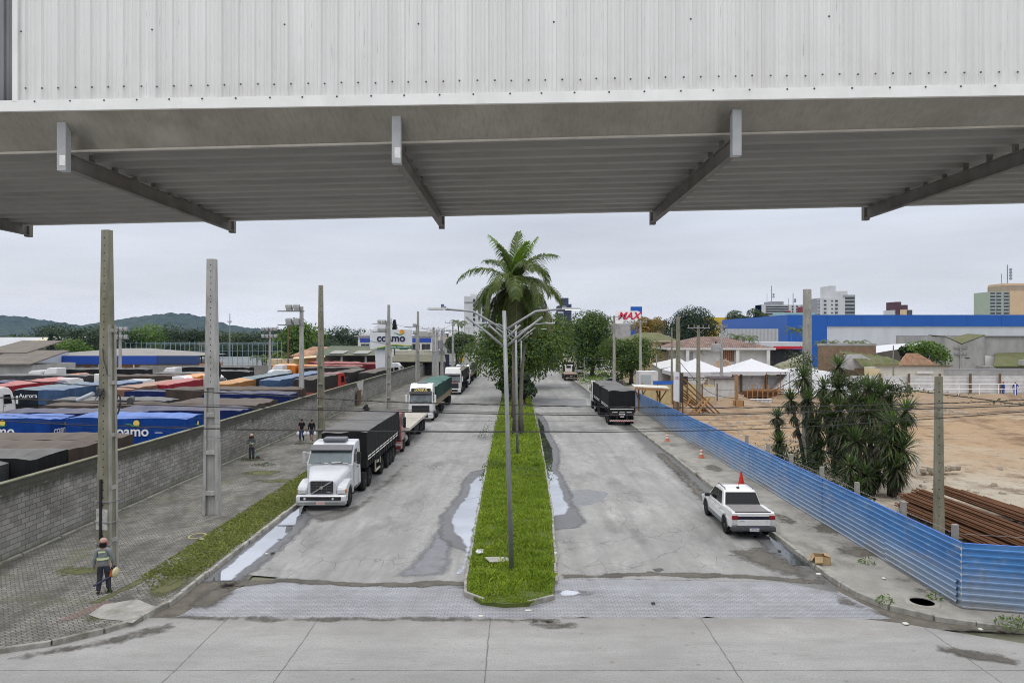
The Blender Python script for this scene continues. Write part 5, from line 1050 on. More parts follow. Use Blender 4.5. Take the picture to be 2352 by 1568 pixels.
 MB().prism([(-.08, .36), (-.1, .44), (-.07, .56), (.1, .58), (.3, .56), (.3, .36)], -.93, .93).build('rear_bumper', M('bumper_black', (.035, .035, .037), .15, 4, .55), t, bevel=.03)
 MB().b6(-.92, -.55, .02, .06, .5, .62).build('corner_trim', CLAD, t)
 MB().b6(-.2, .2, -.115, -.1, .40, .535).build('number_plate', PLATEW, t); text('plate_text', 'UBV3I54', .095, INK, FRONT((0, -.118, .46)), t, .002); MB().b6(-.2, .2, -.1165, -.114, .52, .536).build('plate_band', M('plate_blue', (.02, .05, .3), .1, 5, .5), t)
 b = MB(); b.box((-.48, -.026, .79), (.2, .006, .022)); b.box((-.5, -.026, .825), (.14, .006, .012)); b.box((.55, -.026, .79), (.1, .006, .018)); b.build('badge', M('badge_grey', (.25, .25, .26), .1, 8, .4), t)
 b = MB(); b.box((.0, 2.15, 1.77), (.1, .14, .05)); b.tube([(.02, 2.15, 1.78), (.03, 2.05, 2.05)], .006); b.build('antenna', BLACK, t)
 MB().b6(-.85, .85, .5, 4.6, .28, .45).build('underbody', CHASSIS, t)
pickup()
# ------------------------------------------------------------------ the yard: covered trailers packed behind the wall
YG = 'covered trailers packed in the yard'
LOGO_Y = M('logo_yellow', (.75, .55, .12), .08, 6, .6); LOGO_W = M('logo_white', (.75, .76, .78), .06, 6, .6); LOGO_G = M('logo_green', (.05, .26, .12), .1, 6, .6)
def sunlogo(parent, Mx, s, letters=LOGO_W, sun_=LOGO_Y, wave=LOGO_G, word='coamo', z=.004):
 T = lambda x, y: Mx @ Vector((x * s, y * s, z)); b = MB()
 b.add([T(.62 + .27 * cos(a), .62 + .27 * sin(a)) for a in [2 * pi * i / 24 for i in range(24)]], [tuple(range(24))]); b.build('sun_emblem', sun_, parent)
 up = [(-.5 + 1.55 * i / 12, .5 + .10 * sin(i / 12 * 2 * pi * .95)) for i in range(13)]; lo = [(-.5 + 1.55 * i / 12, .5 + .10 * sin(i / 12 * 2 * pi * .95) - .17 * sin(pi * i / 12)) for i in range(13)]
 T2 = lambda x, y: Mx @ Vector((x * s, y * s, z + .006)); b = MB(); b.add([T2(*p) for p in up] + [T2(*p) for p in lo], [(i, i + 1, 14 + i, 13 + i) for i in range(12)]); b.build('wave_emblem', wave, parent)
 text('lettering', word, 1.25 * s, letters, Mx @ Matrix.Translation((0, -.12 * s, 0)), parent, .004, .022 * s)
def yard_trailer(label, C0, axis, L, top, tarp, boards=DBOARD, w=2.5, seed=0, tall=True, axles=True):
 """C0: ground point under one corner of the near end; the trailer runs along `axis` for L"""
 rz = math.atan2(-axis[0], axis[1])
 t = thing('covered_trailer', label, 'trailer', (C0[0], C0[1], 0), rz, YG)
 trailer_body(t, w, 0, L, 1.2, 1.75, top - .15, TARP[tarp], boards, [L - 1.2, L - 2.4] if axles else [], slats=boards is not DBOARD, seed=seed, strips=False)
 return t
def lat(label, d, x_right, L, top, tarp, boards=DBOARD, seed=0, w=2.4):      # long side facing the camera, right end at x_right
 return yard_trailer(label, (x_right - L, d + w / 2), (1, 0), L, top, tarp, boards, w, seed)
lat('dark grey covered trailer cut by the left edge, just behind the block wall', 26.6, -21.6, 9, 3.55, 'grey', seed=1)
lat('black and brown tarped trailer behind the wall, second from the bottom left', 29.1, -20.75, 12, 3.67, 'black', seed=2)
lat('brown tarped trailer with a loose fold at its end, third from the bottom left', 31.6, -20.75, 13, 3.65, 'brown', seed=3)
t = lat('faded brown tarped trailer directly in front of the bright blue one', 34.6, -20.8, 15, 3.6, 'brown', seed=4)
bt = lat('bright blue tarped trailer with the white logo, its right end at the wall', 43.2, -20.9, 7.6, 3.7, 'blue', M('yellow_boards', (.6, .45, .2), .15, 3, .6), seed=5)
bl = lat('bright blue tarped trailer with a logo at the left edge of the photo', 43.3, -29.6, 10.5, 3.62, 'blue', M('yellow_boards', (.6, .45, .2), .15, 3, .6), seed=6)
for tr, L, pos in ((bt, 7.6, 4.05), (bl, 10.5, 7.1)):
 Mx = Matrix(((0, 0, 1, 1.275), (1, 0, 0, pos), (0, 1, 0, 2.76), (0, 0, 0, 1))); sunlogo(tr, Mx, .72)
 Mx = Matrix(((-1, 0, 0, .05), (0, 0, 1, L + .07), (0, 1, 0, 2.72), (0, 0, 0, 1))); sunlogo(tr, Mx, .5)
sm_ = MB(); text('small_print', 'vinilona', .16, LOGO_W, Matrix(((0, 0, 1, 1.28), (1, 0, 0, 5.9), (0, 1, 0, 2.62), (0, 0, 0, 1))), bt, .003)
lat('navy tarped trailer with a dusty top behind the left bright blue one', 47.2, -26.7, 9.5, 3.55, 'navy', seed=7)
lat('navy tarped trailer with a crumpled side behind the right bright blue one', 51.0, -20.65, 9.6, 3.35, 'navy', seed=8)
lat('grey-brown tarped trailer left of centre in the yard, its end turned to the right', 53.8, -28.6, 9, 3.4, 'brown', seed=9)
lat('brown tarped trailer touching the wall behind the crumpled navy one', 54.0, -20.65, 7.6, 3.4, 'brown', seed=10)
lat('brown tarped trailer with an orange stained end at the wall', 56.6, -20.65, 7.6, 3.42, 'brown', seed=11)
lat('grey tarped trailer with a pale end behind the grey-brown one', 57.9, -29.8, 10, 3.42, 'grey', seed=12)
lat('navy tarped trailer with a brown end at the wall in the middle of the yard', 62.0, -20.7, 7.8, 3.62, 'navy', seed=13)
lat('lumpy brown tarped trailer at the wall in front of the white floodlight pole', 64.8, -20.75, 12.5, 3.8, 'brown', seed=14)
lat('navy tarped trailer with a flat dusty top left of the second pole', 67.3, -29.6, 9, 3.4, 'navy', seed=15)
def lon(label, px, py, top, L, tarp, boards=DBOARD, seed=0, w=2.5, dx=-.075):  # end facing the camera; (px, py) its top right corner
 d = (H - top) * K / (py - CY); X = (px - CX) / K * d
 return yard_trailer(label, (X - w / 2, d), (dx, 1), L, top, tarp, boards, w, seed)
A1 = lon('grey-blue tarped trailer with a tall brown end, left of the nearest pole', 146, 891, 3.35, 11, 'steel', seed=21)
A2 = lon('black tarped trailer with white lettering, next to the brown-ended one', 90, 891, 3.35, 11, 'teal', seed=22)
text('lettering', 'Aurora', .62, LOGO_W, FRONT((.15, -.09, 2.55)), A2, .006, .004)
lon('crimson tarped trailer near the left edge of the photo', 2, 885, 3.35, 13, 'red', seed=23); lon('crimson tarped trailer right behind the first crimson one', 62, 876, 3.35, 9.5, 'red', seed=24)
lon('bright steel-blue tarped trailer just right of the nearest pole', 257, 881.6, 3.35, 9, 'steel', seed=25); lon('salmon tarped trailer with a brown end right of the nearest pole', 301, 890, 3.35, 13, 'salmon', seed=26)
lon('red tarped trailer between the two nearest poles', 384, 880.5, 3.35, 10.5, 'red', seed=27)
lon('ochre tarped trailer beside the second pole', 535, 878, 3.4, 8.5, 'ochre', seed=28); lon('orange tarped trailer peeking out behind the second pole', 452, 862, 3.6, 6, 'orange', seed=29)
lon('dark teal tarped trailer with a pale dusty top right of the second pole', 590, 866, 3.45, 14, 'teal', seed=30, dx=-.0)
lon('long steel-blue tarped trailer in the middle of the yard', 641.6, 870, 3.35, 21, 'steel', seed=31, dx=-.0)
lon('dark brown tarped trailer with red slatted sides behind the third pole', 721, 868, 3.4, 12.5, 'darkbrown', REDB, seed=32, dx=0)
lon('dark grey-brown covered trailer right of the red cab', 803, 853, 3.4, 11, 'darkbrown', WOODB, seed=33, dx=0); lon('dark brown covered trailer at the wall below the white advertising sign', 862, 853, 3.4, 15, 'darkbrown', WOODB, seed=34, dx=0)
lat('maroon tarped trailer behind the third pole', 124, -28.0, 14, 3.5, 'maroon', seed=35); lat('brown tarped trailer in the row below the open shed', 118, -27, 10, 3.4, 'darkbrown', seed=36)
lat('long black tarped trailer at the back of the yard, left of the second pole', 106, -57.8, 13, 3.7, 'black', seed=37); lat('black tarped trailer right of the second pole at the back of the yard', 104, -41.0, 5.5, 3.5, 'black', seed=38)
lat('black tarped trailer in front of the net cage', 112, -44, 11, 3.75, 'black', seed=39); lat('grey tarped trailer with a long flat top at the left back of the yard', 90, -57.2, 12, 3.65, 'grey', seed=40)
lat('tan tarped trailer left of the nearest pole at the back of the yard', 93, -53.5, 12, 3.45, 'brown', seed=41); lat('dark tarped trailer between the black ones at the back', 98, -44.5, 8, 3.5, 'grey', seed=42)
lat('pale brown tarped trailer in the middle of the back rows', 92, -45, 8, 3.5, 'brown', seed=43); lat('navy and grey tarped trailer behind the crimson ones', 84, -56, 9, 3.2, 'navy', seed=44)
lat('bright orange tarped trailer standing side-on in the middle distance', 121, -39.2, 4.2, 3.75, 'orange', seed=45); lat('orange tarped trailer right behind the bright orange one', 121.5, -35, 3.8, 3.6, 'orange', seed=46)
lat('dark tarped trailer hitched to the white truck under the advertising sign', 128, -24.6, 14, 3.7, 'maroon', seed=47); lat('red-trimmed tarped trailer at the back below the open shed', 134, -31, 10, 3.7, 'maroon', seed=48)
YC = 'truck tractors standing between the yard trailers'
protos = {}
def yard_cab(label, px, py, d, top, paintm, rz):
 key = (paintm.name, top); g0 = P(px, py, d)
 if key not in protos:
  t = thing('truck_tractor', label, 'truck', (g0.x, d, 0), rz, YC); cab_over(t, paintm, top, 2.45, 2.2, True, raised=top > 3.3)
  for sg in (-1, 1): wheel(t, sg * 1.06, 1.35, .52, .3, sg)
  tractor_rear(t, 2.45, 2.3, [4.2]); protos[key] = t
 else: dup(protos[key], loc=(g0.x, d, 0), rz=rz, label=label)
E_, W_ = R(90), R(-90)
for lab, px, d, top, pm, rz in (
 ('white tractor cab at the left edge of the photo beside the lettered black trailer', 12, 68.5, 3.7, WHITE, R(172)), ('white low-roofed cab at the left back of the yard before the blue building', 72, 104, 3.55, WHITE, W_), ('white cab with a raised air deflector before the blue-fronted building', 108, 103.5, 3.95, WHITE, W_),
 ('bright orange cab left of the nearest pole at the back of the yard', 205, 95, 3.55, ORG, E_), ('white cab hitched to the crimson trailer', 181, 87.5, 3.45, WHITE, R(165)), ('white cab just right of the nearest pole', 265, 92, 3.7, WHITE, E_), ('white cab at the far end of the bright steel-blue trailer', 340, 86, 3.4, WHITE, R(175)),
 ('white cab at the far end of the red trailer between the two poles', 444, 88, 3.6, WHITE, E_), ('white streamlined cab in front of the net cage', 378, 107, 3.85, WHITE, W_), ('white cab right of the second pole', 512, 92, 3.6, WHITE, E_), ('white cab left of the bright orange trailer', 612, 104, 3.6, WHITE, R(-60)), ('second white cab behind the one left of the orange trailer', 625, 118, 3.8, WHITE, W_),
 ('white cab behind the long steel-blue trailer', 655, 107, 3.5, WHITE, R(180)), ('bright red cab at the end of the red-slatted trailer', 778, 100.5, 3.45, BRED, R(165)), ('white cab right of the advertising sign column, nose towards the wall', 925, 128, 3.75, WHITE, E_)):
 yard_cab(lab, px, 850, d, top, pm, rz)
# ------------------------------------------------------------------ vegetation
def leaves(name, pts, nrm, size, mat, parent=None, rng=None, asp=.5, sizes=None):
 """rhombic leaf faces at pts with rough normals nrm"""
 n = len(pts); a = rng.normal(size=(n, 3)); nn = nrm + rng.normal(scale=.55, size=(n, 3)); nn /= np.linalg.norm(nn, axis=1)[:, None]
 u = np.cross(nn, a); u /= np.linalg.norm(u, axis=1)[:, None] + 1e-9; v = np.cross(nn, u)
 s = (size * rng.uniform(.6, 1.35, n) if sizes is None else sizes)[:, None]
 V = np.stack([pts - u * s * .5, pts + v * s * asp * .5, pts + u * s * .5, pts - v * s * asp * .5], 1)
 return raw(name, V.reshape(-1, 3), np.arange(n * 4).reshape(n, 4), mat, parent)
def crown_pts(lobes, n, rng, shell=.8, flat=1.0, bottom=.35):
 L = np.array(lobes, float); w = L[:, 3] ** 2; k = rng.choice(len(L), n, p=w / w.sum()); d = rng.normal(size=(n, 3)); d /= np.linalg.norm(d, axis=1)[:, None]
 d[:, 2] = np.where((d[:, 2] < -.2) & (rng.random(n) > bottom), -d[:, 2], d[:, 2])
 r = L[k, 3] * np.where(rng.random(n) < shell, rng.uniform(.82, 1.1, n), rng.uniform(.3, .85, n)); p = L[k, :3] + d * r[:, None] * np.array([1, 1, flat]); return p, d
def lobes_for(R_, Hc, n, rng, flat=.6, rl=.38):
 out = []
 for i in range(n):
  a = rng.uniform(0, 2 * pi); t = rng.random() ** .6; z = rng.uniform(-.6, 1); q = math.sqrt(max(0, 1 - z * z * .8)); out.append((cos(a) * R_ * .72 * q * t, sin(a) * R_ * .72 * q * t, Hc + z * R_ * flat * .72, R_ * rl * rng.uniform(.7, 1.2)))
 return out
BARK = M('bark', (.10, .085, .065), .35, 4, .95, .5, streak=(3, 3, .6)); PALMBARK = M('palm_bark', (.15, .135, .11), .3, 3, .9, .4, streak=(1, 1, 7), dirt=.4, dirtcol=(.04, .035, .03))
LF = {k: leafmat('leaf_' + k, a, b) for k, a, b in (('feather', (.018, .05, .009), (.125, .185, .02)), ('dark', (.009, .024, .009), (.038, .068, .017)), ('olive', (.035, .06, .018), (.085, .115, .035)), ('bright', (.06, .12, .012), (.13, .22, .025)), ('autumn', (.16, .12, .02), (.30, .21, .03)), ('far', (.028, .05, .022), (.06, .09, .038)), ('pine', (.010, .024, .012), (.022, .042, .02)))}
_tr = {}
def tree(label, x, y, h, R_, kind='feather', n=6500, flat=.62, nl=16, seed=1, leaf=.42, group=None, crown_h=None, proto=None, name='tree', z=0, rl=.38, bottom=.35):
 key = proto
 if key in _tr:
  o, h0, R0 = _tr[key]; c = dup(o, loc=(x, y, z), rz=seed * 1.7, scale=(R_ / R0, R_ / R0, h / h0), label=label, group=group)
  m = LF[kind]
  for ch in c.children:
   if ch.name.startswith('crown') and ch.data.materials[0] != m: ch.data = ch.data.copy() if ch.data.users > 1 else ch.data; ch.data.materials[0] = m
  return c
 rng = np.random.default_rng(seed); t = thing(name, label, 'tree', (x, y, z), 0, group); hc = crown_h or h - R_ * flat * .95
 lb = lobes_for(R_, hc, nl, rng, flat, rl); p, d = crown_pts(lb, n, rng, flat=.85, bottom=bottom); ok = p[:, 2] > .5; leaves('crown', p[ok], d[ok] + np.array([0, 0, .35]), leaf, LF[kind], t, rng)
 b = MB(); r = R_ * .045 + .08; zf = hc - R_ * flat * .5; b.tube([(0, 0, -.1), (.05, 0, zf * .5), (0, .08, zf)], [r * 1.35, r, r * .85], 9)
 for q in lb[:9]: b.tube([(0, .05, zf * .85), (q[0] * .45, q[1] * .45, zf + (q[2] - zf) * .55), (q[0], q[1], q[2])], [r * .6, r * .38, r * .14], 6)
 b.build('trunk', BARK, t, smooth=True)
 if key: _tr[key] = (t, h, R_)
 return t
MT = 'broad trees standing on the median'
tree('leafy spreading tree on the median just behind the palm', -.4, 92, 10.4, 7.9, 'feather', 24000, .62, 42, 11, .42, MT, crown_h=6.6, bottom=.6)
tree('tall leafy tree on the median behind the first one, right side', 1.6, 116, 12.0, 8.6, 'feather', 16000, .62, 32, 12, .52, MT, crown_h=7.6, bottom=.6)
tree('far tree at the end of the median trees', -.5, 150, 11, 7.5, 'dark', 5000, .6, 16, 13, .6, MT)
RT = 'street trees on the right of the road'
tree('big round street tree right of the road with feathery dark foliage', 16.4, 148, 14.2, 6.9, 'feather', 21000, 1.02, 40, 14, .5, RT, crown_h=6.7, bottom=.8)
tree('smaller dark street tree with a thick bare trunk, behind the black trailer', 20.6, 122.5, 7.8, 5.8, 'feather', 13000, .62, 30, 15, .4, RT, crown_h=4.6, bottom=.7)
tree('large dense dark mango tree behind the tiled house', 38.3, 152, 15.2, 7.6, 'dark', 16000, .72, 30, 16, .45, 'dark trees behind the houses on the right', crown_h=8.6, rl=.42)
tree('yellowish tree left of the mango tree', 40, 205, 15, 6, 'autumn', 3500, .7, 14, 17, .6, None)
for i, (px, top, d, R_, lab) in enumerate(((1685, 719, 290, 8, 'green tree rising behind the blue store, right of the yellow facade'), (1732, 714, 300, 7, 'light green tree behind the blue store near the grey tower block'), (1757, 722, 310, 6, 'bushy tree in front of the grey tower block'))):
 g0 = P(px, 772, d); tree(lab, g0.x, d, H + (772 - top) / K * d, R_, 'olive', 2600, .7, 12, 31 + i, .9, 'trees behind the blue store')
# median and roadside farther on
for i, (x, y, h, R_, lab) in enumerate(((-14.5, 165, 8.5, 4.2, 'small street tree beside the white poles past the wall'), (-15, 185, 9, 4.5, 'second street tree past the end of the block wall'), (9, 250, 13, 8, 'tree far up the road on the right of the median'), (15, 265, 12, 7, 'tree at the far right bend of the road'), (-9, 330, 13, 8, 'tree at the far end of the left carriageway'), (3, 300, 14, 9, 'tree closing the view at the far end of the road'), (24, 300, 12, 8, 'tree far behind the grassy verge on the right'))):
 tree(lab, x, y, h, R_, 'feather' if i % 2 else 'olive', 3800, .65, 14, 41 + i, .62, 'street trees far along the road', proto='far%d' % (i % 3))
# tree belt behind the yard
TB = 'trees in the belt behind the yard'
belt = [(95, 760, 230, 8, 'far', 'round tree behind the grey factory roofs at the left'), (150, 757, 225, 9, 'far', 'wide tree behind the sheds at the left edge'), (185, 752, 185, 9, 'dark', 'dark layered tree left of the nearest pole'), (215, 765, 175, 8, 'far', 'dark green tree directly left of the nearest pole'), (165, 790, 165, 7, 'bright', 'yellow-green bushy tree above the blue building'),
  (305, 760, 215, 7, 'dark', 'tree right of the nearest pole in front of the wooded hill'), (352, 752, 220, 9, 'bright', 'broad yellow-green tree behind the net cage'), (400, 757, 225, 8, 'far', 'rounded tree behind the net cage, left of the second pole'), (440, 755, 230, 8, 'dark', 'dark tree left of the second pole'), (500, 765, 235, 8, 'olive', 'pale olive tree right of the second pole'),
  (545, 768, 240, 8, 'olive', 'olive tree in the middle of the tree belt'), (590, 762, 240, 9, 'far', 'tree left of the white floodlight pole'), (640, 764, 245, 8, 'far', 'tree behind the middle floodlight'), (690, 748, 205, 10, 'bright', 'tall light green tree behind the white floodlight pole'), (735, 762, 215, 9, 'far', 'dense tree right of the third pole'), (780, 765, 220, 9, 'dark', 'dark tree left of the advertising sign'), (818, 768, 225, 8, 'far', 'tree directly beside the advertising sign'),
  (330, 795, 200, 6, 'far', 'low tree behind the left end of the net cage'), (400, 792, 205, 7, 'dark', 'low dark tree in the middle behind the net cage'), (470, 792, 205, 7, 'far', 'low tree behind the right part of the net cage'), (540, 790, 205, 7, 'dark', 'low tree behind the white wall of the cage'), (600, 790, 210, 7, 'far', 'low tree at the right end of the net cage'), (760, 788, 200, 7, 'far', 'low tree above the open shed'), (660, 792, 205, 7, 'dark', 'low tree above the orange tiled roof')]
for i, (px, top, d, R_, k, lab) in enumerate(belt):
 g0 = P(px, 772, d); tree(lab, g0.x, d, H + (772 - top) / K * d, R_, k, 3600, .72, 14, 60 + i, .75, TB, proto='belt%d_%s' % (i % 3, k), rl=.42, bottom=.7)
o = None
rng = np.random.default_rng(5); pts = []; nr = []
for i in range(9000):
 px = rng.uniform(-300, 1080); d = rng.uniform(300, 420); x = (px - CX) / K * d; zt = 8 + 4 * mnoise.noise((x * .05, d * .03, 0)) + 1.5 * mnoise.noise((x * .2, 1, 4)); pts.append((x, d, zt * rng.random() ** .35)); nr.append((0, -.5, .7))
far = leaves('far_wood', np.array(pts), np.array(nr), 2.6, LF['far'], None, rng); tag(far, 'distant green wood merging behind the yard and the factory roofs', 'wood', kind='stuff')
# conifer (araucaria-like) by the grey roofs and one behind the sign
def conifer(label, px, top, bot, d, w):
 g0 = P(px, 772, d); h = H - (top - CY) / K * d; zb = H - (bot - CY) / K * d; t = thing('conifer', label, 'tree', (g0.x, d, 0)); rng = np.random.default_rng(int(px)); P_ = []; N_ = []
 for i in range(1500):
  f = rng.random(); a = rng.uniform(0, 2 * pi); r = w * (1 - f * .8) * (.45 + .55 * abs(sin(f * 24))) * rng.uniform(.3, 1); P_.append((r * cos(a), r * sin(a), zb + (h - zb) * f)); N_.append((cos(a), sin(a), .6))
 leaves('crown', np.array(P_), np.array(N_), .5, LF['pine'], t, rng); MB().tube([(0, 0, 0), (0, 0, h * .95)], [.25, .06], 7).build('trunk', BARK, t)
conifer('dark narrow conifer in front of the grey factory roof', 116, 767, 812, 150, 1.3); conifer('dark narrow conifer rising behind the advertising sign', 906, 735, 770, 165, 1.2)
# palms
def frond(az, el, L, droop, nl, ll, rng, w=.05, seg=12):
 """feather frond from the origin: returns vertices (n,4,3) of leaflets and rachis points"""
 pts = []; p = np.zeros(3); e = el
 for i in range(seg + 1):
  pts.append(p.copy()); d = np.array([cos(az) * cos(e), sin(az) * cos(e), sin(e)]); p = p + d * L / seg; e = max(e - droop / seg * (1 + 1.2 * i / seg), -1.5)
 pts = np.array(pts); V = []
 for k in range(nl):
  f = .12 + .88 * k / nl; i = min(int(f * seg), seg - 1); q = pts[i] + (pts[i + 1] - pts[i]) * (f * seg - i); t = pts[i + 1] - pts[i]; t /= np.linalg.norm(t); s = np.array([-sin(az), cos(az), 0]); up = np.cross(t, s) * -1
  for sg in (-1, 1):
   l = ll * (sin(pi * (.12 + .83 * f)) ** .7) * rng.uniform(.85, 1.1); dr = s * sg * .8 + t * .75 + np.array([0, 0, rng.uniform(-.25, .1)]); dr /= np.linalg.norm(dr); m = q + dr * l * .5; dr2 = dr + np.array([0, 0, -1.0 - .5 * rng.random()]); dr2 /= np.linalg.norm(dr2); e_ = m + dr2 * l * .5; n = np.cross(dr, t); n /= np.linalg.norm(n) + 1e-9; ww = np.cross(dr, n) * w
   V.append([q - ww * .4, q + ww * .4, m + ww * .5, m - ww * .5]); V.append([m - ww * .5, m + ww * .5, e_ + ww * .08, e_ - ww * .08])
 return V, pts
PALM = leafmat('palm_leaf', (.04, .075, .012), (.14, .18, .03), .4); PALMY = leafmat('young_palm_leaf', (.10, .19, .012), (.16, .28, .02), .45); PALMD = leafmat('old_palm_leaf', (.07, .085, .025), (.17, .16, .065), .6); RACH = M('rachis', (.16, .19, .06), .2, 3, .5)
def palm(label, loc, hub, specs, trunk_r, name='palm_tree', ll=.9, nl=46, cat='palm', w=.05, coconuts=True, group=None, skirt=True):
 t = thing(name, label, cat, loc, 0, group); rng = np.random.default_rng(int(abs(loc[0] * 7 + loc[1]))); hv = np.array(hub)
 for (az, el, L, dr, kind) in specs:
  V, pts = frond(az, el, L, dr, nl, ll, rng, w); V = np.array(V) + hv; m = {'y': PALMY, 'd': PALMD}.get(kind, PALM)
  o = raw('frond', V.reshape(-1, 3), np.arange(len(V) * 4).reshape(-1, 4), m, t); MB().tube([tuple(p + hv) for p in pts[::2]], [.05 - .006 * i for i in range(len(pts[::2]))], 5).build('rachis', RACH, o)
 b = MB(); b.tube([(0, 0, -.1), (hub[0] * .2 + .05, 0, hub[2] * .35), (hub[0] * .6, 0, hub[2] * .7), (hub[0], hub[1], hub[2])], [trunk_r * 1.7, trunk_r * 1.05, trunk_r * .9, trunk_r], 10); b.build('trunk', PALMBARK, t, smooth=True)
 if coconuts:
  b = MB()
  for i in range(14): a = i * 2.4; b.lathe([(.01, -.13), (.1, -.07), (.12, .02), (.07, .12), (.01, .15)], (hub[0] + .34 * cos(a), hub[1] + .34 * sin(a), hub[2] - .35 - .25 * (i % 3)), 8)
  b.build('coconut', M('coconut', (.10, .09, .04), .3, 4, .6), t, smooth=True)
 return t
rg = random.Random(4); specs = []
for i in range(5): specs.append((i * 2.4 + .3, R(rg.uniform(74, 86)), rg.uniform(4.6, 5.4), R(20), 'y' if i < 3 else 'n'))
for i in range(9): specs.append((i * 2 * pi / 9 + rg.uniform(-.2, .2), R(rg.uniform(46, 66)), rg.uniform(5.0, 6.0), R(rg.uniform(60, 95)), 'n'))
for i in range(11): specs.append((i * 2 * pi / 11 + rg.uniform(-.2, .2), R(rg.uniform(10, 38)), rg.uniform(5.0, 6.0), R(rg.uniform(65, 105)), 'n'))
for i in range(16): specs.append((i * 2 * pi / 16 + rg.uniform(-.2, .2), R(rg.uniform(-42, -4)), rg.uniform(4.8, 5.5), R(rg.uniform(50, 90)), 'd' if i % 3 == 0 else 'n'))
specs = [(a + rg.gauss(0, .12), e + R(rg.gauss(0, 5)), l * rg.uniform(.8, 1.1), d * rg.uniform(.75, 1.3), k) for a, e, l, d, k in specs if rg.random() > .06]
palm('tall coconut palm with drooping fronds in the middle of the median', (-.1, 59.4, .13), (-.1, 0, 13.0), specs, .17, ll=1.5, nl=50, w=.095)
def small_palm(label, px, hub_y, d, L, n, nl=22, grp=None, zb=0, col='n', el=(20, 75), tr=.12):
 g0 = P(px, 772, d); hz = H - (hub_y - CY) / K * d - zb; sp = [(i * 2.4, R(rg.uniform(*el)), L * rg.uniform(.8, 1.1), R(rg.uniform(70, 120)), col) for i in range(n)]
 return palm(label, (g0.x, d, zb), (0, 0, hz), sp, tr, ll=L * .28, nl=nl, w=.05 * L / 2, coconuts=False, group=grp)
small_palm('slender palm standing behind the square white poles', 1053, 745, 190, 3.4, 12, grp=None, tr=.2)
SP = 'small palms in front of the blue and white store'
for px, hy, lab in ((1887, 791, 'small palm at the left corner of the white store wall'), (1911, 791, 'second small palm before the white store wall'), (1952, 790, 'third small palm before the white store wall'), (1979, 790, 'fourth small palm before the white store wall')): small_palm(lab, px, hy, 140, 2.3, 11, 14, SP)
for px, hy, lab in ((1691, 780, 'small palm behind the tiled roof'), (1721, 781, 'bushy small palm right of the one behind the tiled roof')): small_palm(lab, px, hy, 150, 3.2, 12, 14, 'small palms behind the tiled roof')
for px, hy, lab in ((1818, 757, 'dark palm in front of the bright blue store corner'), (1832, 762, 'second dark palm at the bright blue store corner'), (1845, 760, 'third dark palm beside the broken pole')): small_palm(lab, px, hy, 155, 2.4, 10, 12, 'dark palms at the store corner')
for px, hy, lab in ((590, 823, 'small palm in front of the cream wall right of the net cage'), (609, 824, 'second small palm right of the net cage'), (648, 820, 'small palm before the orange tiled house'), (636, 814, 'taller small palm before the orange tiled house')): small_palm(lab, px, hy, 158, 2.6, 11, 14, 'small palms behind the yard')
small_palm('thin palm crown showing above the tree belt left of the sign', 787, 766, 240, 4, 11, 16)
# spiky yuccas behind the blue fence
YU = leafmat('yucca_leaf', (.022, .046, .016), (.125, .17, .06), .42); YUN = leafmat('yucca_young', (.06, .13, .012), (.11, .19, .025), .4); YUD = leafmat('yucca_dry', (.045, .042, .028), (.155, .135, .09), .7)
def rosette(b, c, L, rng, up=64, skirt=90, young=14, tilt=(0, 0)):
 """sword leaves: returns lists for three materials"""
 out = {'u': [], 'y': [], 'd': []}
 def leaf(az, el, l, w, key, bend):
  d = np.array([cos(az) * cos(el) + tilt[0], sin(az) * cos(el) + tilt[1], sin(el)]); d /= np.linalg.norm(d); s = np.array([-sin(az), cos(az), 0]); m = c + d * l * .55; d2 = d + np.array([0, 0, -bend]); d2 /= np.linalg.norm(d2); e = m + d2 * l * .45; s = s * w
  out[key].append([c + d * .04 - s * .5, c + d * .04 + s * .5, m + s * .6, m - s * .6]); out[key].append([m - s * .6, m + s * .6, e + s * .06, e - s * .06])
 for i in range(up): leaf(rng.uniform(0, 2 * pi), R(rng.uniform(-6, 66)), L * rng.uniform(.8, 1.2), .07, 'u', rng.uniform(0, .25))
 for i in range(young): leaf(rng.uniform(0, 2 * pi), R(rng.uniform(55, 88)), L * rng.uniform(.7, 1.0), .05, 'y', 0)
 for i in range(skirt): leaf(rng.uniform(0, 2 * pi), R(rng.uniform(-82, -8 if up > 30 else -40)), L * rng.uniform(.8, 1.2), .08, 'd' if rng.random() < .45 else 'u', rng.uniform(.1, .7))
 return out
def yucca(label, heads, base_px, d, L=1.1, zb=.1):
 g0 = P(base_px, 772, d); t = thing('yucca', label, 'yucca', (g0.x, d, zb), 0, 'spiky yuccas behind the blue fence'); rng = np.random.default_rng(int(base_px)); tr = MB()
 for (px, py, dd, k) in heads:
  c = P(px, py, d + dd) - Vector((g0.x, d, zb)); o = rosette(None, np.array(c), L * k, rng)
  for key, m in (('u', YU), ('y', YUN), ('d', YUD)):
   V = np.array(o[key]); raw('leaf_rosette' if key != 'd' else 'dry_leaves', V.reshape(-1, 3), np.arange(len(V) * 4).reshape(-1, 4), m, t)
  # lower shaggy stem
  for j in range(2):
   f = .22 + .2 * j; q = np.array(c) * (1 - f) + np.array((c.x * .3, c.y * .3, 0)) * f; o = rosette(None, q, L * k * .72, rng, 8, 46, 0)
   V = np.array(o['d'] + o['u']); raw('dry_leaves', V.reshape(-1, 3), np.arange(len(V) * 4).reshape(-1, 4), YUD if j else YU, t)
  tr.tube([(c.x * .3, c.y * .3, -.1), (c.x * .6, c.y * .6, c.z * .5), (c.x, c.y, c.z)], [.14, .11, .09], 7)
 tr.build('trunk', BARK, t, smooth=True)
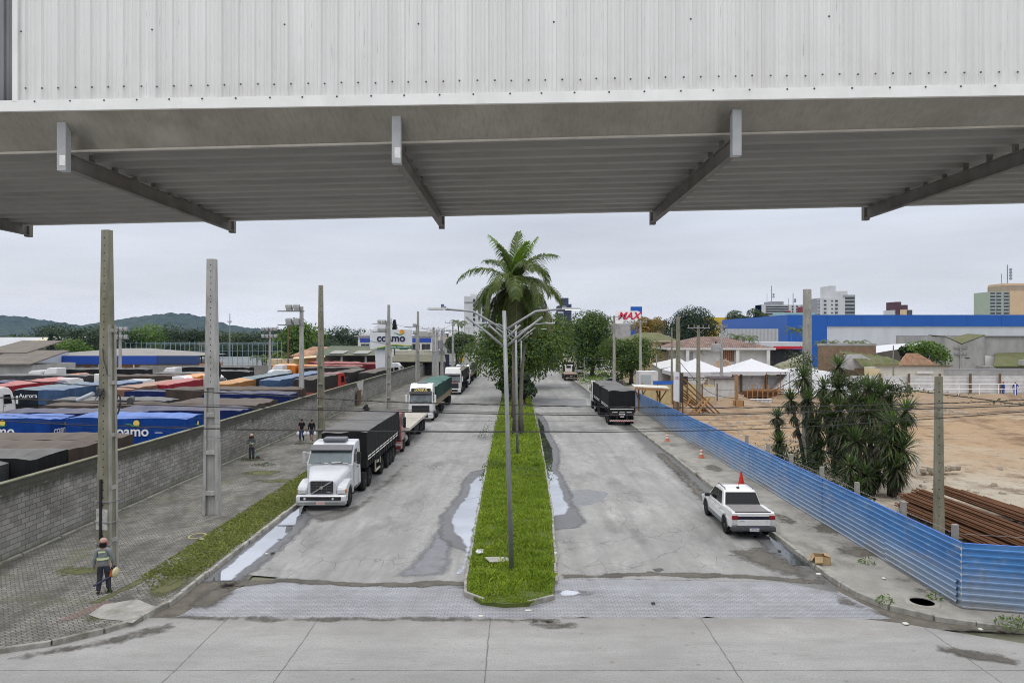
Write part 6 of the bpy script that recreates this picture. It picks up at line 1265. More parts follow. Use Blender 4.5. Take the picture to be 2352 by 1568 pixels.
yucca('leftmost small yucca with two separate green heads', [(1786, 958, 0, .8), (1790, 1016, -.6, .85)], 1800, 46.5)
yucca('tall yucca with bright upright tops beside the broken concrete pole', [(1846, 868, 0, 1.05), (1858, 920, -1, 1.1), (1816, 918, .6, .9), (1874, 975, -1.2, 1.0), (1884, 1030, -1.5, .85), (1892, 890, .3, .85)], 1865, 44.2)
yucca('central yucca overgrown by a climber at its top', [(1926, 842, .5, .9), (1926, 892, 0, 1.15), (1930, 945, -1, 1.15), (1906, 962, -.4, 1), (1940, 992, -1.6, 1.05), (1898, 935, .6, 1.0), (1955, 958, .2, 1.0), (1960, 905, .4, .95)], 1925, 42)
yucca('yucca right of centre with several dense dark heads', [(1996, 893, .4, 1.1), (2024, 908, 0, 1.1), (2000, 945, -.4, 1.15), (1966, 1012, -1, 1), (1975, 925, .3, 1.0), (2020, 960, -.8, 1.0), (2045, 930, .3, .9)], 2000, 39.5)
yucca('rightmost yucca leaning out over the bare soil', [(2081, 944, .3, .95), (2052, 978, 0, 1.15), (2073, 1032, -.6, 1.2), (2040, 1015, -.2, 1.05), (2060, 1075, -.9, 1.0)], 2045, 36.6)
yucca('low yucca clump just behind the fence', [(1990, 1092, 0, .85), (1954, 1072, .5, .8), (1968, 1120, -.3, .75), (2015, 1082, .4, .8)], 1985, 36.5)
rng = np.random.default_rng(77); P_ = []
for i in range(1500):
 u = rng.random(); px = 1905 + 190 * u; c = P(px, 862 + 28 * u + 26 * abs(rng.normal()) * .5, 42.3 - 4 * u); P_.append(tuple(c + Vector(rng.normal(scale=.16, size=3))))
for i in range(700): c = P(1846 + 30 * rng.normal() * .5, 815 + 35 * abs(rng.normal()), 45.8); P_.append(tuple(c + Vector(rng.normal(scale=.25, size=3))))
for i in range(240): u = rng.random(); c = P(2100 + 260 * u, 893 + 38 * u, 39.5 - 4.5 * u); k = mnoise.noise((u * 30, 0, 0)); (P_.append(tuple(c + Vector(rng.normal(scale=.1, size=3)))) if k > .1 else None)
tag(leaves('climber', np.array(P_), np.tile((0, -.4, .7), (len(P_), 1)), .17, LF['olive'], None, rng), 'olive climbing vine draped over the yucca tops, the broken pole and the wire', 'vine')
# scrub at the feet of the yuccas, weeds
def scrub(name, label, cx, cy, rx, ry, hz, n, kind, leaf=.14, z=.1, cat='shrub', grp=None, yy=None):
 rng = np.random.default_rng(abs(int(cx * 31 + cy))); a = rng.uniform(0, 2 * pi, n); r = np.sqrt(rng.random(n)); x = rx * r * np.cos(a); y = ry * r * np.sin(a); zz = hz * (1 - r ** 2) * rng.random(n) ** .6 * (1 + .6 * np.sin(x * 6) * np.cos(y * 5))
 p = np.c_[x, y, np.abs(zz) + .03]; t = leaves(name, p, np.tile((0, -.2, .8), (n, 1)), leaf, LF[kind], None, rng, .35); t.location = (cx, cy, z); return tag(t, label, cat, grp)
scrub('shrub', 'dark low scrub tangled at the feet of the yuccas', 17.6, 40.5, 2.2, 6, 1.9, 3200, 'dark', .22)
scrub('shrub', 'dry scrub beside the leftmost yucca behind the fence', 16.9, 47, 1.2, 2.5, .9, 700, 'olive', .16)
WG = 'weeds growing along the edges of the road'
for i, (px, py, r_, h_, n, k, lab) in enumerate(((1122, 1005, .9, 1.5, 520, 'olive', 'tall grey-green weed at the left edge of the median in front of the cables'), (1135, 1075, .8, .7, 300, 'olive', 'low pale weed on the left edge of the median'), (1205, 1092, 1.3, .7, 420, 'olive', 'straggly pale weed across the median by the lamp posts'), (2590 / 1.2755 + 0, 1382, .3, .22, 90, 'bright', 'green tuft on the right kerb near the manhole'), (2340, 1440, .6, .3, 200, 'bright', 'yellow-flowered weed tuft at the right edge of the photo'), (2146, 1375, .25, .25, 60, 'bright', 'small weed tuft at the foot of the blue fence corner'), (1990, 1292, .3, .2, 60, 'bright', 'weed tuft under the blue fence left of the manhole'), (250, 1360, .1, .1, 30, 'olive', 'tiny weed beside the left pole'))):
 g0 = G(px, py, .12); scrub('weed', lab, g0.x, g0.y, r_, r_, h_, n, k, .11, .12, 'weed', WG)
for i, (px, py) in enumerate(((606, 1068), (700, 1020), (580, 1056))):
 g0 = G(px, py, .12); scrub('weed', ('dark weed tuft by the wall near the sweeper', 'weed tuft at the wall near the two walking men', 'weed patch beside the broom')[i], g0.x, g0.y, .8, .5, .15, 260, 'olive', .1, .12, 'weed', 'weeds along the foot of the block wall')
# planting on the median behind the palm
tree('bushy shrub with spiky leaves at the foot of the palm, right side', 1.0, 84, 4.6, 1.9, 'dark', 3000, 1.1, 9, 91, .4, 'shrubs on the median', crown_h=2.2, name='shrub'); tree('bushy shrub at the foot of the palm, left side', -1.2, 88, 4.2, 1.8, 'feather', 2500, 1.0, 9, 92, .35, 'shrubs on the median', crown_h=2.2, name='shrub')
t = thing('burnt_tree', 'second dark burnt trunk standing right beside the palm trunk', 'tree', (.42, 59.6, .13)); MB().tube([(0, 0, -.1), (-.05, 0, 2), (.05, .1, 5.2), (.3, .3, 8)], [.27, .19, .16, .1], 9).build('trunk', PALMBARK, t, smooth=True)
t = thing('bare_palm', 'pale palm trunk on the median behind the two dark trunks', 'tree', (-.3, 70.7, .13)); MB().tube([(0, 0, -.1), (.02, 0, 4), (.1, .1, 9)], [.26, .18, .16], 9).build('trunk', PALMBARK, t, smooth=True)
scrub('grass_verge', 'bright grass verge beside the right road past the black trailer', 16, 155, 6, 45, .25, 3000, 'bright', .6, 0.03, 'grass'); scrub('grass_verge', 'patchy grass by the kerb in front of the black trailer cab', 13.2, 104, 1.8, 12, .3, 900, 'bright', .3, .12, 'grass')
# ------------------------------------------------------------------ people
def skin(name, J, bones, rad, mat, parent, sub=1):
 names = list(J); idx = {n: i for i, n in enumerate(names)}; me = bpy.data.meshes.new(name); me.from_pydata([J[n] for n in names], [(idx[a], idx[b]) for a, b in bones], []); o = bpy.data.objects.new(name, me); link(o)
 m = o.modifiers.new('skin', 'SKIN'); m.use_smooth_shade = True
 for i, n in enumerate(names):
  r = rad[n]; me.skin_vertices[0].data[i].radius = r if hasattr(r, '__len__') else (r, r); me.skin_vertices[0].data[i].use_root = (i == 0)
 if sub: s = o.modifiers.new('sub', 'SUBSURF'); s.levels = sub; s.render_levels = sub
 bpy.context.view_layer.update(); ev = o.evaluated_get(bpy.context.evaluated_depsgraph_get()); m2 = bpy.data.meshes.new_from_object(ev); o.modifiers.clear(); o.data = m2; bpy.data.meshes.remove(me); m2.materials.clear(); m2.materials.append(mat)
 m2.polygons.foreach_set('use_smooth', [True] * len(m2.polygons)); o.parent = parent; return o
SKINM = M('skin', (.30, .17, .115), .1, 8, .6); HAIR = M('dark_hair', (.02, .017, .015), .2, 9, .7); BOOT = M('boot_leather', (.035, .03, .027), .2, 8, .7)
def person(label, loc, rz, top, legs, pose={}, h=1.75, hair=True, shorts=False, sleeve='long', group=None, topname='jacket'):
 t = thing('person', label, 'person', loc, rz, group); t.scale = (h / 1.75,) * 3
 J = {'pelvis': (0, 0, .96), 'waist': (0, 0, 1.1), 'chest': (0, .01, 1.3), 'neck_base': (0, .01, 1.46), 'neck': (0, -.005, 1.52), 'head': (0, -.02, 1.60), 'crown': (0, -.015, 1.68)}
 for sg, s in ((-1, 'l'), (1, 'r')):
  J.update({'shoulder' + s: (sg * .175, .01, 1.41), 'elbow' + s: (sg * .245, .03, 1.14), 'wrist' + s: (sg * .26, -.03, .90), 'palm' + s: (sg * .262, -.045, .83), 'hip' + s: (sg * .09, 0, .91), 'knee' + s: (sg * .105, -.02, .50), 'ankle' + s: (sg * .11, .02, .09), 'ball' + s: (sg * .12, -.10, .045), 'toe' + s: (sg * .12, -.17, .04)})
 J.update(pose)
 rad = {'pelvis': (.125, .10), 'waist': (.125, .095), 'chest': (.145, .105), 'neck_base': .075, 'neck': .055, 'head': (.078, .092), 'crown': (.07, .085)}
 bones = [('pelvis', 'waist'), ('waist', 'chest'), ('chest', 'neck_base'), ('neck_base', 'neck'), ('neck', 'head'), ('head', 'crown')]
 for sg, s in ((-1, 'l'), (1, 'r')):
  rad.update({'shoulder' + s: .062, 'elbow' + s: .042, 'wrist' + s: .028, 'palm' + s: (.038, .018), 'hip' + s: .092, 'knee' + s: .058, 'ankle' + s: .04, 'ball' + s: .036, 'toe' + s: .026})
  bones += [('neck_base', 'shoulder' + s), ('shoulder' + s, 'elbow' + s), ('elbow' + s, 'wrist' + s), ('wrist' + s, 'palm' + s), ('pelvis', 'hip' + s), ('hip' + s, 'knee' + s), ('knee' + s, 'ankle' + s), ('ankle' + s, 'ball' + s), ('ball' + s, 'toe' + s)]
  pv, wv = Vector(J['palm' + s]), Vector(J['wrist' + s]); d = (pv - wv).normalized(); side = Vector((0, -1, 0)) - d * Vector((0, -1, 0)).dot(d); side = side.normalized()
  nrm_ = d.cross(side)
  for k, (off, ln) in enumerate(((-.03, .062), (-.01, .075), (.01, .07), (.03, .055))):
   a, b_ = 'f%s%da' % (s, k), 'f%s%db' % (s, k); q = pv + side * off * .9 + d * .035; J[a] = tuple(q); J[b_] = tuple(q + d * ln + nrm_ * (-sg) * .025); rad[a] = .009; rad[b_] = .007; bones += [('palm' + s, a), (a, b_)]
  J['th' + s] = tuple(pv + side * .05 + d * .01); rad['th' + s] = .009; J['tk' + s] = tuple(pv + side * .062 + d * .045); rad['tk' + s] = .007; bones += [('palm' + s, 'th' + s), ('th' + s, 'tk' + s)]
 bd = skin('body', J, bones, rad, SKINM, t, 1)
 sub_ = lambda ks: {k: J[k] for k in ks}
 # trousers, top, boots follow the same skeleton, a little wider
 kl = ['pelvis', 'hipl', 'hipr', 'kneel', 'kneer'] + ([] if shorts else ['anklel', 'ankler']); Jt = sub_(kl); Jt['belt'] = tuple(Vector(J['pelvis']).lerp(Vector(J['waist']), .5)); r2 = {'pelvis': (.17, .135), 'belt': (.15, .12), 'hipl': .115, 'hipr': .115, 'kneel': .09, 'kneer': .09, 'anklel': .078, 'ankler': .078}
 skin('shorts' if shorts else 'trousers', Jt, [('pelvis', 'belt'), ('pelvis', 'hipl'), ('pelvis', 'hipr'), ('hipl', 'kneel'), ('hipr', 'kneer')] + ([] if shorts else [('kneel', 'anklel'), ('kneer', 'ankler')]), r2, legs, t, 1)
 ks = ['chest', 'pelvis', 'waist', 'neck_base', 'shoulderl', 'shoulderr', 'elbowl', 'elbowr'] + (['wristl', 'wristr'] if sleeve == 'long' else []); Js = sub_(ks); Js['hem'] = tuple(Vector(J['pelvis']) - Vector((0, 0, .1))); r3 = {'hem': (.17, .135), 'pelvis': (.165, .13), 'waist': (.16, .125), 'chest': (.175, .135), 'neck_base': .09, 'shoulderl': .088, 'shoulderr': .088, 'elbowl': .066, 'elbowr': .066, 'wristl': .048, 'wristr': .048}
 if sleeve != 'long':
  for s in 'lr': Js['elbow' + s] = tuple(Vector(J['shoulder' + s]).lerp(Vector(J['elbow' + s]), .8))
 skin(topname, Js, [('chest', 'waist'), ('waist', 'pelvis'), ('pelvis', 'hem'), ('chest', 'neck_base'), ('neck_base', 'shoulderl'), ('neck_base', 'shoulderr'), ('shoulderl', 'elbowl'), ('shoulderr', 'elbowr')] + ([('elbowl', 'wristl'), ('elbowr', 'wristr')] if sleeve == 'long' else []), r3, top, t, 1)
 for s in 'lr': Jb = {'ankle': J['ankle' + s], 'ball': J['ball' + s], 'toe': J['toe' + s], 'heel': tuple(Vector(J['ankle' + s]) + Vector((0, .035, -.045)))}; skin('boot', Jb, [('ankle', 'ball'), ('ball', 'toe'), ('ankle', 'heel')], {'ankle': .055, 'ball': .045, 'toe': .034, 'heel': .042}, BOOT, t, 1)
 hv = Vector(J['head']).lerp(Vector(J['crown']), .5)
 b = MB(); b.lathe([(.001, -.02), (.013, -.012), (.015, .0), (.001, .02)], hv + Vector((0, -.098, -.03)), 6)
 for sg in (-1, 1): b.lathe([(.001, -.03), (.016, -.015), (.018, .01), (.001, .03)], hv + Vector((sg * .08, .01, -.025)), 6)
 b.build('nose_and_ears', SKINM, t, smooth=True)
 b = MB(); [b.lathe([(.001, -.009), (.011, 0), (.001, .009)], hv + Vector((sg * .03, -.086, .0)), 8) for sg in (-1, 1)]; b.build('eye', HAIR, t); MB().box(hv + Vector((0, -.085, -.065)), (.045, .012, .009)).build('mouth', M('lips', (.2, .08, .06), .1, 9, .6), t)
 if hair: MB().lathe([(.088, -.01), (.093, .03), (.075, .08), (.03, .105), (.001, .11)], hv + Vector((0, .012, .0)), 14).build('hair', HAIR, t, smooth=True)
 return t, J, hv
def cloth(n, c): return M('cloth_' + n, c, .22, 9, .9, .3)
GREYJ = cloth('grey_jacket', (.20, .225, .235)); DNAVY = cloth('dark_trousers', (.045, .045, .06)); BLK = cloth('black', (.014, .014, .016)); JEANS = cloth('jeans', (.03, .045, .10)); OLV = cloth('grey_green', (.10, .12, .12)); KHAKI = cloth('khaki', (.26, .24, .17)); BLUEW = cloth('work_blue', (.03, .06, .28)); HIVIS = M('hi_vis_tape', (.62, .68, .36), .08, 9, .5)
def helmet(t, hv, mat, brim=True):
 MB().lathe([(.115, -.01), (.118, .03), (.1, .085), (.055, .125), (.001, .138)], hv + Vector((0, .0, .035)), 18).build('helmet', mat, t, smooth=True)
 if brim: MB().box(hv + Vector((0, -.13, .035)), (.17, .09, .015)).build('helmet_brim', mat, t, bevel=.006)
gw = G(237, 1361, .12)
t, J, hv = person('worker seen from behind in grey jacket and hard hat carrying a leaf blower', gw, R(196), GREYJ, DNAVY, {'wristr': (.29, -.06, .86), 'palmr': (.295, -.075, .79), 'elbowl': (-.26, .0, 1.14), 'wristl': (-.25, -.12, .93), 'palml': (-.245, -.15, .87), 'kneel': (-.12, -.1, .5), 'anklel': (-.15, -.05, .09), 'balll': (-.16, -.17, .045), 'toel': (-.165, -.24, .04), 'ankler': (.12, .1, .09), 'ballr': (.125, -.02, .045), 'toer': (.13, -.09, .04)}, 1.78, hair=False)
HAT = M('dull_red_helmet', (.40, .24, .20), .1, 6, .5); helmet(t, hv, HAT)
MB().lathe([(.1, -.09), (.105, .0), (.1, .04)], hv + Vector((0, .015, -.03)), 14).build('neck_flap', BLK, t); [MB().cyl(hv + Vector((sg * .085, .0, -.03)), hv + Vector((sg * .125, .0, -.03)), .045, .038, 12).build('ear_defender', M('red_plastic', (.4, .02, .04), .1, 6, .4), t, bevel=.008) for sg in (-1, 1)]
MB().lathe([(.205, -.028), (.205, .028)], (0, .01, 1.15), 20).build('reflective_belt', HIVIS, t).scale = (.93, .76, 1); b = MB(); b.box((0, .148, 1.385), (.2, .02, .045)); b.build('reflective_patch', HIVIS, t)
wp = Matrix.Translation(gw) @ Matrix.Rotation(R(196), 4, 'Z') @ Vector(J['palml']); wp2 = Vector((wp.x, wp.y, wp.z))
bl = thing('leaf_blower', 'orange and cream leaf blower held at the side of the worker by the pole', 'leaf blower', (wp.x, wp.y - .02, wp.z - .07), R(180))
CREAM = M('cream_plastic', (.55, .49, .30), .1, 6, .5); ORP = M('orange_plastic', (.55, .13, .02), .1, 6, .4)
MB().lathe([(.02, -.06), (.15, -.055), (.17, -.02), (.17, .02), (.12, .05)], (-.10, .0, -.17), 16, 'x').build('fan_housing', CREAM, bl, smooth=True); MB().box((.02, .0, -.17), (.14, .24, .26)).build('engine_cover', ORP, bl, bevel=.04); MB().box((-.06, .0, -.05), (.12, .14, .1)).build('filter_box', BLACK, bl, bevel=.02)
MB().tube([(-.02, .14, -.06), (-.02, .08, .03), (-.02, -.08, .03), (-.02, -.14, -.06)], .018).build('handle', BLACK, bl); MB().tube([(-.08, -.1, -.22), (.08, .15, -.32), (.22, .35, -.40), (.32, .5, -.45)], [.05, .042, .038, .042], 10).build('blower_tube', M('navy_plastic', (.02, .025, .06), .1, 5, .45), bl)
gs = G(578, 1056, .12)
t, J, hv = person('sweeper in grey-green overalls and broad hood holding a broom by the block wall', gs, R(18), OLV, DNAVY, {'elbowl': (-.32, -.02, 1.2), 'wristl': (-.12, -.16, 1.2), 'palml': (-.06, -.2, 1.18), 'elbowr': (.26, -.04, 1.15), 'wristr': (.13, -.2, 1.0), 'palmr': (.08, -.23, .97)}, 1.78, hair=False)
helmet(t, hv, M('tan_helmet', (.42, .33, .22), .1, 6, .6)); MB().lathe([(.17, -.12), (.15, -.02), (.11, .04)], hv + Vector((0, .01, -.01)), 14).build('hood', cloth('maroon_hood', (.06, .02, .03)), t); MB().lathe([(.2, -.03), (.2, .03)], (0, .01, 1.13), 20).build('reflective_belt', HIVIS, t).scale = (.93, .78, 1)
br = thing('broom', 'broom with a pale green handle and dark red bristles held by the sweeper', 'broom', G(592, 1052, .12)); w0 = Matrix.Translation(gs) @ Matrix.Rotation(R(18), 4, 'Z') @ Vector((-.08, -.2, 1.3)); MB().tube([(0, 0, .14), w0 - br.location], .016).build('handle', M('mint_handle', (.40, .58, .50), .05, 6, .4), br); MB().box((0, 0, .13), (.26, .07, .06)).build('broom_head', M('teal_plastic', (.02, .12, .10), .1, 5, .4), br); MB().box((0, 0, .05), (.3, .1, .12), top=(.85, .6)).build('bristles', M('wine_bristle', (.22, .015, .05), .2, 20, .8), br)
def bag(label, p, s=.17):
 t = MB().lathe([(.02, .0), (s * .8, .02), (s, .12), (s * .85, .26), (s * .35, .34), (.02, .42)], n=12).build('shopping_bag', M('white_carrier_bag', (.62, .62, .66), .15, 6, .5, .3), smooth=True)
 for v in t.data.vertices: v.co *= 1 + .12 * mnoise.noise(v.co * 14)
 t.location = p; tag(t, label, 'bag', 'white carrier bags'); return t
walk = {'kneel': (-.1, -.12, .5), 'anklel': (-.1, -.1, .09), 'balll': (-.1, -.22, .045), 'toel': (-.1, -.29, .04), 'kneer': (.1, .02, .5), 'ankler': (.1, .2, .12), 'ballr': (.1, .1, .05), 'toer': (.1, .04, .04)}
PW = 'men walking along the left pavement'
for i, (px, py) in enumerate(((693, 1012), (716, 1012))):
 g0 = G(px, py, .12); t, J, hv = person(('man in black short-sleeved hoodie and blue jeans walking with white bags, left of the pair', 'man in cap, black and khaki jacket and shorts, right of the walking pair')[i], g0, R(4), BLK, (JEANS, cloth('dark_shorts', (.05, .06, .09)))[i], walk if i == 0 else {**walk, 'kneer': (.1, -.12, .5), 'ankler': (.1, -.1, .09), 'ballr': (.1, -.22, .045), 'toer': (.1, -.29, .04), 'kneel': (-.1, .02, .5), 'anklel': (-.1, .22, .2), 'balll': (-.1, .14, .09), 'toel': (-.1, .09, .05)}, (1.8, 1.76)[i], hair=i == 0, shorts=bool(i), sleeve=('short', 'long')[i], group=PW, topname=('hoodie', 'jacket')[i])
 MB().lathe([(.092, -.01), (.097, .03), (.08, .075), (.03, .1), (.001, .105)], hv + Vector((0, 0, .025)), 14).build('cap', cloth('dark_cap', (.03, .025, .025)), t, smooth=True); MB().box(hv + Vector((0, -.12, .03)), (.13, .1, .012)).build('cap_peak', cloth('dark_cap', (.03, .025, .025)), t)
 if i: skin('khaki_yoke', {'a': (0, .01, 1.4), 'l': (-.17, .01, 1.42), 'r': (.17, .01, 1.42), 'u': (0, .02, 1.5)}, [('a', 'l'), ('a', 'r'), ('a', 'u')], {'a': (.125, .15), 'l': .094, 'r': .094, 'u': .10}, KHAKI, t, 1)
 for sg, s in ((-1, 'l'), (1, 'r')):
  wp = Matrix.Translation(g0) @ Matrix.Rotation(R(4), 4, 'Z') @ (Vector(J['palm' + s]) * 1.02); bag('white carrier bag in the %s hand of the %s' % (('right', 'left')[sg > 0], ('man in jeans', 'man in shorts')[i]), wp + Vector((0, 0, -.42)), .17 if i == 0 else .13)
for i, (px, lab) in enumerate(((2304, 'worker in blue overalls and red helmet leaning on the white railing'), (2332, 'second worker in blue overalls, right of the one with the red helmet'))):
 g0 = G(px, 908, .1); t, J, hv = person(lab, g0, R(20 - 60 * i), BLUEW, BLUEW, {'elbowr': (.33, -.05, 1.2), 'wristr': (.28, -.24, 1.22), 'palmr': (.26, -.31, 1.22)} if i else {}, 2.0, hair=False, group='workers on the building site', topname='overall'); helmet(t, hv, M('red_helmet', (.5, .07, .03), .1, 6, .4) if i == 0 else M('orange_helmet', (.45, .22, .1), .1, 6, .5))
 MB().lathe([(.115, -.02), (.115, .02)], (0, 0, .45), 10).build('reflective_belt', HIVIS, t)
# ------------------------------------------------------------------ fences
BLUEF = None
def corrugated(p0, p1, z0, z1, n=10, depth=.035, mat=None, name='panel', parent=None, off=0):
 """horizontal ribs between ground points p0 and p1"""
 p0, p1 = Vector((*p0, 0)), Vector((*p1, 0)); d = (p1 - p0).normalized(); nr = Vector((d.y, -d.x, 0)); b = MB(); vs = []; prof = []
 for i in range(n):
  for t, q in ((0, 0), (.1, 1), (.3, 1), (.42, .1), (.7, 0), (.9, .05)): prof.append(((i + t) / n, q * depth))
 prof.append((1, 0)); fs = []
 m = max(2, int((p1 - p0).length / .8)) + 1 if mat is BLUEF else 2; Lx = (p1 - p0).length
 for t, q in prof:
  for j in range(m): p = p0.lerp(p1, j / (m - 1)); wv = mnoise.noise((p.x * .5, p.y * .5, 1)) if m > 2 else 0; vs.append(p + nr * (q + off + .05 * wv * (1 if 0 < j < m - 1 else .3) * (.4 + t)) + Vector((0, 0, z0 + (z1 - z0 + .05 * wv) * t)))
 for i in range(len(prof) - 1): fs += [(m * i + j, m * i + j + 1, m * i + m + j + 1, m * i + m + j) for j in range(m - 1)]
 return b.add(vs, fs).build(name, mat, parent)
def mat_blue():
 s = Nt('blue_fence_sheet'); e = s.xyz(); oi = s.n('ObjectInfo').outputs['Random']
 c = s.mix(s.rng(s.noise(.6, 4, .6), .3, .7), (.028, .155, .42), (.075, .245, .55))
 c = s.mix(s.math('MULTIPLY', oi, .35), c, (.12, .24, .42))
 wv = s.math('ADD', e[2], s.math('MULTIPLY', s.math('SUBTRACT', s.noise(.7, 6, .7, co=s.co((1, .5, 1))), .5), 2.0))
 fad = s.rng(wv, 1.65, .15, 0, .8); c = s.mix(fad, c, (.32, .36, .40))
 d = s.rng(s.noise(1.6, 6, .7, co=s.co((1, .5, 1.5), loc=(4, 0, 0))), .52, .68, 0, .5); c = s.mix(d, c, (.33, .34, .36))
 ln = s.rng(s.noise(5, 4, .7, co=s.co((1, 1, .2))), .56, .72, 0, .3); c = s.mix(ln, c, (.14, .14, .15))
 base = s.rng(wv, .35, .0, 0, .6); c = s.mix(base, c, (.20, .17, .13))
 return s.out(c, .38, .15)
BLUEF = mat_blue()
bf = thing('blue_fence', 'long blue corrugated metal hoarding along the right pavement, turning the corner at the right', 'fence', (0, 0, 0)); rnd = random.Random(3)
FX = 14.05; y = 21.55; k = 0
while y < 82:
 L = rnd.uniform(4.6, 5.6); y1 = min(y + L, 82.3); corrugated((FX + .012 * (k % 2), y1 + .06), (FX + .012 * (k % 2), y), .13, 2.15 + rnd.uniform(-.02, .02), 10, .035, BLUEF, 'panel', bf); y = y1; k += 1
corrugated((FX, 21.55), (18.6, 20.45), .12, 2.15, 10, .035, BLUEF, 'panel', bf); corrugated((18.6, 20.45), (24, 19.2), .12, 2.15, 10, .035, BLUEF, 'panel', bf, .012)
corrugated((FX - .05, 25.9), (FX - .05, 21.7), .22, 1.02, 4, .035, BLUEF, 'repair_panel', bf)
cap = MB(); cap.bar((FX + .03, 21.5, 2.17), (FX + .03, 82, 2.17), .07, .03); cap.bar((FX, 21.56, 2.17), (24, 19.2, 2.17), .07, .03); cap.build('top_rail', M('blue_rail', (.03, .14, .5), .15, 2, .4), bf)
po = MB()
for yy in np.arange(22, 82, 3.3): po.b6(FX + .06, FX + .16, yy, yy + .1, 0, 2.1)
po.build('back_post', OLDWOOD, bf)
POST = M('concrete_post', (.30, .28, .25), .2, 4, .9, .2); pp = None
for i, yy in enumerate((22.75, 25.9, 29.3, 32.8, 36.3, 39.8, 43.3)):
 t = thing('fence_post', ('concrete fence post at the corner of the blue fence, by the steel bars', 'concrete fence post left of the steel bars behind the blue fence', 'concrete fence post below the rightmost yucca', 'concrete fence post among the low yuccas', 'concrete fence post hidden in dark scrub', 'concrete fence post under the tall yuccas', 'concrete fence post near the leftmost yucca')[i], 'post', (14.62 + .06 * (i % 2), yy, .1), 0, 'posts of the barbed wire fence')
 MB().box((0, 0, 1.17), (.2, .16, 2.34), top=(.9, .9)).build('shaft', POST, t, bevel=.01)
WIREM = M('barbed_wire_metal', (.32, .30, .27), .2, 9, .5, metal=.3)
for i, z in enumerate((2.15, 1.75, 1.3)):
 b = MB(); b.tube([(14.55, 22.7 + 1.05 * k, z + .03 * sin(k * 1.9)) for k in range(24)], .008, 4); b.tube([(14.6, 22.7, z), (18, 22, z - .03), (24, 20.8, z)], .008, 4)
 for k in range(110): p = Vector((14.55, 22.8 + .2 * k, z)); b.bar(p + Vector((0, -.02, -.03)), p + Vector((0, .02, .03)), .008, .008)
 tag(b.build('barbed_wire', WIREM), ('top', 'middle', 'lowest')[i] + ' strand of barbed wire running behind the blue fence', 'barbed wire', 'strands of barbed wire')
# rusty reinforcing-bar bundles
s = Nt('rusty_bars'); c = s.mix(s.rng(s.noise(3, 5, .7, co=s.co((6, .3, 6))), .3, .7), (.075, .032, .014), (.20, .085, .032)); s.bump(s.noise(30, 2, .5, co=s.co((2, 8, 2))), .4, .01); RUST = s.out(c, .8, .1)
BUN = [(18.95, 33.5, .32, 'dark rusty bar bundle nearest the fence, at the bottom of the stack'), (19.35, 33.9, .72, 'rusty bar bundle lying on the nearest bottom bundle'), (19.75, 33.9, .36, 'rusty bar bundle second along the bottom row'), (20.25, 34.4, .78, 'rusty bar bundle behind the short concrete pole, upper row'), (20.65, 33.2, .36, 'rusty bar bundle in the middle of the bottom row'), (21.25, 33.0, .4, 'rusty bar bundle under the highest one'), (21.45, 34.6, .95, 'thick rusty bar bundle lying highest on the stack'), (22.1, 34.3, .8, 'rusty bar bundle right of the highest one'), (22.7, 33.6, .65, 'rusty bar bundle sloping down at the right of the stack'), (23.3, 32.6, .5, 'rusty bar bundle with stepped ends, far right'), (23.9, 31.6, .4, 'outermost rusty bar bundle at the right')]
for i, (x, y1, z, lab) in enumerate(BUN):
 b = MB(); rr = random.Random(i); n = 26
 for k in range(n):
  a = k * 2.4; r = .26 * math.sqrt((k + .5) / n); e = rr.uniform(-.25, .25); b.cyl((x + r * cos(a) * 1.15, y1 + e, z + r * sin(a) * .8 + .05), (x + .35 + r * cos(a) * 1.15, y1 - 11.5 + e, z + r * sin(a) * .8), .038, n=6)
 o = b.build('bar_bundle', RUST); tag(o, lab, 'steel bars', 'bundles of rusty steel bars')
 # cones, box, litter
def cone(label, p, h, col, stripes):
 t = thing('traffic_cone', label, 'traffic cone', p, random.random(), 'traffic cones on the right pavement'); r = h * .25
 MB().lathe([(r, .03), (r * .9, .05), (h * .045, h), (h * .03, h + .01)], n=20).build('cone', col, t, smooth=False); MB().box((0, 0, .02), (r * 2.3, r * 2.3, .04)).build('base', col, t, bevel=.015)
 if stripes: [MB().lathe([(r * .9 - (r * .9 - h * .045) * (f - .05) + .004, h * f), (r * .9 - (r * .9 - h * .045) * (f + .09) + .004, h * (f + .12))], n=20).build('stripe', REFL, t) for f in (.36, .64)]
cone('plain red traffic cone standing beside the white pickup', G(1702.5, 1113, .12), .78, M('cone_red', (.50, .035, .02), .12, 6, .6, dirt=.2), False); OC = M('cone_orange', (.48, .17, .09), .15, 6, .6, dirt=.35)
cone('faded orange and white striped cone halfway along the blue fence', G(1611, 1051, .12), .76, OC, True); cone('farthest orange and white striped cone near the rear of the black trailer', G(1533, 1013, .12), .76, OC, True)
g0 = G(1887, 1293, .12); t = thing('cardboard_box', 'torn open brown cardboard box lying on the right pavement', 'box', g0, R(-12)); CB = M('cardboard', (.38, .27, .15), .15, 4, .9, .1)
b = MB(); b.b6(-.28, .28, -.2, -.19, 0, .3); b.b6(-.28, .28, .19, .2, 0, .32); b.b6(-.28, -.27, -.2, .2, 0, .3); b.b6(.27, .28, -.2, .2, 0, .3); b.b6(-.28, .28, -.2, .2, .005, .02); b.build('carton', CB, t)
b = MB(); b.panel([(-.28, -.2, .3), (.0, -.2, .3), (-.02, -.34, .12), (-.3, -.36, .1)], .008); b.panel([(.28, -.2, .3), (.28, .2, .3), (.08, .18, .38), (.06, -.2, .36)], .008); b.panel([(-.28, .2, .32), (-.28, -.2, .3), (-.4, -.18, .12), (-.42, .2, .1)], .008); b.build('flap', CB, t)
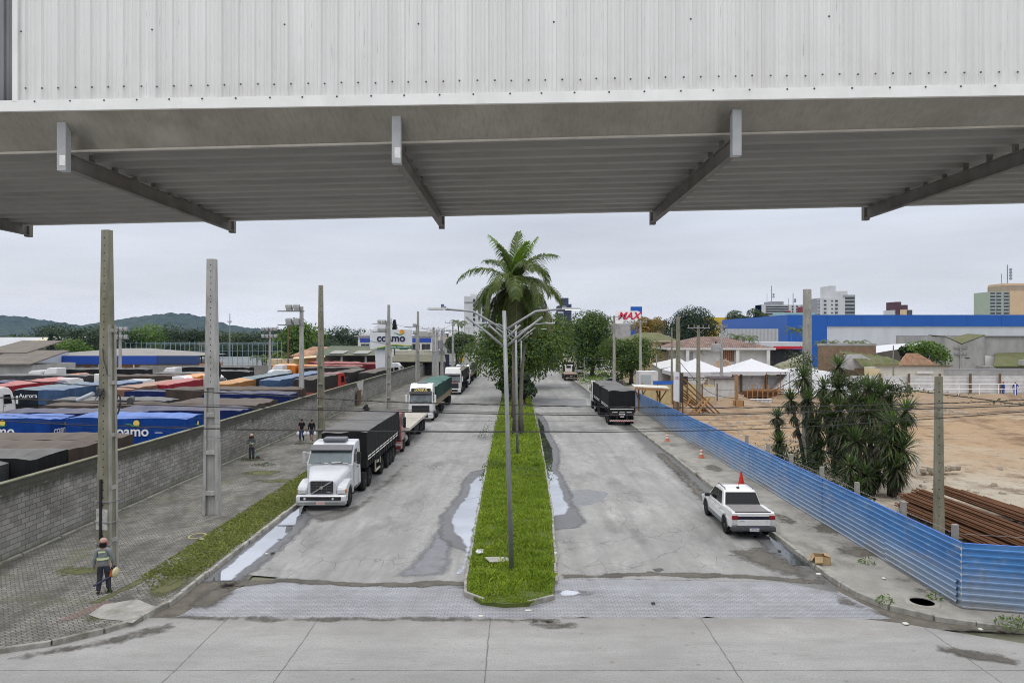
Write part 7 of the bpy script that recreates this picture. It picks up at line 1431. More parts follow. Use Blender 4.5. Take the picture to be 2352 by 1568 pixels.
g0 = G(1146, 1288, .17); s_ = MB(); s_.box((0, 0, .06), (.95, .52, .05), R(24), M=Matrix.Rotation(R(7), 3, 'Y')); tag(s_.build('concrete_slab', M('slab_concrete', (.33, .32, .29), .2, 4, .9, .2), loc=g0, bevel=.012), 'broken grey concrete slab lying in the grass by the nearest lamp post', 'slab')
g0 = G(1205, 1275, .14); b = MB(); b.lathe([(.001, .012), (.3, .012), (.42, .02)], n=18); o = b.build('hole', M('bare_soil', (.04, .035, .02), .3, 6, .95), loc=g0); o.scale = (1.35, .8, 1); struct(o)
def blob(name, label, cat, p, s_, mat, grp=None):
 t = MB().lathe([(.02, 0), (.8, .05), (1, .3), (.8, .6), (.3, .8), (.01, .85)], n=14).build(name, mat, smooth=True)
 for v in t.data.vertices: v.co *= 1 + .3 * mnoise.noise(v.co * 2.3)
 t.location = p; t.scale = s_; return tag(t, label, cat, grp)
blob('litter_bag', 'crumpled white plastic bag on the left edge of the median grass', 'litter', G(1103, 1268, .18), (.2, .24, .12), M('white_carrier_bag', (.62, .62, .66)), 'litter lying about'); blob('litter_packet', 'yellow and blue crumpled packet beside the white bag on the grass', 'litter', G(1121, 1259, .2), (.1, .1, .09), M('yellow_packet', (.6, .5, .1), .2, 4, .4), 'litter lying about')
LM = M('litter_pale', (.6, .58, .52), .15, 9, .7); rnd = random.Random(12)
LIT = [(1140, 1276, 'pale scrap in the grass left of the nearest lamp post'), (1213, 1402, 'pinkish scrap at the rounded tip of the median'), (612, 1272, 'white scrap floating in the left kerb puddle'), (626, 1270, 'dark crumpled scrap lying right of the left kerb puddle'), (1880, 1318, 'cream scrap near the cardboard box at the right kerb'), (2080, 1432, 'yellowish scrap in the right corner gutter'), (2252, 1445, 'clear crumpled plastic near the corner of the blue fence'), (1763, 1230, 'white scrap in the gutter behind the pickup'), (2030, 1328, 'pale stone by the blue fence on the right pavement'), (1276, 1270, 'white scrap on the right kerb of the median'), (1104, 1415, 'pale broken kerb piece at the left tip of the median'), (463, 1238, 'tiny pale scrap on the mossy verge'), (1790, 1265, 'pale scrap in the dark gutter water behind the pickup'), (1205, 1312, 'small white scrap on the grass tip'), (1235, 1355, 'pale scrap in the grass near the small round puddle'), (970, 925, 'white object lying at the road edge by the wall'), (1500, 1385, 'dark crushed can on the paved crossing')]
for px, py, lab in LIT: blob('litter_scrap', lab, 'litter', G(px, py, .02 if 'gutter' in lab or 'puddle' in lab or 'crossing' in lab else .14), (rnd.uniform(.06, .13), rnd.uniform(.05, .1), .05), LM if 'dark' not in lab.split('gutter')[0] else BLACK, 'litter lying about')
# ------------------------------------------------------------------ building site and houses on the right
PLY = M('cream_boards', (.52, .43, .22), .15, 2, .7, dirt=.4); PLYW = M('white_boards', (.55, .54, .52), .12, 2, .7, dirt=.35); TIMB = M('new_timber', (.36, .20, .09), .25, 3, .8, .1, streak=(5, 5, .7)); TIMBD = M('brown_timber', (.18, .085, .035), .3, 3, .8, .1, streak=(5, .6, 5))
WSHEET = M('white_site_sheet', (.60, .60, .61), .1, 1.5, .45, dirt=.3); TENTM = M('tent_canvas', (.53, .53, .55), .06, 2, .5)
def prect(px0, px1, d): return (px0 - CX) / K * d, (px1 - CX) / K * d
def zy(py, d): return H - (py - CY) / K * d
wf = thing('site_fence', 'white corrugated sheet fence along the far side of the building site', 'fence', (0, 102.5, 0)); x = 30.0; i = 0
while x < 92: corrugated((x + 5.03, 102.6 + .02 * (i % 2) - 0), (x, 102.6 + .02 * (i % 2)), .1, 2.75, 13, .03, WSHEET, 'panel', wf).location = (0, -102.5, 0); x += 5; i += 1
b = MB()
for px in (1702, 1760, 1842, 2021, 2087, 2158, 2228, 2296, 2365): X = (px - CX) / K * 102.3; b.b6(X - .16, X + .16, -.35, -.2, 0, 3.1)
b.build('post', OLDWOOD, wf)
rl = thing('railing', 'white tubular railing at the far edge of the dirt site', 'railing', (0, 99, .1)); WP = M('white_pipe', (.75, .75, .75), .05, 3, .4); b = MB(); xa, xb = (2000 - CX) / K * 99, (2320 - CX) / K * 99
b.cyl((xa - 3, 0, 1.75), (xb, -1.2, 1.75), .06); b.cyl((xa - 3, 0, 1.0), (xb, -1.2, 1.0), .05); b.build('rail', WP, rl)
for px in (1985, 2020, 2060, 2107, 2150, 2195, 2240, 2282, 2318): X = (px - CX) / K * 99; MB().cyl((X, -1.2 * (X - xa) / (xb - xa), -.1), (X, -1.2 * (X - xa) / (xb - xa), 1.76), .075).build('post', WP, rl)
yf = thing('board_fence', 'cream and white horizontal board fence behind the billboard', 'fence', (0, 87, 0)); X0, X1 = prect(1474, 1640, 87); b = MB()
for k in range(8): b.b6(X0, X1, -.03, .03, .12 + .3 * k, .40 + .3 * k)
b.build('board', PLY, yf); b = MB(); Xm = (1608 - CX) / K * 87
for k in range(4): b.b6(Xm, X1 + .1, -.08, -.035, 1.0 + .32 * k, 1.3 + .32 * k)
b.build('white_board', PLYW, yf); b = MB(); [b.b6(X0 + 1.9 * k, X0 + 1.9 * k + .14, -.2, -.1, 0, 2.7) for k in range(6)]; b.build('post', OLDWOOD, yf)
bs = MB(); X0, X1 = prect(1500, 1549, 91); corrugated((X1, 91), (X0, 91), 1.2, 2.75, 5, .04, M('blue_sheet_far', (.03, .13, .5), .1, 2, .4), 'blue_sheet'); tag(bpy.context.scene.objects['blue_sheet'], 'bright blue corrugated sheet above the cream board fence', 'sheet')
sh = thing('timber_shelter', 'small wooden lean-to shelter with a pale roof behind the blue fence', 'shelter', P(1494, 772, 78) - Vector((0, 0, H))); w2 = 2.0
MB().panel([(-2.0, -.8, 2.95), (2.0, -.8, 2.75), (2.0, .9, 2.9), (-2.0, .9, 3.1)], .08).build('roof', M('pale_roof_sheet', (.55, .53, .48), .1, 2, .6, dirt=.2), sh); b = MB(); b.bar((-1.9, -.75, 2.8), (1.9, -.75, 2.6), .1, .22); b.build('fascia', TIMB, sh)
for sx in (-1.3, 1.1): b = MB(); b.bar((sx, .2, 0), (sx, .2, 2.8), .16, .16); b.bar((sx, .2, 1.5), (sx - .6, -.6, 2.7), .1, .1); b.bar((sx, .2, 1.3), (sx + .7, -.5, 2.65), .1, .1); b.build('prop', TIMBD if sx > 0 else TIMB, sh)
# billboard and timber props
d = 76; X0 = (1547 - CX) / K * d; sg = thing('site_billboard', 'tall white and black site billboard turned sideways behind the blue fence', 'billboard', (X0, d, .1)); zt, zb_ = zy(853, d) - .1, zy(920, d) - .1
DX, DY = .75, -1.9; DX2, DY2 = .52, -1.3
DX, DY = .80, 1.2; n_ = Vector((DY, -DX, 0)).normalized()
wv = MB(); wv.panel([(0, 0, zb_), (.82, .9, zb_ - .25), (.82, .9, zt - .12), (0, 0, zt)], .06); wv.build('white_board', M('board_white', (.66, .70, .76), .05, 2, .5), sg)
bv = MB(); bv.panel([(.83, .9, zb_ - .25), (1.3, 1.35, zb_ - .35), (1.3, 1.35, zt - .25), (.83, .9, zt - .12)], .06); bv.build('black_board', M('board_black', (.045, .04, .042), .1, 2, .5), sg)
ux = Vector((.82, .9, -.1)).normalized(); text('lettering', 'CURITIBA', .36, M('sign_maroon', (.17, .05, .07), .1, 6, .6), facing(Vector((.41, .45 - .02, zt - .78)), (.82, .9, -.08), (0, 0, 1)) @ Matrix.Scale(.55, 4, (1, 0, 0)) @ Matrix.Scale(1.5, 4, (0, 1, 0)), sg, .05)
for k, (z, w_) in enumerate(((zt - 1.45, .6), (zt - 1.7, .5), (zt - 2.3, .35))): b = MB(); b.bar((.12, .09, z), (.12 + w_ * .8, .09 + w_ * .88, z - .05), .05, .07); b.build('text_line', M('ink_blue', (.16, .2, .3), .1, 6, .6), sg)
for k in range(6): b = MB(); z = zt - .6 - .42 * k; b.bar((.92, .95, z), (1.2, 1.22, z - .05), .06, .1); b.build('text_line', REFL if k != 1 else M('line_red', (.5, .06, .05), .1, 5, .5), sg)
b = MB(); b.bar((1.36, 1.4, -.1), (1.36, 1.4, zt - .2), .14, .14); b.bar((.05, .1, -.1), (.05, .1, zb_), .16, .16); b.bar((.7, .85, -.1), (.7, .85, zb_), .16, .16); b.build('post', TIMBD, sg)
tp = thing('timber_props', 'raking brown timber props bracing the billboard down to the soil', 'timber props', (X0, d, .1)); b = MB()
for k in range(5): b.bar((1.4, 1.0 + .2 * k, 3.8 - .62 * k), (5.1 - .5 * k, -.2 + .2 * k, 0), .1, .15)
b.bar((1.3, 1.0, 1.55), (4.3, .6, -.1), .1, .18); b.bar((1.3, 1.6, 2.3), (3.0, 1.0, .8), .1, .15); b.build('raker', TIMBD, tp); b = MB(); b.bar((1.6, -.2, -.1), (3.7, .4, 1.75), .14, .2); b.bar((2.3, -.5, -.1), (4.1, .2, 1.7), .14, .2); b.bar((1.5, .6, .7), (2.2, .6, 2.05), .12, .16); b.build('brace', TIMB, tp)
# tents
def tent(label, px0, px1, peak, eave, val, d):
 X0, X1 = prect(px0, px1, d); w = (X1 - X0) / 2; t = thing('canopy_tent', label, 'tent', ((X0 + X1) / 2, d, 0), 0, 'white canopy tents'); ze, zp, zv = zy(eave, d), zy(peak, d), zy(val, d)
 def f(u, v): x, y = (u - .5) * 2, (v - .5) * 2; m = max(abs(x), abs(y)); z = ze + (zp - ze) * ((1 - m) ** 1.15); return (x * w, y * w, z)
 MB().grid(f, 16, 16).build('canopy', TENTM, t, smooth=False); b = MB(); pts = [(-w, -w), (w, -w), (w, w), (-w, w)]
 for (a, c), (e, g) in zip(pts, pts[1:] + pts[:1]): b.panel([(a, c, zv), (e, g, zv), (e, g, ze), (a, c, ze)], .02)
 b.build('valance', TENTM, t)
 for a, c in pts: MB().cyl((a * .98, c * .98, 0), (a * .98, c * .98, ze), .06).build('leg', BLACK, t)
 b = MB(); b.cyl((-w, -w * .98, zv - .25), (w, -w * .98, zv - .25), .05); [b.cyl((-w + 2 * w * k / 6, -w * .98, zv - .55), (-w + 2 * w * k / 6 + .2, -w * .98, zv - .2), .04) for k in range(7)]; b.cyl((-w, -w * .98, zv - .6), (w, -w * .98, zv - .6), .04); b.build('truss', BLACK, t); return t
t1 = tent('white pyramid canopy tent on the left, half behind the billboard', 1533, 1661, 823, 851, 860, 104); text('lettering', 'COTTEX', .4, M('tent_ink', (.1, .1, .2), .1, 5, .6), FRONT((2.0, -4.28, zy(856, 99.5) - .05)), t1, .004); tent('white pyramid canopy tent on the right, in front of the tiled house', 1661, 1791, 823, 850, 856, 105)
sd_ = thing('shed', 'small pale grey block shed with a dark wavy roof beside the cream fence', 'shed', P(1664, 772, 91.5) - Vector((0, 0, H))); X0, X1 = prect(1641, 1687, 91.5); w_ = X1 - X0
MB().b6(-w_ / 2, w_ / 2, 0, 3, 0, 2.95).build('wall', M('pale_render', (.50, .50, .49), .08, 2, .85, dirt=.3), sd_); b = MB(); b.grid(lambda u, v: (-w_ / 2 - .5 + u * (w_ + .7), -.3 + 3.6 * v, 3.05 + .05 * sin(u * 2 * pi * 14) + .1 * v), 112, 1); o = b.build('roof', M('dark_wavy_roof', (.10, .085, .09), .2, 3, .8), sd_); sm2 = o.modifiers.new('solid', 'SOLIDIFY'); sm2.thickness = .06
MB().b6(-w_ / 2 - .03, -w_ / 2 + .0, -.04, -.0, 0, 2.9).build('corner_batten', TIMBD, sd_); MB().b6(-w_ / 2, w_ / 2, -.02, -.0, 1.5, 1.53).build('joint', POST, sd_)
pl = thing('timber_post', 'upright bundle of new timber planks beside the grey shed', 'timber', P(1691.5, 772, 86) - Vector((0, 0, H))); b = MB(); [b.b6(-.2 + .1 * k, -.11 + .1 * k, -.1 + .02 * (k % 2), .1, 0, 3.95 - .05 * k) for k in range(4)]; b.build('plank', TIMB, pl)
cr = thing('timber_crate', 'open orange-brown wooden crate on the bare soil by the timber bundle', 'crate', P(1696, 772, 84) - Vector((0, 0, H))); b = MB(); b.b6(-.5, .5, -.5, -.44, 0, .8); b.b6(-.5, .5, .44, .5, 0, .8); b.b6(-.5, -.44, -.5, .5, 0, .8); b.b6(.44, .5, -.5, .5, 0, .8); b.b6(-.45, .45, -.45, .45, .02, .06); b.build('crate', TIMB, cr)
wb = thing('planter_box', 'low white panelled box in front of the stacked brown timber', 'box', P(1736, 772, 87) - Vector((0, 0, H))); X0, X1 = prect(1699, 1774, 87); w_ = X1 - X0; MB().b6(-w_ / 2, w_ / 2, 0, .8, 0, .62).build('body', TIMBD, wb); [MB().b6(-w_ / 2 + w_ * k / 8 + .04, -w_ / 2 + w_ * (k + 1) / 8 - .04, -.03, -.002, .06, .58).build('panel', PLYW, wb) for k in range(8)]; b = MB(); b.b6(-w_ / 2 - .05, w_ / 2 + .05, -.06, .8, .62, .66); b.build('lid', WSHEET, wb)
ts = thing('timber_stack', 'long stack of brown sawn timber and formwork beams', 'timber', P(1750, 772, 92) - Vector((0, 0, H))); b = MB(); rnd = random.Random(6)
for k in range(26): b.box((rnd.uniform(-.5, .7), rnd.uniform(-.8, .8), .12 + .28 * (k // 5)), (rnd.uniform(3.8, 5.4), .22, .2), rnd.gauss(0, .03))
b.build('beam', TIMBD, ts); b = MB(); [b.bar((-2.4 + .68 * k, -1.3, 0), (-2.4 + .68 * k, -1.3, 2.4 - .1 * (k % 3)), .1, .1) for k in range(8)]; b.bar((-2.6, -1.32, 1.55), (4, -1.32, 1.6), .08, .1); b.build('stake', TIMB, ts)
ff = thing('scaffold', 'thin brown scaffold frame before the white sheet fence', 'scaffold', P(1790, 772, 96) - Vector((0, 0, H))); b = MB(); [b.bar((x, 0, 0), (x, 0, 3.6), .07, .07) for x in (-1.8, .2, 1.4)]; b.bar((-1.8, 0, 3.6), (1.4, 0, 3.6), .07, .07); b.build('tube', TIMBD, ff)
# houses
def hip(b, x0, x1, y0, y1, z0, z1, rx0, rx1):
 ym = (y0 + y1) / 2; b.add([(x0, y0, z0), (x1, y0, z0), (x1, y1, z0), (x0, y1, z0), (rx0, ym, z1), (rx1, ym, z1)], [(0, 1, 5, 4), (1, 2, 5), (2, 3, 4, 5), (3, 0, 4), (3, 2, 1, 0)])
def rooftile(name, a, b_, m, moss=0):
 s = Nt(name); c = s.brick(a, b_, m, .38, .42, .05, s.co((1, 1, 1)), .5)[0]; c = s.mix(s.rng(s.noise(.5, 6, .7), .4, .65), c, s.mix(1, c, (.5, .5, .5), 'MULTIPLY'))
 if moss: c = s.mix(s.rng(s.noise(.8, 6, .7), .5 - moss * .2, .62, 0, .9), c, (.085, .11, .02))
 return s.out(c, .9)
TILE = rooftile('brown_tiles', (.25, .15, .115), (.34, .235, .19), (.07, .045, .04)); MOSSR = rooftile('mossy_tiles', (.20, .16, .1), (.24, .2, .13), (.08, .07, .04), 1); ORT = rooftile('orange_tiles', (.45, .24, .13), (.54, .32, .2), (.2, .1, .06))
CREAMW = M('cream_render', (.60, .47, .30), .08, .8, .85, dirt=.3); WHITEW = M('white_render', (.64, .63, .61), .08, .8, .85, dirt=.4, dirtcol=(.3, .29, .27)); GREYW = M('grey_render', (.36, .355, .34), .15, .6, .9, dirt=.5, dirtcol=(.16, .155, .14)); BRICK = M('raw_brick', (.42, .25, .155), .35, 2.2, .95, .5, dirt=.6, dirtcol=(.40, .31, .24)); WIN = Nt('window_dark').out((.03, .035, .04), .12, 0, .7); RUB_ = soil('rubble', (.38, .25, .17), (.3, .22, .16), 1.2, .6, (.15, .12, .09))
def window(parent, x, y, z, w, h, frame=WHITEW, name='window'):
 f = MB().b6(x - w / 2 - .08, x + w / 2 + .08, y - .06, y + .02, z - h / 2 - .08, z + h / 2 + .08).build(name, frame, parent); MB().b6(x - w / 2, x + w / 2, y - .09, y - .062, z - h / 2, z + h / 2).build('pane', WIN, f); b = MB(); b.b6(x - .03, x + .03, y - .11, y - .092, z - h / 2, z + h / 2); b.b6(x - w / 2, x + w / 2, y - .11, y - .092, z - .03, z + .03); b.build('glazing_bar', frame, f); return f
d = 134; X0, X1 = prect(1440, 1552, d); h1 = thing('house', 'cream rendered house with a mossy green hipped roof and arched windows', 'house', (X0, d, 0)); L = X1 - X0; MB().b6(0, L, 0, 9, 0, zy(785, d)).build('wall', CREAMW, h1); b = MB(); hip(b, -.5, L + .5, -.6, 9.6, zy(785, d) + .3, zy(768, d) + .4, L * .35, L * .75); b.build('roof', MOSSR, h1); MB().b6(-.5, L + .5, -.6, 9.6, zy(785, d), zy(785, d) + .29).build('eave', M('cream_eave', (.5, .44, .34), .1, 2, .8), h1)
for px in (1480, 1525): X = (px - CX) / K * d - X0; window(h1, X, 0, zy(800, d), 1.0, 1.3); b = MB(); b.prism([(X - .5 + .5 * (1 - cos(a)) , zy(800, d) + .66 + .35 * sin(a)) for a in [pi * i / 8 for i in range(9)]], -.09, -.01, 'y'); b.build('arch', WIN, h1)
d = 124; X0, X1 = prect(1562, 1764, d); h2 = thing('house', 'white two-storey house with a brown tiled hipped roof, partly demolished', 'house', (X0, d, 0)); L = X1 - X0; zt = zy(803, d); MB().b6(0, L, 0, 10, 0, zt).build('wall', WHITEW, h2); b = MB(); hip(b, -2.6, L + 1.0, -1.2, 11, zt + .35, zy(773, d), L * .27, L * .55); b.build('roof', TILE, h2); MB().b6(-2.6, L + 1, -1.2, 11, zt, zt + .34).build('eave', WHITEW, h2)
for px in (1576, 1690, 1760): X = (px - CX) / K * d - X0; MB().b6(X - .3, X + .3, -1.1, -.5, 0, zt - .01).build('column', WHITEW, h2)
xa, xb = prect(1661, 1685, d); bk = MB(); bk.b6(xa - X0, xb - X0, -.06, -.003, zy(829, d), zt - .01); bk.build('brick_patch', BRICK, h2); b = MB(); [b.b6(xa - X0, xb - X0, -.12, -.065, z, z + .07) for z in np.arange(zy(829, d), zt, .38)]; [b.b6(x, x + .07, -.125, -.06, zy(829, d), zt - .02) for x in np.arange(xa - X0, xb - X0, .36)]; b.build('lattice', TIMBD, h2)
xa, xb = prect(1577, 1592, d); MB().b6(xa - X0, xb - X0, -.04, -.002, zy(830, d), zy(808, d)).build('opening', M('grey_opening', (.35, .34, .33), .1, 2, .8), h2); xa, xb = prect(1612, 1620, d); MB().b6(xa - X0, xb - X0, -.5, -.02, zy(811, d), zy(805, d)).build('air_conditioner', PLYW, h2)
rb_ = thing('rubble_heap', 'heap of brick rubble beside the partly demolished white house', 'rubble', (0, 119, 0)); b = MB(); xa, xb = prect(1622, 1700, 119); b.grid(lambda u, v: (xa + (xb - xa) * u, (v - .5) * 5, max(0, (zy(825, 119)) * sin(pi * u) ** .6 * sin(pi * v) * (1 + .15 * mnoise.noise((u * 14, v * 9, 0))))), 40, 16); b.build('rubble', RUB_, rb_)
tr_ = thing('pole_transformer', 'grey ribbed transformer hanging on the thin pale pole before the tiled house', 'transformer', P(1644, 798, 95.5)); MB().cyl((0, 0, -.55), (0, 0, .55), .55, n=20).build('tank', M('transformer_pale', (.42, .43, .44), .1, 3, .5), tr_); b = MB(); [b.box((.6 * cos(a), .6 * sin(a), 0), (.2, .04, .9), a) for a in [2 * pi * i / 14 for i in range(14)]]; b.build('fin', M('transformer_pale', (.42, .43, .44)), tr_); MB().cyl((0, 0, .55), (0, 0, .85), .12).build('bushing', BLACK, tr_)
lw = thing('low_house', 'low grey building with a pale lean-to roof between the street tree and the tents', 'building', (0, 108, 0)); xa, xb = prect(1515, 1580, 108); b = MB(); b.b6(xa, xb, 0, 6, 0, zy(847, 108)); b.build('wall', GREYW, lw); b = MB(); b.panel([(xa, -.3, zy(848, 108)), (xb, -.3, zy(836, 108)), (xb, 6, zy(826, 108)), (xa, 6, zy(840, 108))], .15); b.build('roof', M('pale_sheet_roof', (.5, .5, .49), .1, 2, .6), lw)
bx = thing('site_cabin', 'narrow white cabin with a grey shutter door left of the cream fence', 'cabin', P(1490, 772, 101) - Vector((0, 0, H))); MB().b6(-1.4, 1.4, 0, 3, 0, zy(853, 101)).build('wall', WSHEET, bx); MB().b6(-1.2, .3, -.06, -.002, 0, 3).build('shutter', M('shutter_grey', (.36, .4, .42), .08, 2, .5, streak=(.2, 1, 8)), bx)
# big blue and white store
d = 190; X0, X1 = prect(1878, 2700, d); st_ = thing('retail_store', 'huge blue and white store building closing the view on the right', 'store', (X0, d, 0)); L = X1 - X0; zt = zy(723, d); zm = zy(749, d); STB = M('store_blue', (.003, .085, .38), .06, .3, .45); STBF = M('store_blue_faded', (.05, .14, .40), .18, .5, .6, dirt=.3, dirtcol=(.12, .16, .35), streak=(1, 1, .2)); STW = M('store_white', (.52, .54, .58), .07, .4, .6, dirt=.2, dirtcol=(.4, .4, .42), streak=(1, 1, .3))
MB().b6(2.5, L, 0, 60, 0, zm).build('wall', STW, st_); b = MB(); n = 10; [b.b6(2.5 + (L - 2.5) * k / n + .04, 2.5 + (L - 2.5) * (k + 1) / n - .04, -.3, 60, zm + .002, zt) for k in range(n)]; b.build('blue_band', STB, st_); MB().b6(-8.5, 2.45, -.3, 60, 0, zt + .01).build('blue_corner', STB, st_)
b = MB(); A_, B_ = Vector((-8.5 , 5, 0)), P(1648, 772, 345) - Vector((X0, d, H));
for k in range(9): p, q = A_.lerp(B_, k / 9), A_.lerp(B_, (k + .99) / 9); b.panel([p, q, q + Vector((0, 0, zt)), p + Vector((0, 0, zt))], .3)
b.build('faded_side_wall', STBF, st_)
sc_ = thing('screen_wall', 'pale grey slatted screen wall in front of the faded blue store side', 'screen', (0, 175, 0)); xa, xb = prect(1662, 1788, 175); b = MB(); [b.b6(xa + (xb - xa) * k / 40, xa + (xb - xa) * (k + .8) / 40, 0, .1, 0, zy(755, 175)) for k in range(40)]; b.build('slat', M('screen_grey', (.44, .45, .46), .08, 1, .5), sc_); MB().b6(xa, xb, .11, .3, 0, zy(756, 175)).build('backing', M('screen_back', (.36, .37, .38), .08, 1, .6), sc_); xa, xb = prect(1649, 1700, 177); MB().b6(xa, xb, 1, 1.2, 0, zy(758, 177)).build('white_wall', STW, sc_)
cp_ = thing('entrance_canopy', 'white flat canopy with a red stripe below the blue store', 'canopy', (0, 150, 0)); xa, xb = prect(1722, 1850, 150); MB().b6(xa, xb, 0, 12, zy(798, 150), zy(785, 150)).build('roof', STW, cp_); xa, xb = prect(1776, 1850, 150); MB().b6(xa, xb, -.1, -.01, zy(801, 150), zy(795, 150)).build('red_stripe', M('stripe_red', (.48, .02, .035), .08, 2, .5), cp_); MB().b6(xa - 2, xb, 2, 12, 0, zy(803, 150)).build('shaded_front', M('dark_front', (.04, .04, .045), .2, 1, .8), cp_)
b = MB(); xa, xb = prect(1880, 2012, 132); wl = thing('garden_wall', 'brown stained garden wall with pale coping below the small palms', 'wall', (xa, 132, 0)); MB().b6(0, xb - xa, 0, .3, 0, zy(794, 132)).build('wall', M('brown_wall', (.22, .15, .1), .2, 1, .9, dirt=.4), wl); MB().b6(-.1, xb - xa + .1, -.05, .35, zy(794, 132) + .002, zy(790, 132) + .1).build('coping', GREYW, wl)
wr = thing('white_roof', 'broad white membrane roof in front of the store wall', 'roof', (0, 138, 0)); b = MB(); xa, xb = prect(2000, 2190, 138); b.grid(lambda u, v: (xa + (xb - xa) * u, 8 * v, zy(808, 138) + (zy(787, 138) - zy(808, 138)) * sin(pi * min(u * .75 + .1, .5)) * (.4 + .6 * v) ** .5 - (1 - u) * .8), 20, 6); b.build('membrane', TENTM, wr); MB().b6(xa, xb, 8.1, 8.5, 0, zy(800, 138)).build('wall', WHITEW, wr)
# supermarket sign tower
d = 230; X0, X1 = prect(1414, 1473, d); mx = thing('sign_tower', 'white supermarket sign with red letters in front of a blue pylon', 'sign', (X0, d, 0)); L = X1 - X0; z0, z1 = zy(743, d), zy(714, d); r_ = 1.5
pl_ = [(0, z0), (L, z0), (L, z1 - r_)] + [(L - r_ + r_ * cos(a), z1 - r_ + r_ * sin(a)) for a in [pi / 2 * i / 6 for i in range(7)]] + [(0, z1)]; MB().prism(pl_, -.3, .3, 'y').build('panel', M('sign_panel_white', (.80, .80, .80), .03, .6, .5), mx); xa, xb = prect(1449, 1474.5, d + .6); MB().b6(xa - X0, xb - X0, .4, 1.4, 0, zy(704, d)).build('pylon', STB, mx); MB().b6(.1, .6, .0, .6, 0, z0).build('leg', GREYW, mx); MB().b6(0, L, -.2, .6, z0 - .35, z0 - .02).build('under_trim', STW, mx)
text('red_letters', 'MAX', 3.4, M('letter_red', (.55, .012, .05), .06, 3, .5), FRONT((L * .5, -.35, (z0 + z1) / 2 + .35)), mx, .08, .1, .35); text('grey_letters', 'ATACADISTA', .95, M('letter_grey', (.1, .1, .11), .1, 3, .5), FRONT((L * .62, -.34, z0 + .5)), mx, .04, .01)
# towers far away
def tower(label, boxes, d, name='apartment_tower', rows=(), extra=None):
 X0 = (boxes[0][0] - CX) / K * d; t = thing(name, label, 'building', (X0, d, 0), 0, 'tower blocks on the skyline')
 for (a, c, top, mat, dy, nm) in boxes: xa, xb = prect(a, c, d); MB().b6(xa - X0, xb - X0, dy, 16 + dy, 0, zy(top, d)).build(nm, mat, t)
 for (pxs, y0, y1, n, w, h, mat, dy) in rows:
  for px in pxs:
   b = MB()
   for k in range(n): z = zy(y0 + (y1 - y0) * k / max(1, n - 1), d); x = (px - CX) / K * d - X0; b.b6(x - w / 2, x + w / 2, dy - .25, dy - .02, z - h / 2, z + h / 2)
   b.build('window', mat, t)
 if extra: extra(t, X0)
 return t
CON = M('tower_white', (.56, .57, .58), .06, .2, .8, dirt=.2); CGREY = M('tower_grey', (.30, .30, .32), .1, .2, .8, dirt=.3); CTAN = M('tower_tan', (.60, .44, .28), .06, .2, .85, dirt=.15); CBROWN = M('tower_brown', (.10, .045, .05), .1, .2, .8); CNAVY = M('tower_navy', (.05, .06, .10), .1, .2, .7); BALC = M('balcony_band', (.42, .43, .45), .1, .3, .7); GREENG = M('tower_green_glass', (.22, .27, .25), .1, .3, .3); CGREEN = M('tower_green', (.36, .42, .33), .06, .2, .8)
def mast(px, top, bot, d, dishes=3):
 def f(t, X0):
  x = (px - CX) / K * d - X0; b = MB(); b.bar((x, 6, zy(bot, d)), (x, 6, zy(top, d)), .5, .5); b.bar((x - 4, 6, zy(bot, d)), (x - 4, 6, zy(bot, d) + (zy(top, d) - zy(bot, d)) * .55), .3, .3); [b.cyl((x + 1.2, 5, zy(bot, d) + (zy(top, d) - zy(bot, d)) * (.3 + .15 * k)), (x + 1.3, 4.4, zy(bot, d) + (zy(top, d) - zy(bot, d)) * (.3 + .15 * k)), 1.0, n=10) for k in range(dishes)]; b.build('antenna_mast', M('mast_grey', (.28, .3, .34), .1, .5, .6), t)
 return f
tower('white slab tower half hidden behind the palm crown', [(1066, 1108, 680, CON, 0, 'wall'), (1080, 1100, 675, CON, 1, 'plant_room'), (1104, 1116, 690, CON, 2, 'side_wing')], 360, rows=(((1089, 1110), 690, 745, 6, 1.2, 1.6, WIN, 0), ((1078,), 694, 694, 1, 5, .5, CGREY, 0)))
tower('dark blue tower rising right of the palm', [(1281, 1296, 702, CNAVY, 0, 'wall'), (1290, 1306, 684, CNAVY, .4, 'stair_core'), (1304, 1313, 698, CNAVY, .8, 'side_wing'), (1281, 1294, 716, CON, -.3, 'white_bay')], 420, rows=(((1287,), 722, 746, 5, 3.2, 1.6, CNAVY, -.3), ((1301, 1308), 708, 770, 8, 1.1, 1.3, WIN, .35)))
tower('low grey tower block with antenna masts behind the blue store', [(1749, 1846, 700, CGREY, 0, 'wall'), (1749, 1758, 699, CON, -.4, 'end_wall'), (1812, 1838, 700, CON, -.4, 'white_bay'), (1771, 1801, 692, CGREY, 1, 'plant_room'), (1832, 1846, 705, M('red_cladding', (.22, .04, .05), .1, .3, .7), -.9, 'red_bay'), (1802, 1815, 714, M('red_cladding', (.22, .04, .05)), -1.2, 'red_annex')], 600, rows=(((1785,), 702, 718, 4, 19, 1.6, BALC, 0), ((1785,), 704.5, 720.5, 4, 19, 1.2, WIN, 0), ((1820, 1830), 704, 716, 3, 1.5, 1.5, WIN, -.4)), extra=lambda t, X0: (mast(1778, 655, 692, 600, 2)(t, X0), mast(1828, 672, 700, 600, 2)(t, X0)))
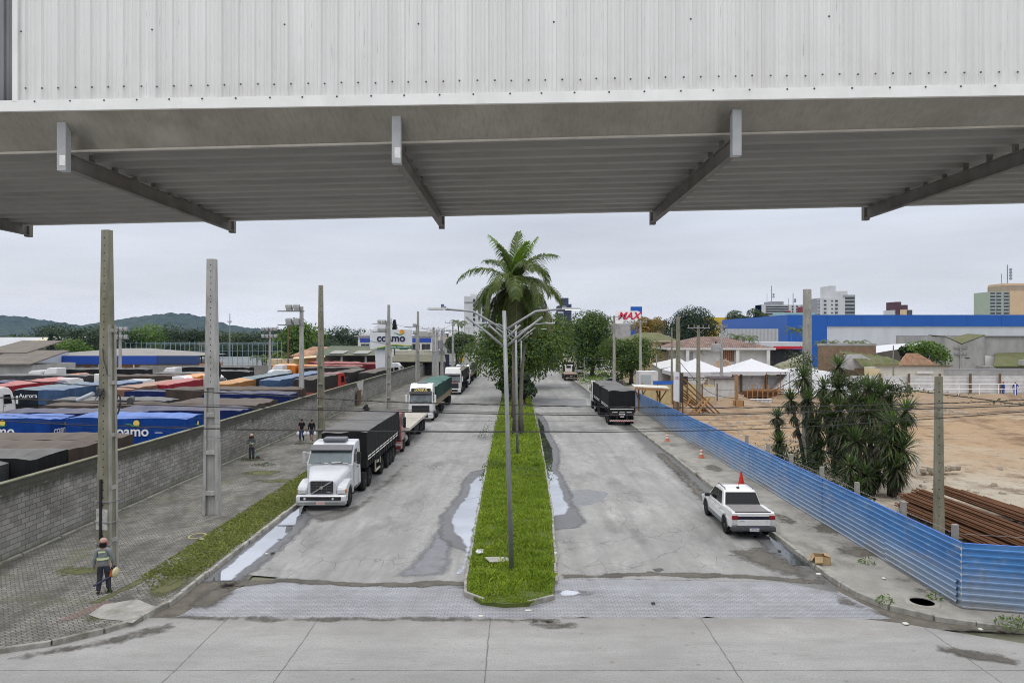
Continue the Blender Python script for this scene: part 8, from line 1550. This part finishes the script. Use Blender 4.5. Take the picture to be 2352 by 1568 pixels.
tower('white tower block with green glazed bay at the middle of the right skyline', [(1884, 1941, 684, CON, 0, 'wall'), (1907, 1921, 656, CON, 1, 'lift_core'), (1920, 1949, 668, CON, 1.5, 'upper_wall'), (1939, 1965, 677, GREENG, .6, 'glazed_bay'), (1877, 1890, 685, CGREY, .9, 'balcony_bay')], 520, rows=(((1895, 1921), 691, 718, 4, 2.0, 1.4, WIN, 0), ((1911,), 691, 718, 4, 1.2, 1.0, WIN, 0), ((1952,), 681, 721, 6, 7.4, 1.0, BALC, .6), ((1952,), 684, 718, 5, 7.2, 1.6, WIN, .5), ((1883,), 688, 718, 5, 3.6, 1.0, BALC, .9)))
tower('small dark brown tower peeking over the store roof', [(2058, 2070, 693, CBROWN, 0, 'wall'), (2068, 2086, 700, CBROWN, .6, 'upper_wall'), (2053, 2062, 712, CON, 1, 'side_wing'), (2067, 2095, 711, CREAMW, -.5, 'cream_bay')], 600, rows=(((2088,), 714, 721, 3, 4.5, 1.4, WIN, -.5),))
tower('tan tower block with balconies at the right edge of the photo', [(2274, 2318, 670, CGREEN, 0, 'balcony_front'), (2318, 2420, 668, CTAN, -.5, 'wall'), (2309, 2420, 655, M('tower_crown', (.34, .27, .2), .1, .3, .8), 1, 'crown'), (2313, 2400, 650, CTAN, 2, 'plant_room')], 450, rows=(((2280, 2294, 2311), 674, 720, 7, 3.0, 1.2, WIN, 0), ((2280, 2294, 2311), 677, 723, 7, 3.4, .7, BALC, -.15)), extra=mast(2329, 606, 652, 450, 4))
yb = thing('yellow_building', 'yellow facade showing above the mango tree', 'building', P(1630, 772, 320) - Vector((0, 0, H))); MB().b6(0, 8, 0, 10, 0, zy(729, 320)).build('wall', M('yellow_wall', (.55, .38, .04), .08, .4, .8), yb)
rbk = thing('brick_block', 'brown brick block behind the yellowish tree', 'building', P(1483, 772, 300) - Vector((0, 0, H))); MB().b6(0, 9.5, 0, 10, 0, zy(736, 300)).build('wall', M('brown_brick_far', (.22, .12, .09), .1, .5, .9), rbk); [MB().b6(3 + k * 2.2, 4 + k * 2.2, -.1, -.01, 3, zy(738, 300)).build('pilaster', CGREEN, rbk) for k in range(2)]
gx = thing('grey_block', 'low grey block behind the big round street tree', 'building', P(1357, 772, 330) - Vector((0, 0, H))); MB().b6(0, 22, 0, 10, 0, zy(741, 330)).build('wall', GREYW, gx); MB().b6(4, 12, 1, 8, zy(741, 330), zy(735, 330)).build('roof_box', CON, gx)
gs_ = thing('green_signboard', 'pale green shop sign above the store roof, left of the broken pole', 'sign', P(1776, 772, 240) - Vector((0, 0, H))); xa, xb = prect(1776, 1872, 240); MB().b6(0, xb - xa, 0, .6, zy(726, 240), zy(718, 240)).build('board', M('sign_green', (.3, .45, .38), .08, .5, .6), gs_); MB().b6(-.5, .5, .7, 3, 0, zy(726, 240)).build('leg', GREYW, gs_)
# ruined buildings and warehouse
d = 118; X0, X1 = prect(1920, 2186, d); ru = thing('ruined_house', 'roofless half-demolished house with pale broken walls behind the white fence', 'ruin', (X0, d, 0)); q = lambda px, py, yy=0, dd=None: Vector(((px - CX) / K * (d + yy) - X0, yy, zy(py, d + yy)))
def wallpoly(pts, yy, mat, nm, th=.25):
 p = [q(px, py, yy) for px, py in pts]; MB().panel(p, -th).build(nm, mat, ru)
PALEW = M('lilac_render', (.50, .48, .49), .08, .6, .85, dirt=.35); wallpoly([(1988, 866), (2185, 866), (2185, 838), (1986, 842)], 0, M('cream_ruin', (.56, .53, .46), .08, .5, .85, dirt=.35), 'front_wall'); wallpoly([(1920, 846), (1962, 850), (1962, 845), (1921, 813)], 2, GREYW, 'side_wall'); wallpoly([(1937, 845), (2020, 845), (2016, 836), (2006, 830), (2000, 824), (1994, 822), (1986, 818), (1978, 813), (1940, 814)], 6, PALEW, 'back_wall')
b = MB(); xa, xb = q(1972, 0, 4).x, q(2078, 0, 4).x; b.grid(lambda u, v: (xa + (xb - xa) * u, 3 + 9 * v, zy(842 - 34 * v ** .6 + 12 * u * v, 122) + .35 * mnoise.noise((u * 16, v * 8, 0))), 46, 18); b.build('collapsed_roof', MOSSR, ru); wallpoly([(2065, 839), (2156, 839), (2140, 830), (2137, 827), (2124, 820), (2109, 811), (2083, 811), (2078, 818), (2074, 822)], 3, BRICK, 'brick_gable'); MB().b6(q(2010, 0).x, q(2185, 0).x, -.4, 0, zy(840, d), zy(838, d)).build('beam', OLDWOOD, ru); wallpoly([(1986, 862), (2022, 862), (2022, 846), (1986, 846)], -.3, M('yellow_ruin', (.58, .48, .30), .06, .5, .85), 'yellow_wall', .1); wallpoly([(2106, 858), (2144, 858), (2144, 852), (2106, 852)], -.35, WHITEW, 'white_patch', .1)
d = 128; X0, X1 = prect(2170, 2262, d); wh = thing('warehouse', 'stained bare concrete warehouse with a mossy valley roof at the right', 'warehouse', (X0, d, 0)); L = X1 - X0; CW = M('stained_concrete', (.34, .335, .32), .15, .5, .9, .1, dirt=.7, dirtcol=(.15, .15, .14), streak=(1, 1, .35))
zt = zy(773, d); zv = zy(791, d); MB().prism([(0, 0), (L, 0), (L, zt + .2), (L * .42, zv), (0, zt)], 0, 5, 'y').build('gable', CW, wh); xb = (2500 - CX) / K * d - X0; MB().b6(L + .01, xb, .2, 30, 0, zt).build('long_wall', CW, wh); MB().b6(L, xb, -.1, 30, zt + .01, zt + .25).build('eave', CGREY, wh); b = MB(); b.panel([(-.1, -.05, zt + .05), (L * .42, -.05, zv + .1), (L * .42, 5, zv + .9), (-.1, 5, zt + .3)], .1); b.panel([(L * .42, -.05, zv + .1), (L + .1, -.05, zt + .28), (L + .1, 5, zt + .5), (L * .42, 5, zv + .9)], .1); b.build('roof', MOSSR, wh); MB().b6(L * .5, L * .62, -.05, -.003, zy(823, d), zy(821, d)).build('vent', WIN, wh); b = MB(); xa = L + .1; b.panel([(xa, .1, zy(843, d)), (xa + 1.6, .1, zy(843, d)), (xa + 4.5, .1, zy(822, d)), (xa, .1, zy(816, d))], .05); b.build('white_patch', WHITEW, wh)
mr_ = thing('mossy_roof', 'low mossy tiled roof in front of the concrete warehouse', 'roof', P(2282, 772, 122) - Vector((0, 0, H))); b = MB(); b.panel([(0, 0, zy(843, 122)), (12, 0, zy(843, 122)), (12, 6, zy(812, 122)), (4.5, 6, zy(815, 122))], .2); b.build('roof', MOSSR, mr_); b = MB(); b.b6(1, 12, .8, 6, 0, zy(843, 122)); b.build('wall', GREYW, mr_); MB().b6(4.4, 6.4, -1, 0, zy(838, 122), zy(826, 122)).build('dormer', GREYW, mr_)
lw2 = thing('boundary_wall', 'long grey stained boundary wall behind the white railing', 'wall', ((2170 - CX) / K * 112, 112, 0)); MB().b6(0, 30, 0, .3, 0, zy(850, 112)).build('wall', CW, lw2); MB().b6(0, 30, -.05, .35, zy(850, 112) + .002, zy(848, 112) + .05).build('coping', CGREY, lw2); MB().b6(-2, 18, -.9, -.7, 0, zy(866, 111)).build('whitewashed_wall', WHITEW, lw2)
tarp2 = thing('white_sheet', 'big white plastic sheet spread over the mound behind the yuccas', 'sheet', (0, 96, 0)); b = MB(); xa, xb = prect(1795, 1985, 96); b.grid(lambda u, v: (xa + (xb - xa) * u, 8 * v, max(.1, (zy(870, 96) + 1.2 * sin(u * 3.3)) * min(1, v * 2.2) * min(1, 4 * u, 5 * (1 - u)) + .2 * mnoise.noise((u * 9, v * 5, 0)))), 40, 14); b.build('sheet', M('plastic_sheet', (.46, .46, .47), .12, 1, .5, dirt=.3), tarp2, smooth=True)
gr_ = thing('grass_mound', 'weedy demolished slope between the tiled house and the broken pole', 'mound', (0, 112, 0)); b = MB(); xa, xb = prect(1770, 1880, 112); b.grid(lambda u, v: (xa + (xb - xa) * u, 10 * v - 3, max(0, (zy(848, 112) + 3.0 * u) * sin(pi * v) ** .5 * min(1, 5 * u, 5 * (1 - u)) + .3 * mnoise.noise((u * 9, v * 6, 0)))), 30, 16); b.build('mound', soil('weedy_slope', (.11, .13, .04), (.32, .30, .25), .5, .4), gr_)
tree('leafy shrub tree beside the brick gable of the ruin', (2122 - CX) / K * 126, 126, zy(788, 126), 4.6, 'bright', 2600, .6, 11, 101, .5, None, name='tree'); tree('banana-like dark plant left of the brick gable', (2072 - CX) / K * 127, 127, zy(798, 127), 1.8, 'dark', 700, .9, 6, 102, .7, None, name='shrub')
gi = G(2108, 1088, .2); stk = MB().box((0, 0, .45), (.12, .1, .9)).build('stake', PLYW, loc=gi); tag(stk, 'short pale stake standing in the bare soil right of the yuccas', 'stake'); b = MB(); [b.box((random.uniform(0, 2.6), random.uniform(-.3, .3), random.uniform(.1, .4)), (random.uniform(.3, .8), .3, .3), random.random() * 3) for _ in range(14)]; tag(b.build('spoil_heap', DIRT, bevel=.06, loc=G(2112, 1086, .1)), 'small heap of broken clods beside the pale stake', 'soil heap')
# ------------------------------------------------------------------ signs and small things up the road
sgn = thing('road_sign', 'yellow road sign far up the right carriageway', 'road sign', G(1635 * .784 + 0, 843, .1)); MB().cyl((0, 0, 0), (0, 0, 2.6), .06).build('post', GALV, sgn); MB().box((0, -.08, 3.6), (1.6, .06, 2.0)).build('panel', M('sign_yellow', (.7, .48, .02), .05, 2, .5), sgn, bevel=.1); MB().box((0, -.12, 3.6), (.8, .02, .25)).build('symbol', INK, sgn)
for i, (px, h_, d_, lab) in enumerate(((1263, 4.5, 255, 'white billboard panel beside the yellow road sign'), (1300, 3.4, 300, 'small white road sign far up the road'), (1327, 3.5, 152, 'narrow white notice post beside the parked white suv'))):
 g0 = P(px, 772, d_); t = thing('notice_sign', lab, 'sign', (g0.x, d_, .05)); MB().cyl((0, 0, 0), (0, 0, h_), .07).build('post', GALV, t); MB().box((0, -.1, h_ - .6), (1.3 if i < 2 else .5, .06, 1.4 if i < 2 else 2.2)).build('panel', PLYW, t); MB().box((0, -.14, h_ - .7), (.6 if i < 2 else .3, .02, .3)).build('symbol', M('line_red', (.5, .06, .05), .1, 5, .5), t)
fr_ = thing('white_gantry', 'white tubular frame on the grass verge under the street tree', 'frame', G(1370, 866, .05)); b = MB(); xw = 5.4; [b.cyl((x, 0, 0), (x, 0, 4.2), .1) for x in (-2.6, 2.7)]; b.cyl((-2.6, 0, 4.1), (2.7, 0, 4.1), .08); b.cyl((-2.6, 0, 3.6), (2.7, 0, 3.6), .05); b.build('tube', WP, fr_)
pc = thing('crate_truck_canopy', 'silver camper shell under the street tree beside the white frame', 'canopy', P(1372, 828, 175) - Vector((0, 0, 2))); MB().box((0, 0, 1), (6, 3, 2.4), top=(.8, .8)).build('shell', M('silver_shell', (.5, .5, .52), .1, 1, .4), pc, bevel=.2); MB().box((0, 0, -2.2), (5, 2.6, 4)).build('base', GREYW, pc)
# ------------------------------------------------------------------ behind the yard: blue building, cage, sheds, advertising sign, factory
d = 138; X0, X1 = prect(55, 362, d); bb = thing('blue_building', 'long low building with a wide blue fascia and grey roof behind the yard', 'building', (X0, d, 0)); L = X1 - X0; za, zc = zy(836, d), zy(817, d); MB().b6(0, L + 8, 1, 12, 0, za - .01).build('wall', BRICK, bb); MB().b6(0, L, -.3, 1.2, za, zc).build('fascia', M('fascia_blue', (.012, .06, .33), .06, .4, .45), bb); b = MB(); hip(b, .4, L + 8, 0, 14, zc + .02, zy(801, d), L * .6, L * .8); b.build('roof', M('grey_sheet_roof', (.26, .25, .235), .12, .6, .8, dirt=.3), bb); MB().b6(L, L + 8, -.2, 1.2, za, zc - .02).build('side_fascia', M('fascia_blue_dark', (.02, .05, .16), .06, .4, .45), bb)
[MB().b6(2.5 + k * 5.2, 6.5 + k * 5.2, .9, .98, 0, za - .4).build('shutter_door', M('pale_shutter', (.45, .43, .38), .08, 2, .7), bb) for k in range(3)]; [MB().b6(1.2 + k * 7, 1.4 + k * 7, -.2, 0, 0, za - .01).build('column', WHITEW, bb) for k in range(4)]
for lab, px0, px1, top, base_, dd, mat, rmat in (('pale blue two-storey house at the left edge of the photo', -40, 62, 812, 860, 128, M('pale_blue_wall', (.42, .46, .52), .06, .5, .85, dirt=.2), M('dark_sheet_roof', (.16, .14, .12), .2, .6, .85)), ('grey-roofed factory shed at the left edge, behind the conifer', -120, 190, 800, 822, 190, GREYW, M('pale_sheet_roof2', (.42, .43, .44), .08, .3, .6)), ('low dark-roofed shed between the pale blue house and the blue building', -60, 72, 838, 870, 120, GREYW, M('dark_sheet_roof', (.16, .14, .12)))):
 X0, X1 = prect(px0, px1, dd); t = thing('building', lab, 'building', (X0, dd, 0)); L = X1 - X0; zt = zy(top, dd); MB().b6(0, L, 0, 12, 0, zt).build('wall', mat, t); b = MB(); b.panel([(-.4, -.8, zt + .02), (L + .4, -.8, zt + .02), (L + .2, 10, zt + 2.2 if dd != 190 else zt + 2.9), (.2, 10, zt + 2.2 if dd != 190 else zt + 2.9)], .2); b.build('roof', rmat, t)
 if dd == 190:
  for k in range(3): xx = L * (.45 + .2 * k); MB().panel([(xx, -.85, zt + .3), (xx + 4, -.85, zt + .3), (xx + 8, 9.9, zt + 3.2), (xx + 4, 9.9, zt + 3.2)], .05).build('light_strip', M('cream_light_strip', (.55, .5, .38), .06, .5, .6), t)
 if dd == 128: [window(t, L * f, 0, zt - 1.6, 1.1, 1.1) for f in (.45, .62, .85)]
# net cage of the sports pitch
cg = thing('net_cage', 'tall sports-pitch net cage of thin blue posts behind the yard', 'net cage', (0, 150, 0)); b = MB(); CAGE = M('cage_blue_grey', (.20, .28, .32), .15, 1, .5); rnd = random.Random(8)
for k in range(34): px = 280 + 366 * k / 33 + rnd.uniform(-3, 3); dd = rnd.choice((0, 0, 18)); x = (px - CX) / K * (150 + dd); b.cyl((x, dd, 0), (x, dd, zy(rnd.choice((786, 788, 790, 783)), 150 + dd)), .055, n=5)
b.build('post', CAGE, cg)['kind'] = 'stuff'; b = MB()
for py in (788, 806, 822, 834): xa, xb = prect(285, 646, 150); b.cyl((xa, 0, zy(py, 150)), (xb, 0, zy(py, 150)), .035, n=4); xa, xb = prect(285, 646, 168); b.cyl((xa, 18, zy(py, 168)), (xb, 18, zy(py, 168)), .035, n=4)
b.build('rail', CAGE, cg); s = Nt('netting'); e = s.xyz();
b = MB(); xa, xb = prect(285, 600, 150)
for k in range(60): b.bar((xa + (xb - xa) * k / 59, 9, zy(787, 150)), (xa + (xb - xa) * (k + .5) / 59, 9, zy(793, 150)), .03, .03)
for k in range(5): z = zy(787 + 1.4 * k, 150); b.bar((xa, 9, z), (xb, 9, z), .03, .03)
b.build('net', CAGE, cg)
pw = thing('pale_wall', 'pale grey-blue wall behind the net cage', 'wall', ((462 - CX) / K * 172, 172, 0)); MB().b6(0, (600 - 462) / K * 172, 0, .4, 0, zy(819, 172)).build('wall', M('pale_blue_render', (.45, .48, .5), .08, .4, .85, dirt=.2), pw); xa, xb = prect(362, 462, 160); lb = thing('low_building', 'low grey-blue building seen through the net cage', 'building', (xa, 160, 0)); MB().b6(0, xb - xa, 0, 6, 0, zy(826, 160)).build('wall', M('grey_blue_wall', (.24, .27, .31), .1, .5, .85), lb); MB().b6(-.3, xb - xa + .3, -.4, 6.3, zy(826, 160) + .01, zy(823, 160)).build('roof', GREYW, lb)
xa, xb = prect(496, 590, 134); yw = thing('block_wall', 'low grey block wall at the back of the yard below the net cage', 'wall', (xa, 134, 0)); MB().b6(-15, xb - xa + 26, 0, .25, 0, 3.0).build('wall', M('far_block_wall', (.22, .21, .19), .15, 1, .9), yw)
# floodlight masts
def flood(label, px, d, top, side, n=4, zb=0, mat=CPOLE_W):
 g0 = P(px, 772, d); zt = zy(top, d); t = thing('floodlight_mast', label, 'floodlight', (g0.x, d, zb), 0, 'floodlight masts in the yard'); MB().box((0, 0, (zt - zb) / 2), (.5, .4, zt - zb), top=(.6, .6)).build('mast', mat, t)
 for r in range(2):
  for k in range(n):
   x = (-.35 - .75 * k if side < 0 else -1.2 + .8 * k); z = zt - zb - .1 - 1.35 * r; f = MB(); f.box((x, -.35, z), (.62, .3, .6), M=Matrix.Rotation(R(35), 3, 'X')); o = f.build('floodlight_head', GALV, t, bevel=.03); f = MB(); f.box((x, -.5, z - .12), (.52, .06, .5), M=Matrix.Rotation(R(35), 3, 'X')); f.build('lens', M('flood_glass', (.62, .63, .6), .05, 3, .25), o)
  b = MB(); b.box((-1.0 if side < 0 else 0, -.1, zt - zb - .45 - 1.35 * r), (2.6 if side < 0 else 3, .12, .12)); b.build('bracket', GALV, t)
flood('white concrete floodlight mast standing just behind the block wall', 692.6, 66.7, 704, -1, 2); flood('floodlight mast by the blue building at the left', 276, 118, 754, 1, 4); flood('floodlight mast in the middle distance before the tree belt', 620, 132, 754, 1, 4); flood('floodlight mast partly hidden behind the advertising sign pole', 888, 112, 737, -1, 2); flood('floodlight mast right of the advertising sign', 957, 128, 745, -1, 1)
cross_pole('dark pole with a lamp box before the orange tiled roof', 662, 140, 745, .35, OLDWOOD, ((6.8, 2.2),), 'poles behind the yard', 0); cross_pole('slim pole between the trees behind the net cage', 528, 190, 720, .3, GALV, ((2, 1.2),), 'poles behind the yard', 0); cross_pole('thin pole beside the net cage posts', 463, 152, 786, .3, CPOLE_D, ((0, 1.6),), 'poles behind the yard', 0)
# orange roofed house, open shed
d = 152; X0, X1 = prect(674, 756, d); oh = thing('house', 'yellow house with an orange tiled roof behind the yard', 'house', (X0, d, 0)); L = X1 - X0; zt = zy(817, d); MB().b6(0, L, 0, 8, 0, zt).build('wall', M('yellow_render', (.62, .47, .19), .06, .6, .85), oh); b = MB(); b.panel([(-.5, -1, zt - .2), (L + .5, -1, zt - .2), (L + .5, 7, zy(802, d) + .2), (2.2, 7, zy(802, d) + .2)], .25); b.build('roof', ORT, oh); MB().b6(-6, 0, .5, 6, 0, zt - .8).build('annex', CREAMW, oh); b = MB(); b.prism([(3.4, 0), (6.8, 0), (6.8, 3.6), (5.1, 4.2), (3.4, 3.6)], -.4, -.3, 'y'); b.build('orange_door', ORG, oh); b = MB(); b.panel([(.5, -2.5, 3.6), (8, -2.5, 4.1), (8, 0, 4.7), (.5, 0, 4.2)], .15); b.build('awning', CREAMW, oh)
d = 140; X0, X1 = prect(728, 866, d); os_ = thing('open_shed', 'open-fronted shed with a grey-green corrugated roof left of the sign column', 'shed', (X0, d, 0)); L = X1 - X0; ze, zr = zy(816, d), zy(800, d); b = MB(); b.grid(lambda u, v: (-.8 + (L + 1.6) * u + (1.4 * v if u < .5 else 0) * (1 - 2 * u), -1 + 9 * v, ze + (zr - ze + .4) * v + .04 * sin(u * 2 * pi * 60)), 240, 1); b.build('roof', M('moss_grey_roof', (.15, .17, .125), .2, .8, .9, dirt=.4), os_); MB().b6(0, L, 6, 6.3, 0, ze).build('back_wall', M('shed_dark', (.10, .085, .07), .2, .8, .9), os_); [MB().b6(L * f - .2, L * f + .2, -.5, -.1, 0, ze - .05).build('column', GREYW, os_) for f in (.02, .42, .82)]; [MB().panel([(L * f, -.4, ze + .32), (L * f + 3, -.4, ze + .32), (L * f + 3.4, 3, ze + .9), (L * f + .4, 3, ze + .9)], .06).build('roof_light', M('roof_light', (.27, .27, .25), .1, 2, .6), os_) for f in (.2, .6)]
d = 150; X0, X1 = prect(898, 1016, d); s2 = thing('open_shed', 'lower shed with a mossy sheet roof right of the sign column', 'shed', (X0, d, 0)); L = X1 - X0; MB().panel([(-.5, -2, zy(831, d) ), (L + 1, -2, zy(831, d)), (L, 5, zy(818, d)), (0, 5, zy(818, d))], .15).build('roof', M('moss_grey_roof2', (.14, .135, .095), .2, .8, .9, dirt=.4), s2); MB().b6(0, L, 2, 6, 0, zy(832, d)).build('wall', M('shed_dark', (.10, .085, .07)), s2); MB().b6(0, L * .82, 5.2, 12, 0, zy(805, d + 5)).build('upper_wall', M('beige_parapet', (.48, .46, .38), .05, .5, .85), s2); MB().b6(L * .82, L * .93, 5.1, 12, 0, zy(805, d + 5)).build('grey_door', M('grey_panel', (.2, .22, .25), .1, .6, .6), s2)
gt = thing('yard_gate', 'dark blue metal gate past the end of the block wall', 'gate', (-19.9, 161, 0)); MB().b6(-.1, .1, 0, 9, 0, 3.4).build('leaf', M('gate_navy', (.025, .03, .06), .1, 1, .5), gt); MB().b6(-.3, 3.2, 9, 9.2, 0, 4.2).build('side_leaf', M('gate_navy', (.025, .03, .06)), gt)
# advertising sign
d = 122; X0, X1 = prect(851, 947, d); ad = thing('advertising_sign', 'large white sign panel on a tapering column with dark lettering and a rising sun emblem', 'sign', (X0, d, 0)); L = X1 - X0; z0, z1 = zy(801, d), zy(757, d); q = lambda px, py: ((px - CX) / K * d - X0, zy(py, d)); SIGNW = M('sign_white', (.62, .64, .66), .05, .6, .55, dirt=.15)
MB().b6(0, L, -.4, 0, z0, z1).build('panel', SIGNW, ad); MB().prism([q(861, 801), (q(862, 850)[0] + .2, 0), q(899, 900), q(899, 730), q(894, 733), q(858, 752), q(858, 757), (q(861, 801)[0], z1 - .2)], .02, .8, 'y').build('column', SIGNW, ad)
GRN = M('band_green', (.02, .17, .07), .06, .6, .5); YLW = M('band_yellow', (.65, .5, .04), .06, .6, .5); DKB = M('letter_navy', (.008, .014, .05), .06, 3, .4)
def wave(y0, y1, n=20): top = [q(866 + 81 * i / n, y0 - 6.5 * sin(min(1, i / n * 2.2) * pi / 2) + 1.2 * sin(i / n * 9)) for i in range(n + 1)]; return top
tp_ = wave(797.5, 0); MB().prism([(L * .17, z0 + .003)] + [(L - .003, z0 + .003)] + [(min(x, L - .003), z) for x, z in reversed(tp_)], -.42, -.405, 'y').build('yellow_band', YLW, ad); tp_ = wave(799.3, 0); MB().prism([(L * .17, z0 + .006)] + [(L - .006, z0 + .006)] + [(min(x, L - .006), z) for x, z in reversed(tp_)], -.44, -.425, 'y').build('green_band', GRN, ad)
text('lettering', 'coamo', 1.85, DKB, FRONT((L * .5, -.43, zy(776.5, d))) @ Matrix.Scale(1.0, 4), ad, .05, .055); text('small_lettering', 'TERMINAL PORTUÁRIO II', .37, LOGO_W, FRONT((L * .68, -.45, zy(796.8, d))), ad, .01, .006)
b = MB(); cx_, cz_ = q(924, 762); b.prism([(cx_ + .44 * cos(a), cz_ + .42 * sin(a)) for a in [2 * pi * i / 24 for i in range(24)]], -.43, -.405, 'y'); b.build('sun_emblem', M('sun_orange', (.75, .2, .015), .2, 1.2, .5, col2=(.8, .42, .03)), ad); u = [q(904 + 27 * i / 12, 765.6 + 1.6 * sin(i / 12 * 2 * pi - 2.2)) for i in range(13)]; lo_ = [q(904 + 27 * i / 12, 765.6 + 1.6 * sin(i / 12 * 2 * pi - 2.2) + 2.4 * sin(pi * i / 12)) for i in range(13)]; MB().prism(u + lo_[::-1][1:-1], -.455, -.435, 'y').build('wave_emblem', LOGO_G, ad)
# white factory with blue stripe behind the sign, rooftop clutter
d = 185; X0, X1 = prect(822, 992, d); fc = thing('factory', 'white factory building with a blue stripe and rooftop plant behind the advertising sign', 'factory', (X0, d, 0)); L = X1 - X0; MB().b6(0, L, 0, 20, 0, zy(773, d)).build('wall', WHITEW, fc); MB().b6(.6, L - .2, -.12, -.01, zy(786, d), zy(776, d)).build('blue_stripe', M('stripe_blue', (.02, .06, .36), .06, .5, .5), fc); MB().b6(-1, L, -.3, 20.2, zy(773, d) + .01, zy(770.5, d)).build('roof_slab', GREYW, fc); [window(fc, L * f, 0, zy(800, d), 2.2, 2.4, GREYW) for f in (.1, .62, .78, .92)]
rnd = random.Random(21)
for k in range(16): x = rnd.uniform(0, L); b = MB(); w_ = rnd.uniform(1, 4); b.b6(x - w_ / 2, x + w_ / 2, 3 + rnd.random() * 8, 12 + rnd.random() * 4, zy(770.5, d), zy(rnd.uniform(757, 768), d)); b.build('roof_plant', (WHITEW, GREYW, CON)[k % 3], fc)
d = 215; X0, X1 = prect(985, 1105, d); f2 = thing('long_building', 'long pale building with a dark tiled roof behind the white poles', 'building', (X0, d, 0)); L = X1 - X0; MB().b6(0, L, 0, 14, 0, zy(789, d)).build('wall', M('grey_green_wall', (.42, .43, .38), .08, .5, .85, dirt=.3), f2); b = MB(); hip(b, -.5, L + .5, -.8, 15, zy(789, d) + .01, zy(774, d), 1, L - 1); b.build('roof', M('dark_tile_far', (.20, .165, .14), .15, .8, .9), f2); [window(f2, L * f, 0, zy(802, d), 1.6, 2.2, GREYW) for f in (.2, .4, .6, .8)]; MB().b6(L * .55, L * .7, -.1, -.02, 0, zy(812, d)).build('yellow_door', M('yellow_wall', (.55, .38, .04)), f2)
for k in range(7): x0 = 985 + 14 * k; t = thing('rooftop_block', ('pale rooftop block at the left end', 'wide flat rooftop block second from left', 'stepped rooftop block with tanks', 'low rooftop block in the middle', 'white rooftop block right of the middle', 'grey rooftop block near the palm crown', 'last rooftop block beside the median tree')[k] + ' of the skyline behind the white poles', 'building', P(x0, 772, 270) - Vector((0, 0, H)), 0, 'flat-roofed blocks behind the white poles'); MB().b6(0, rnd.uniform(2.2, 3), 0, 10, 0, zy(rnd.uniform(758, 768), 270)).build('wall', (WHITEW, CON, GREYW)[k % 3], t); MB().b6(.4, 1.2, 1, 3, zy(766, 270), zy(rnd.uniform(754, 757), 270)).build('water_tank', CON, t)
# closing backdrop right of the road at the far end
bd_ = thing('corner_building', 'pale low building at the far bend of the road', 'building', P(1215, 772, 380) - Vector((0, 0, H))); MB().b6(0, 26, 0, 12, 0, 9).build('wall', GREYW, bd_); [window(bd_, 3 + 4.4 * k, 0, 5.5, 2, 1.6) for k in range(5)]
# ------------------------------------------------------------------ the air between here and the hills
hz = MB().b6(-3600, 3600, -350, 3300, -1.2, 128).build('haze', None); hz['kind'] = 'stuff'
hm = bpy.data.materials.new('haze_air'); hm.use_nodes = True; nt = hm.node_tree; nt.nodes.clear(); vo = nt.nodes.new('ShaderNodeVolumePrincipled'); mo = nt.nodes.new('ShaderNodeOutputMaterial')
vo.inputs['Color'].default_value = (.26, .5, 1, 1); vo.inputs['Density'].default_value = 6e-5; vo.inputs['Anisotropy'].default_value = 0; nt.links.new(vo.outputs[0], mo.inputs['Volume']); hz.data.materials.append(hm)
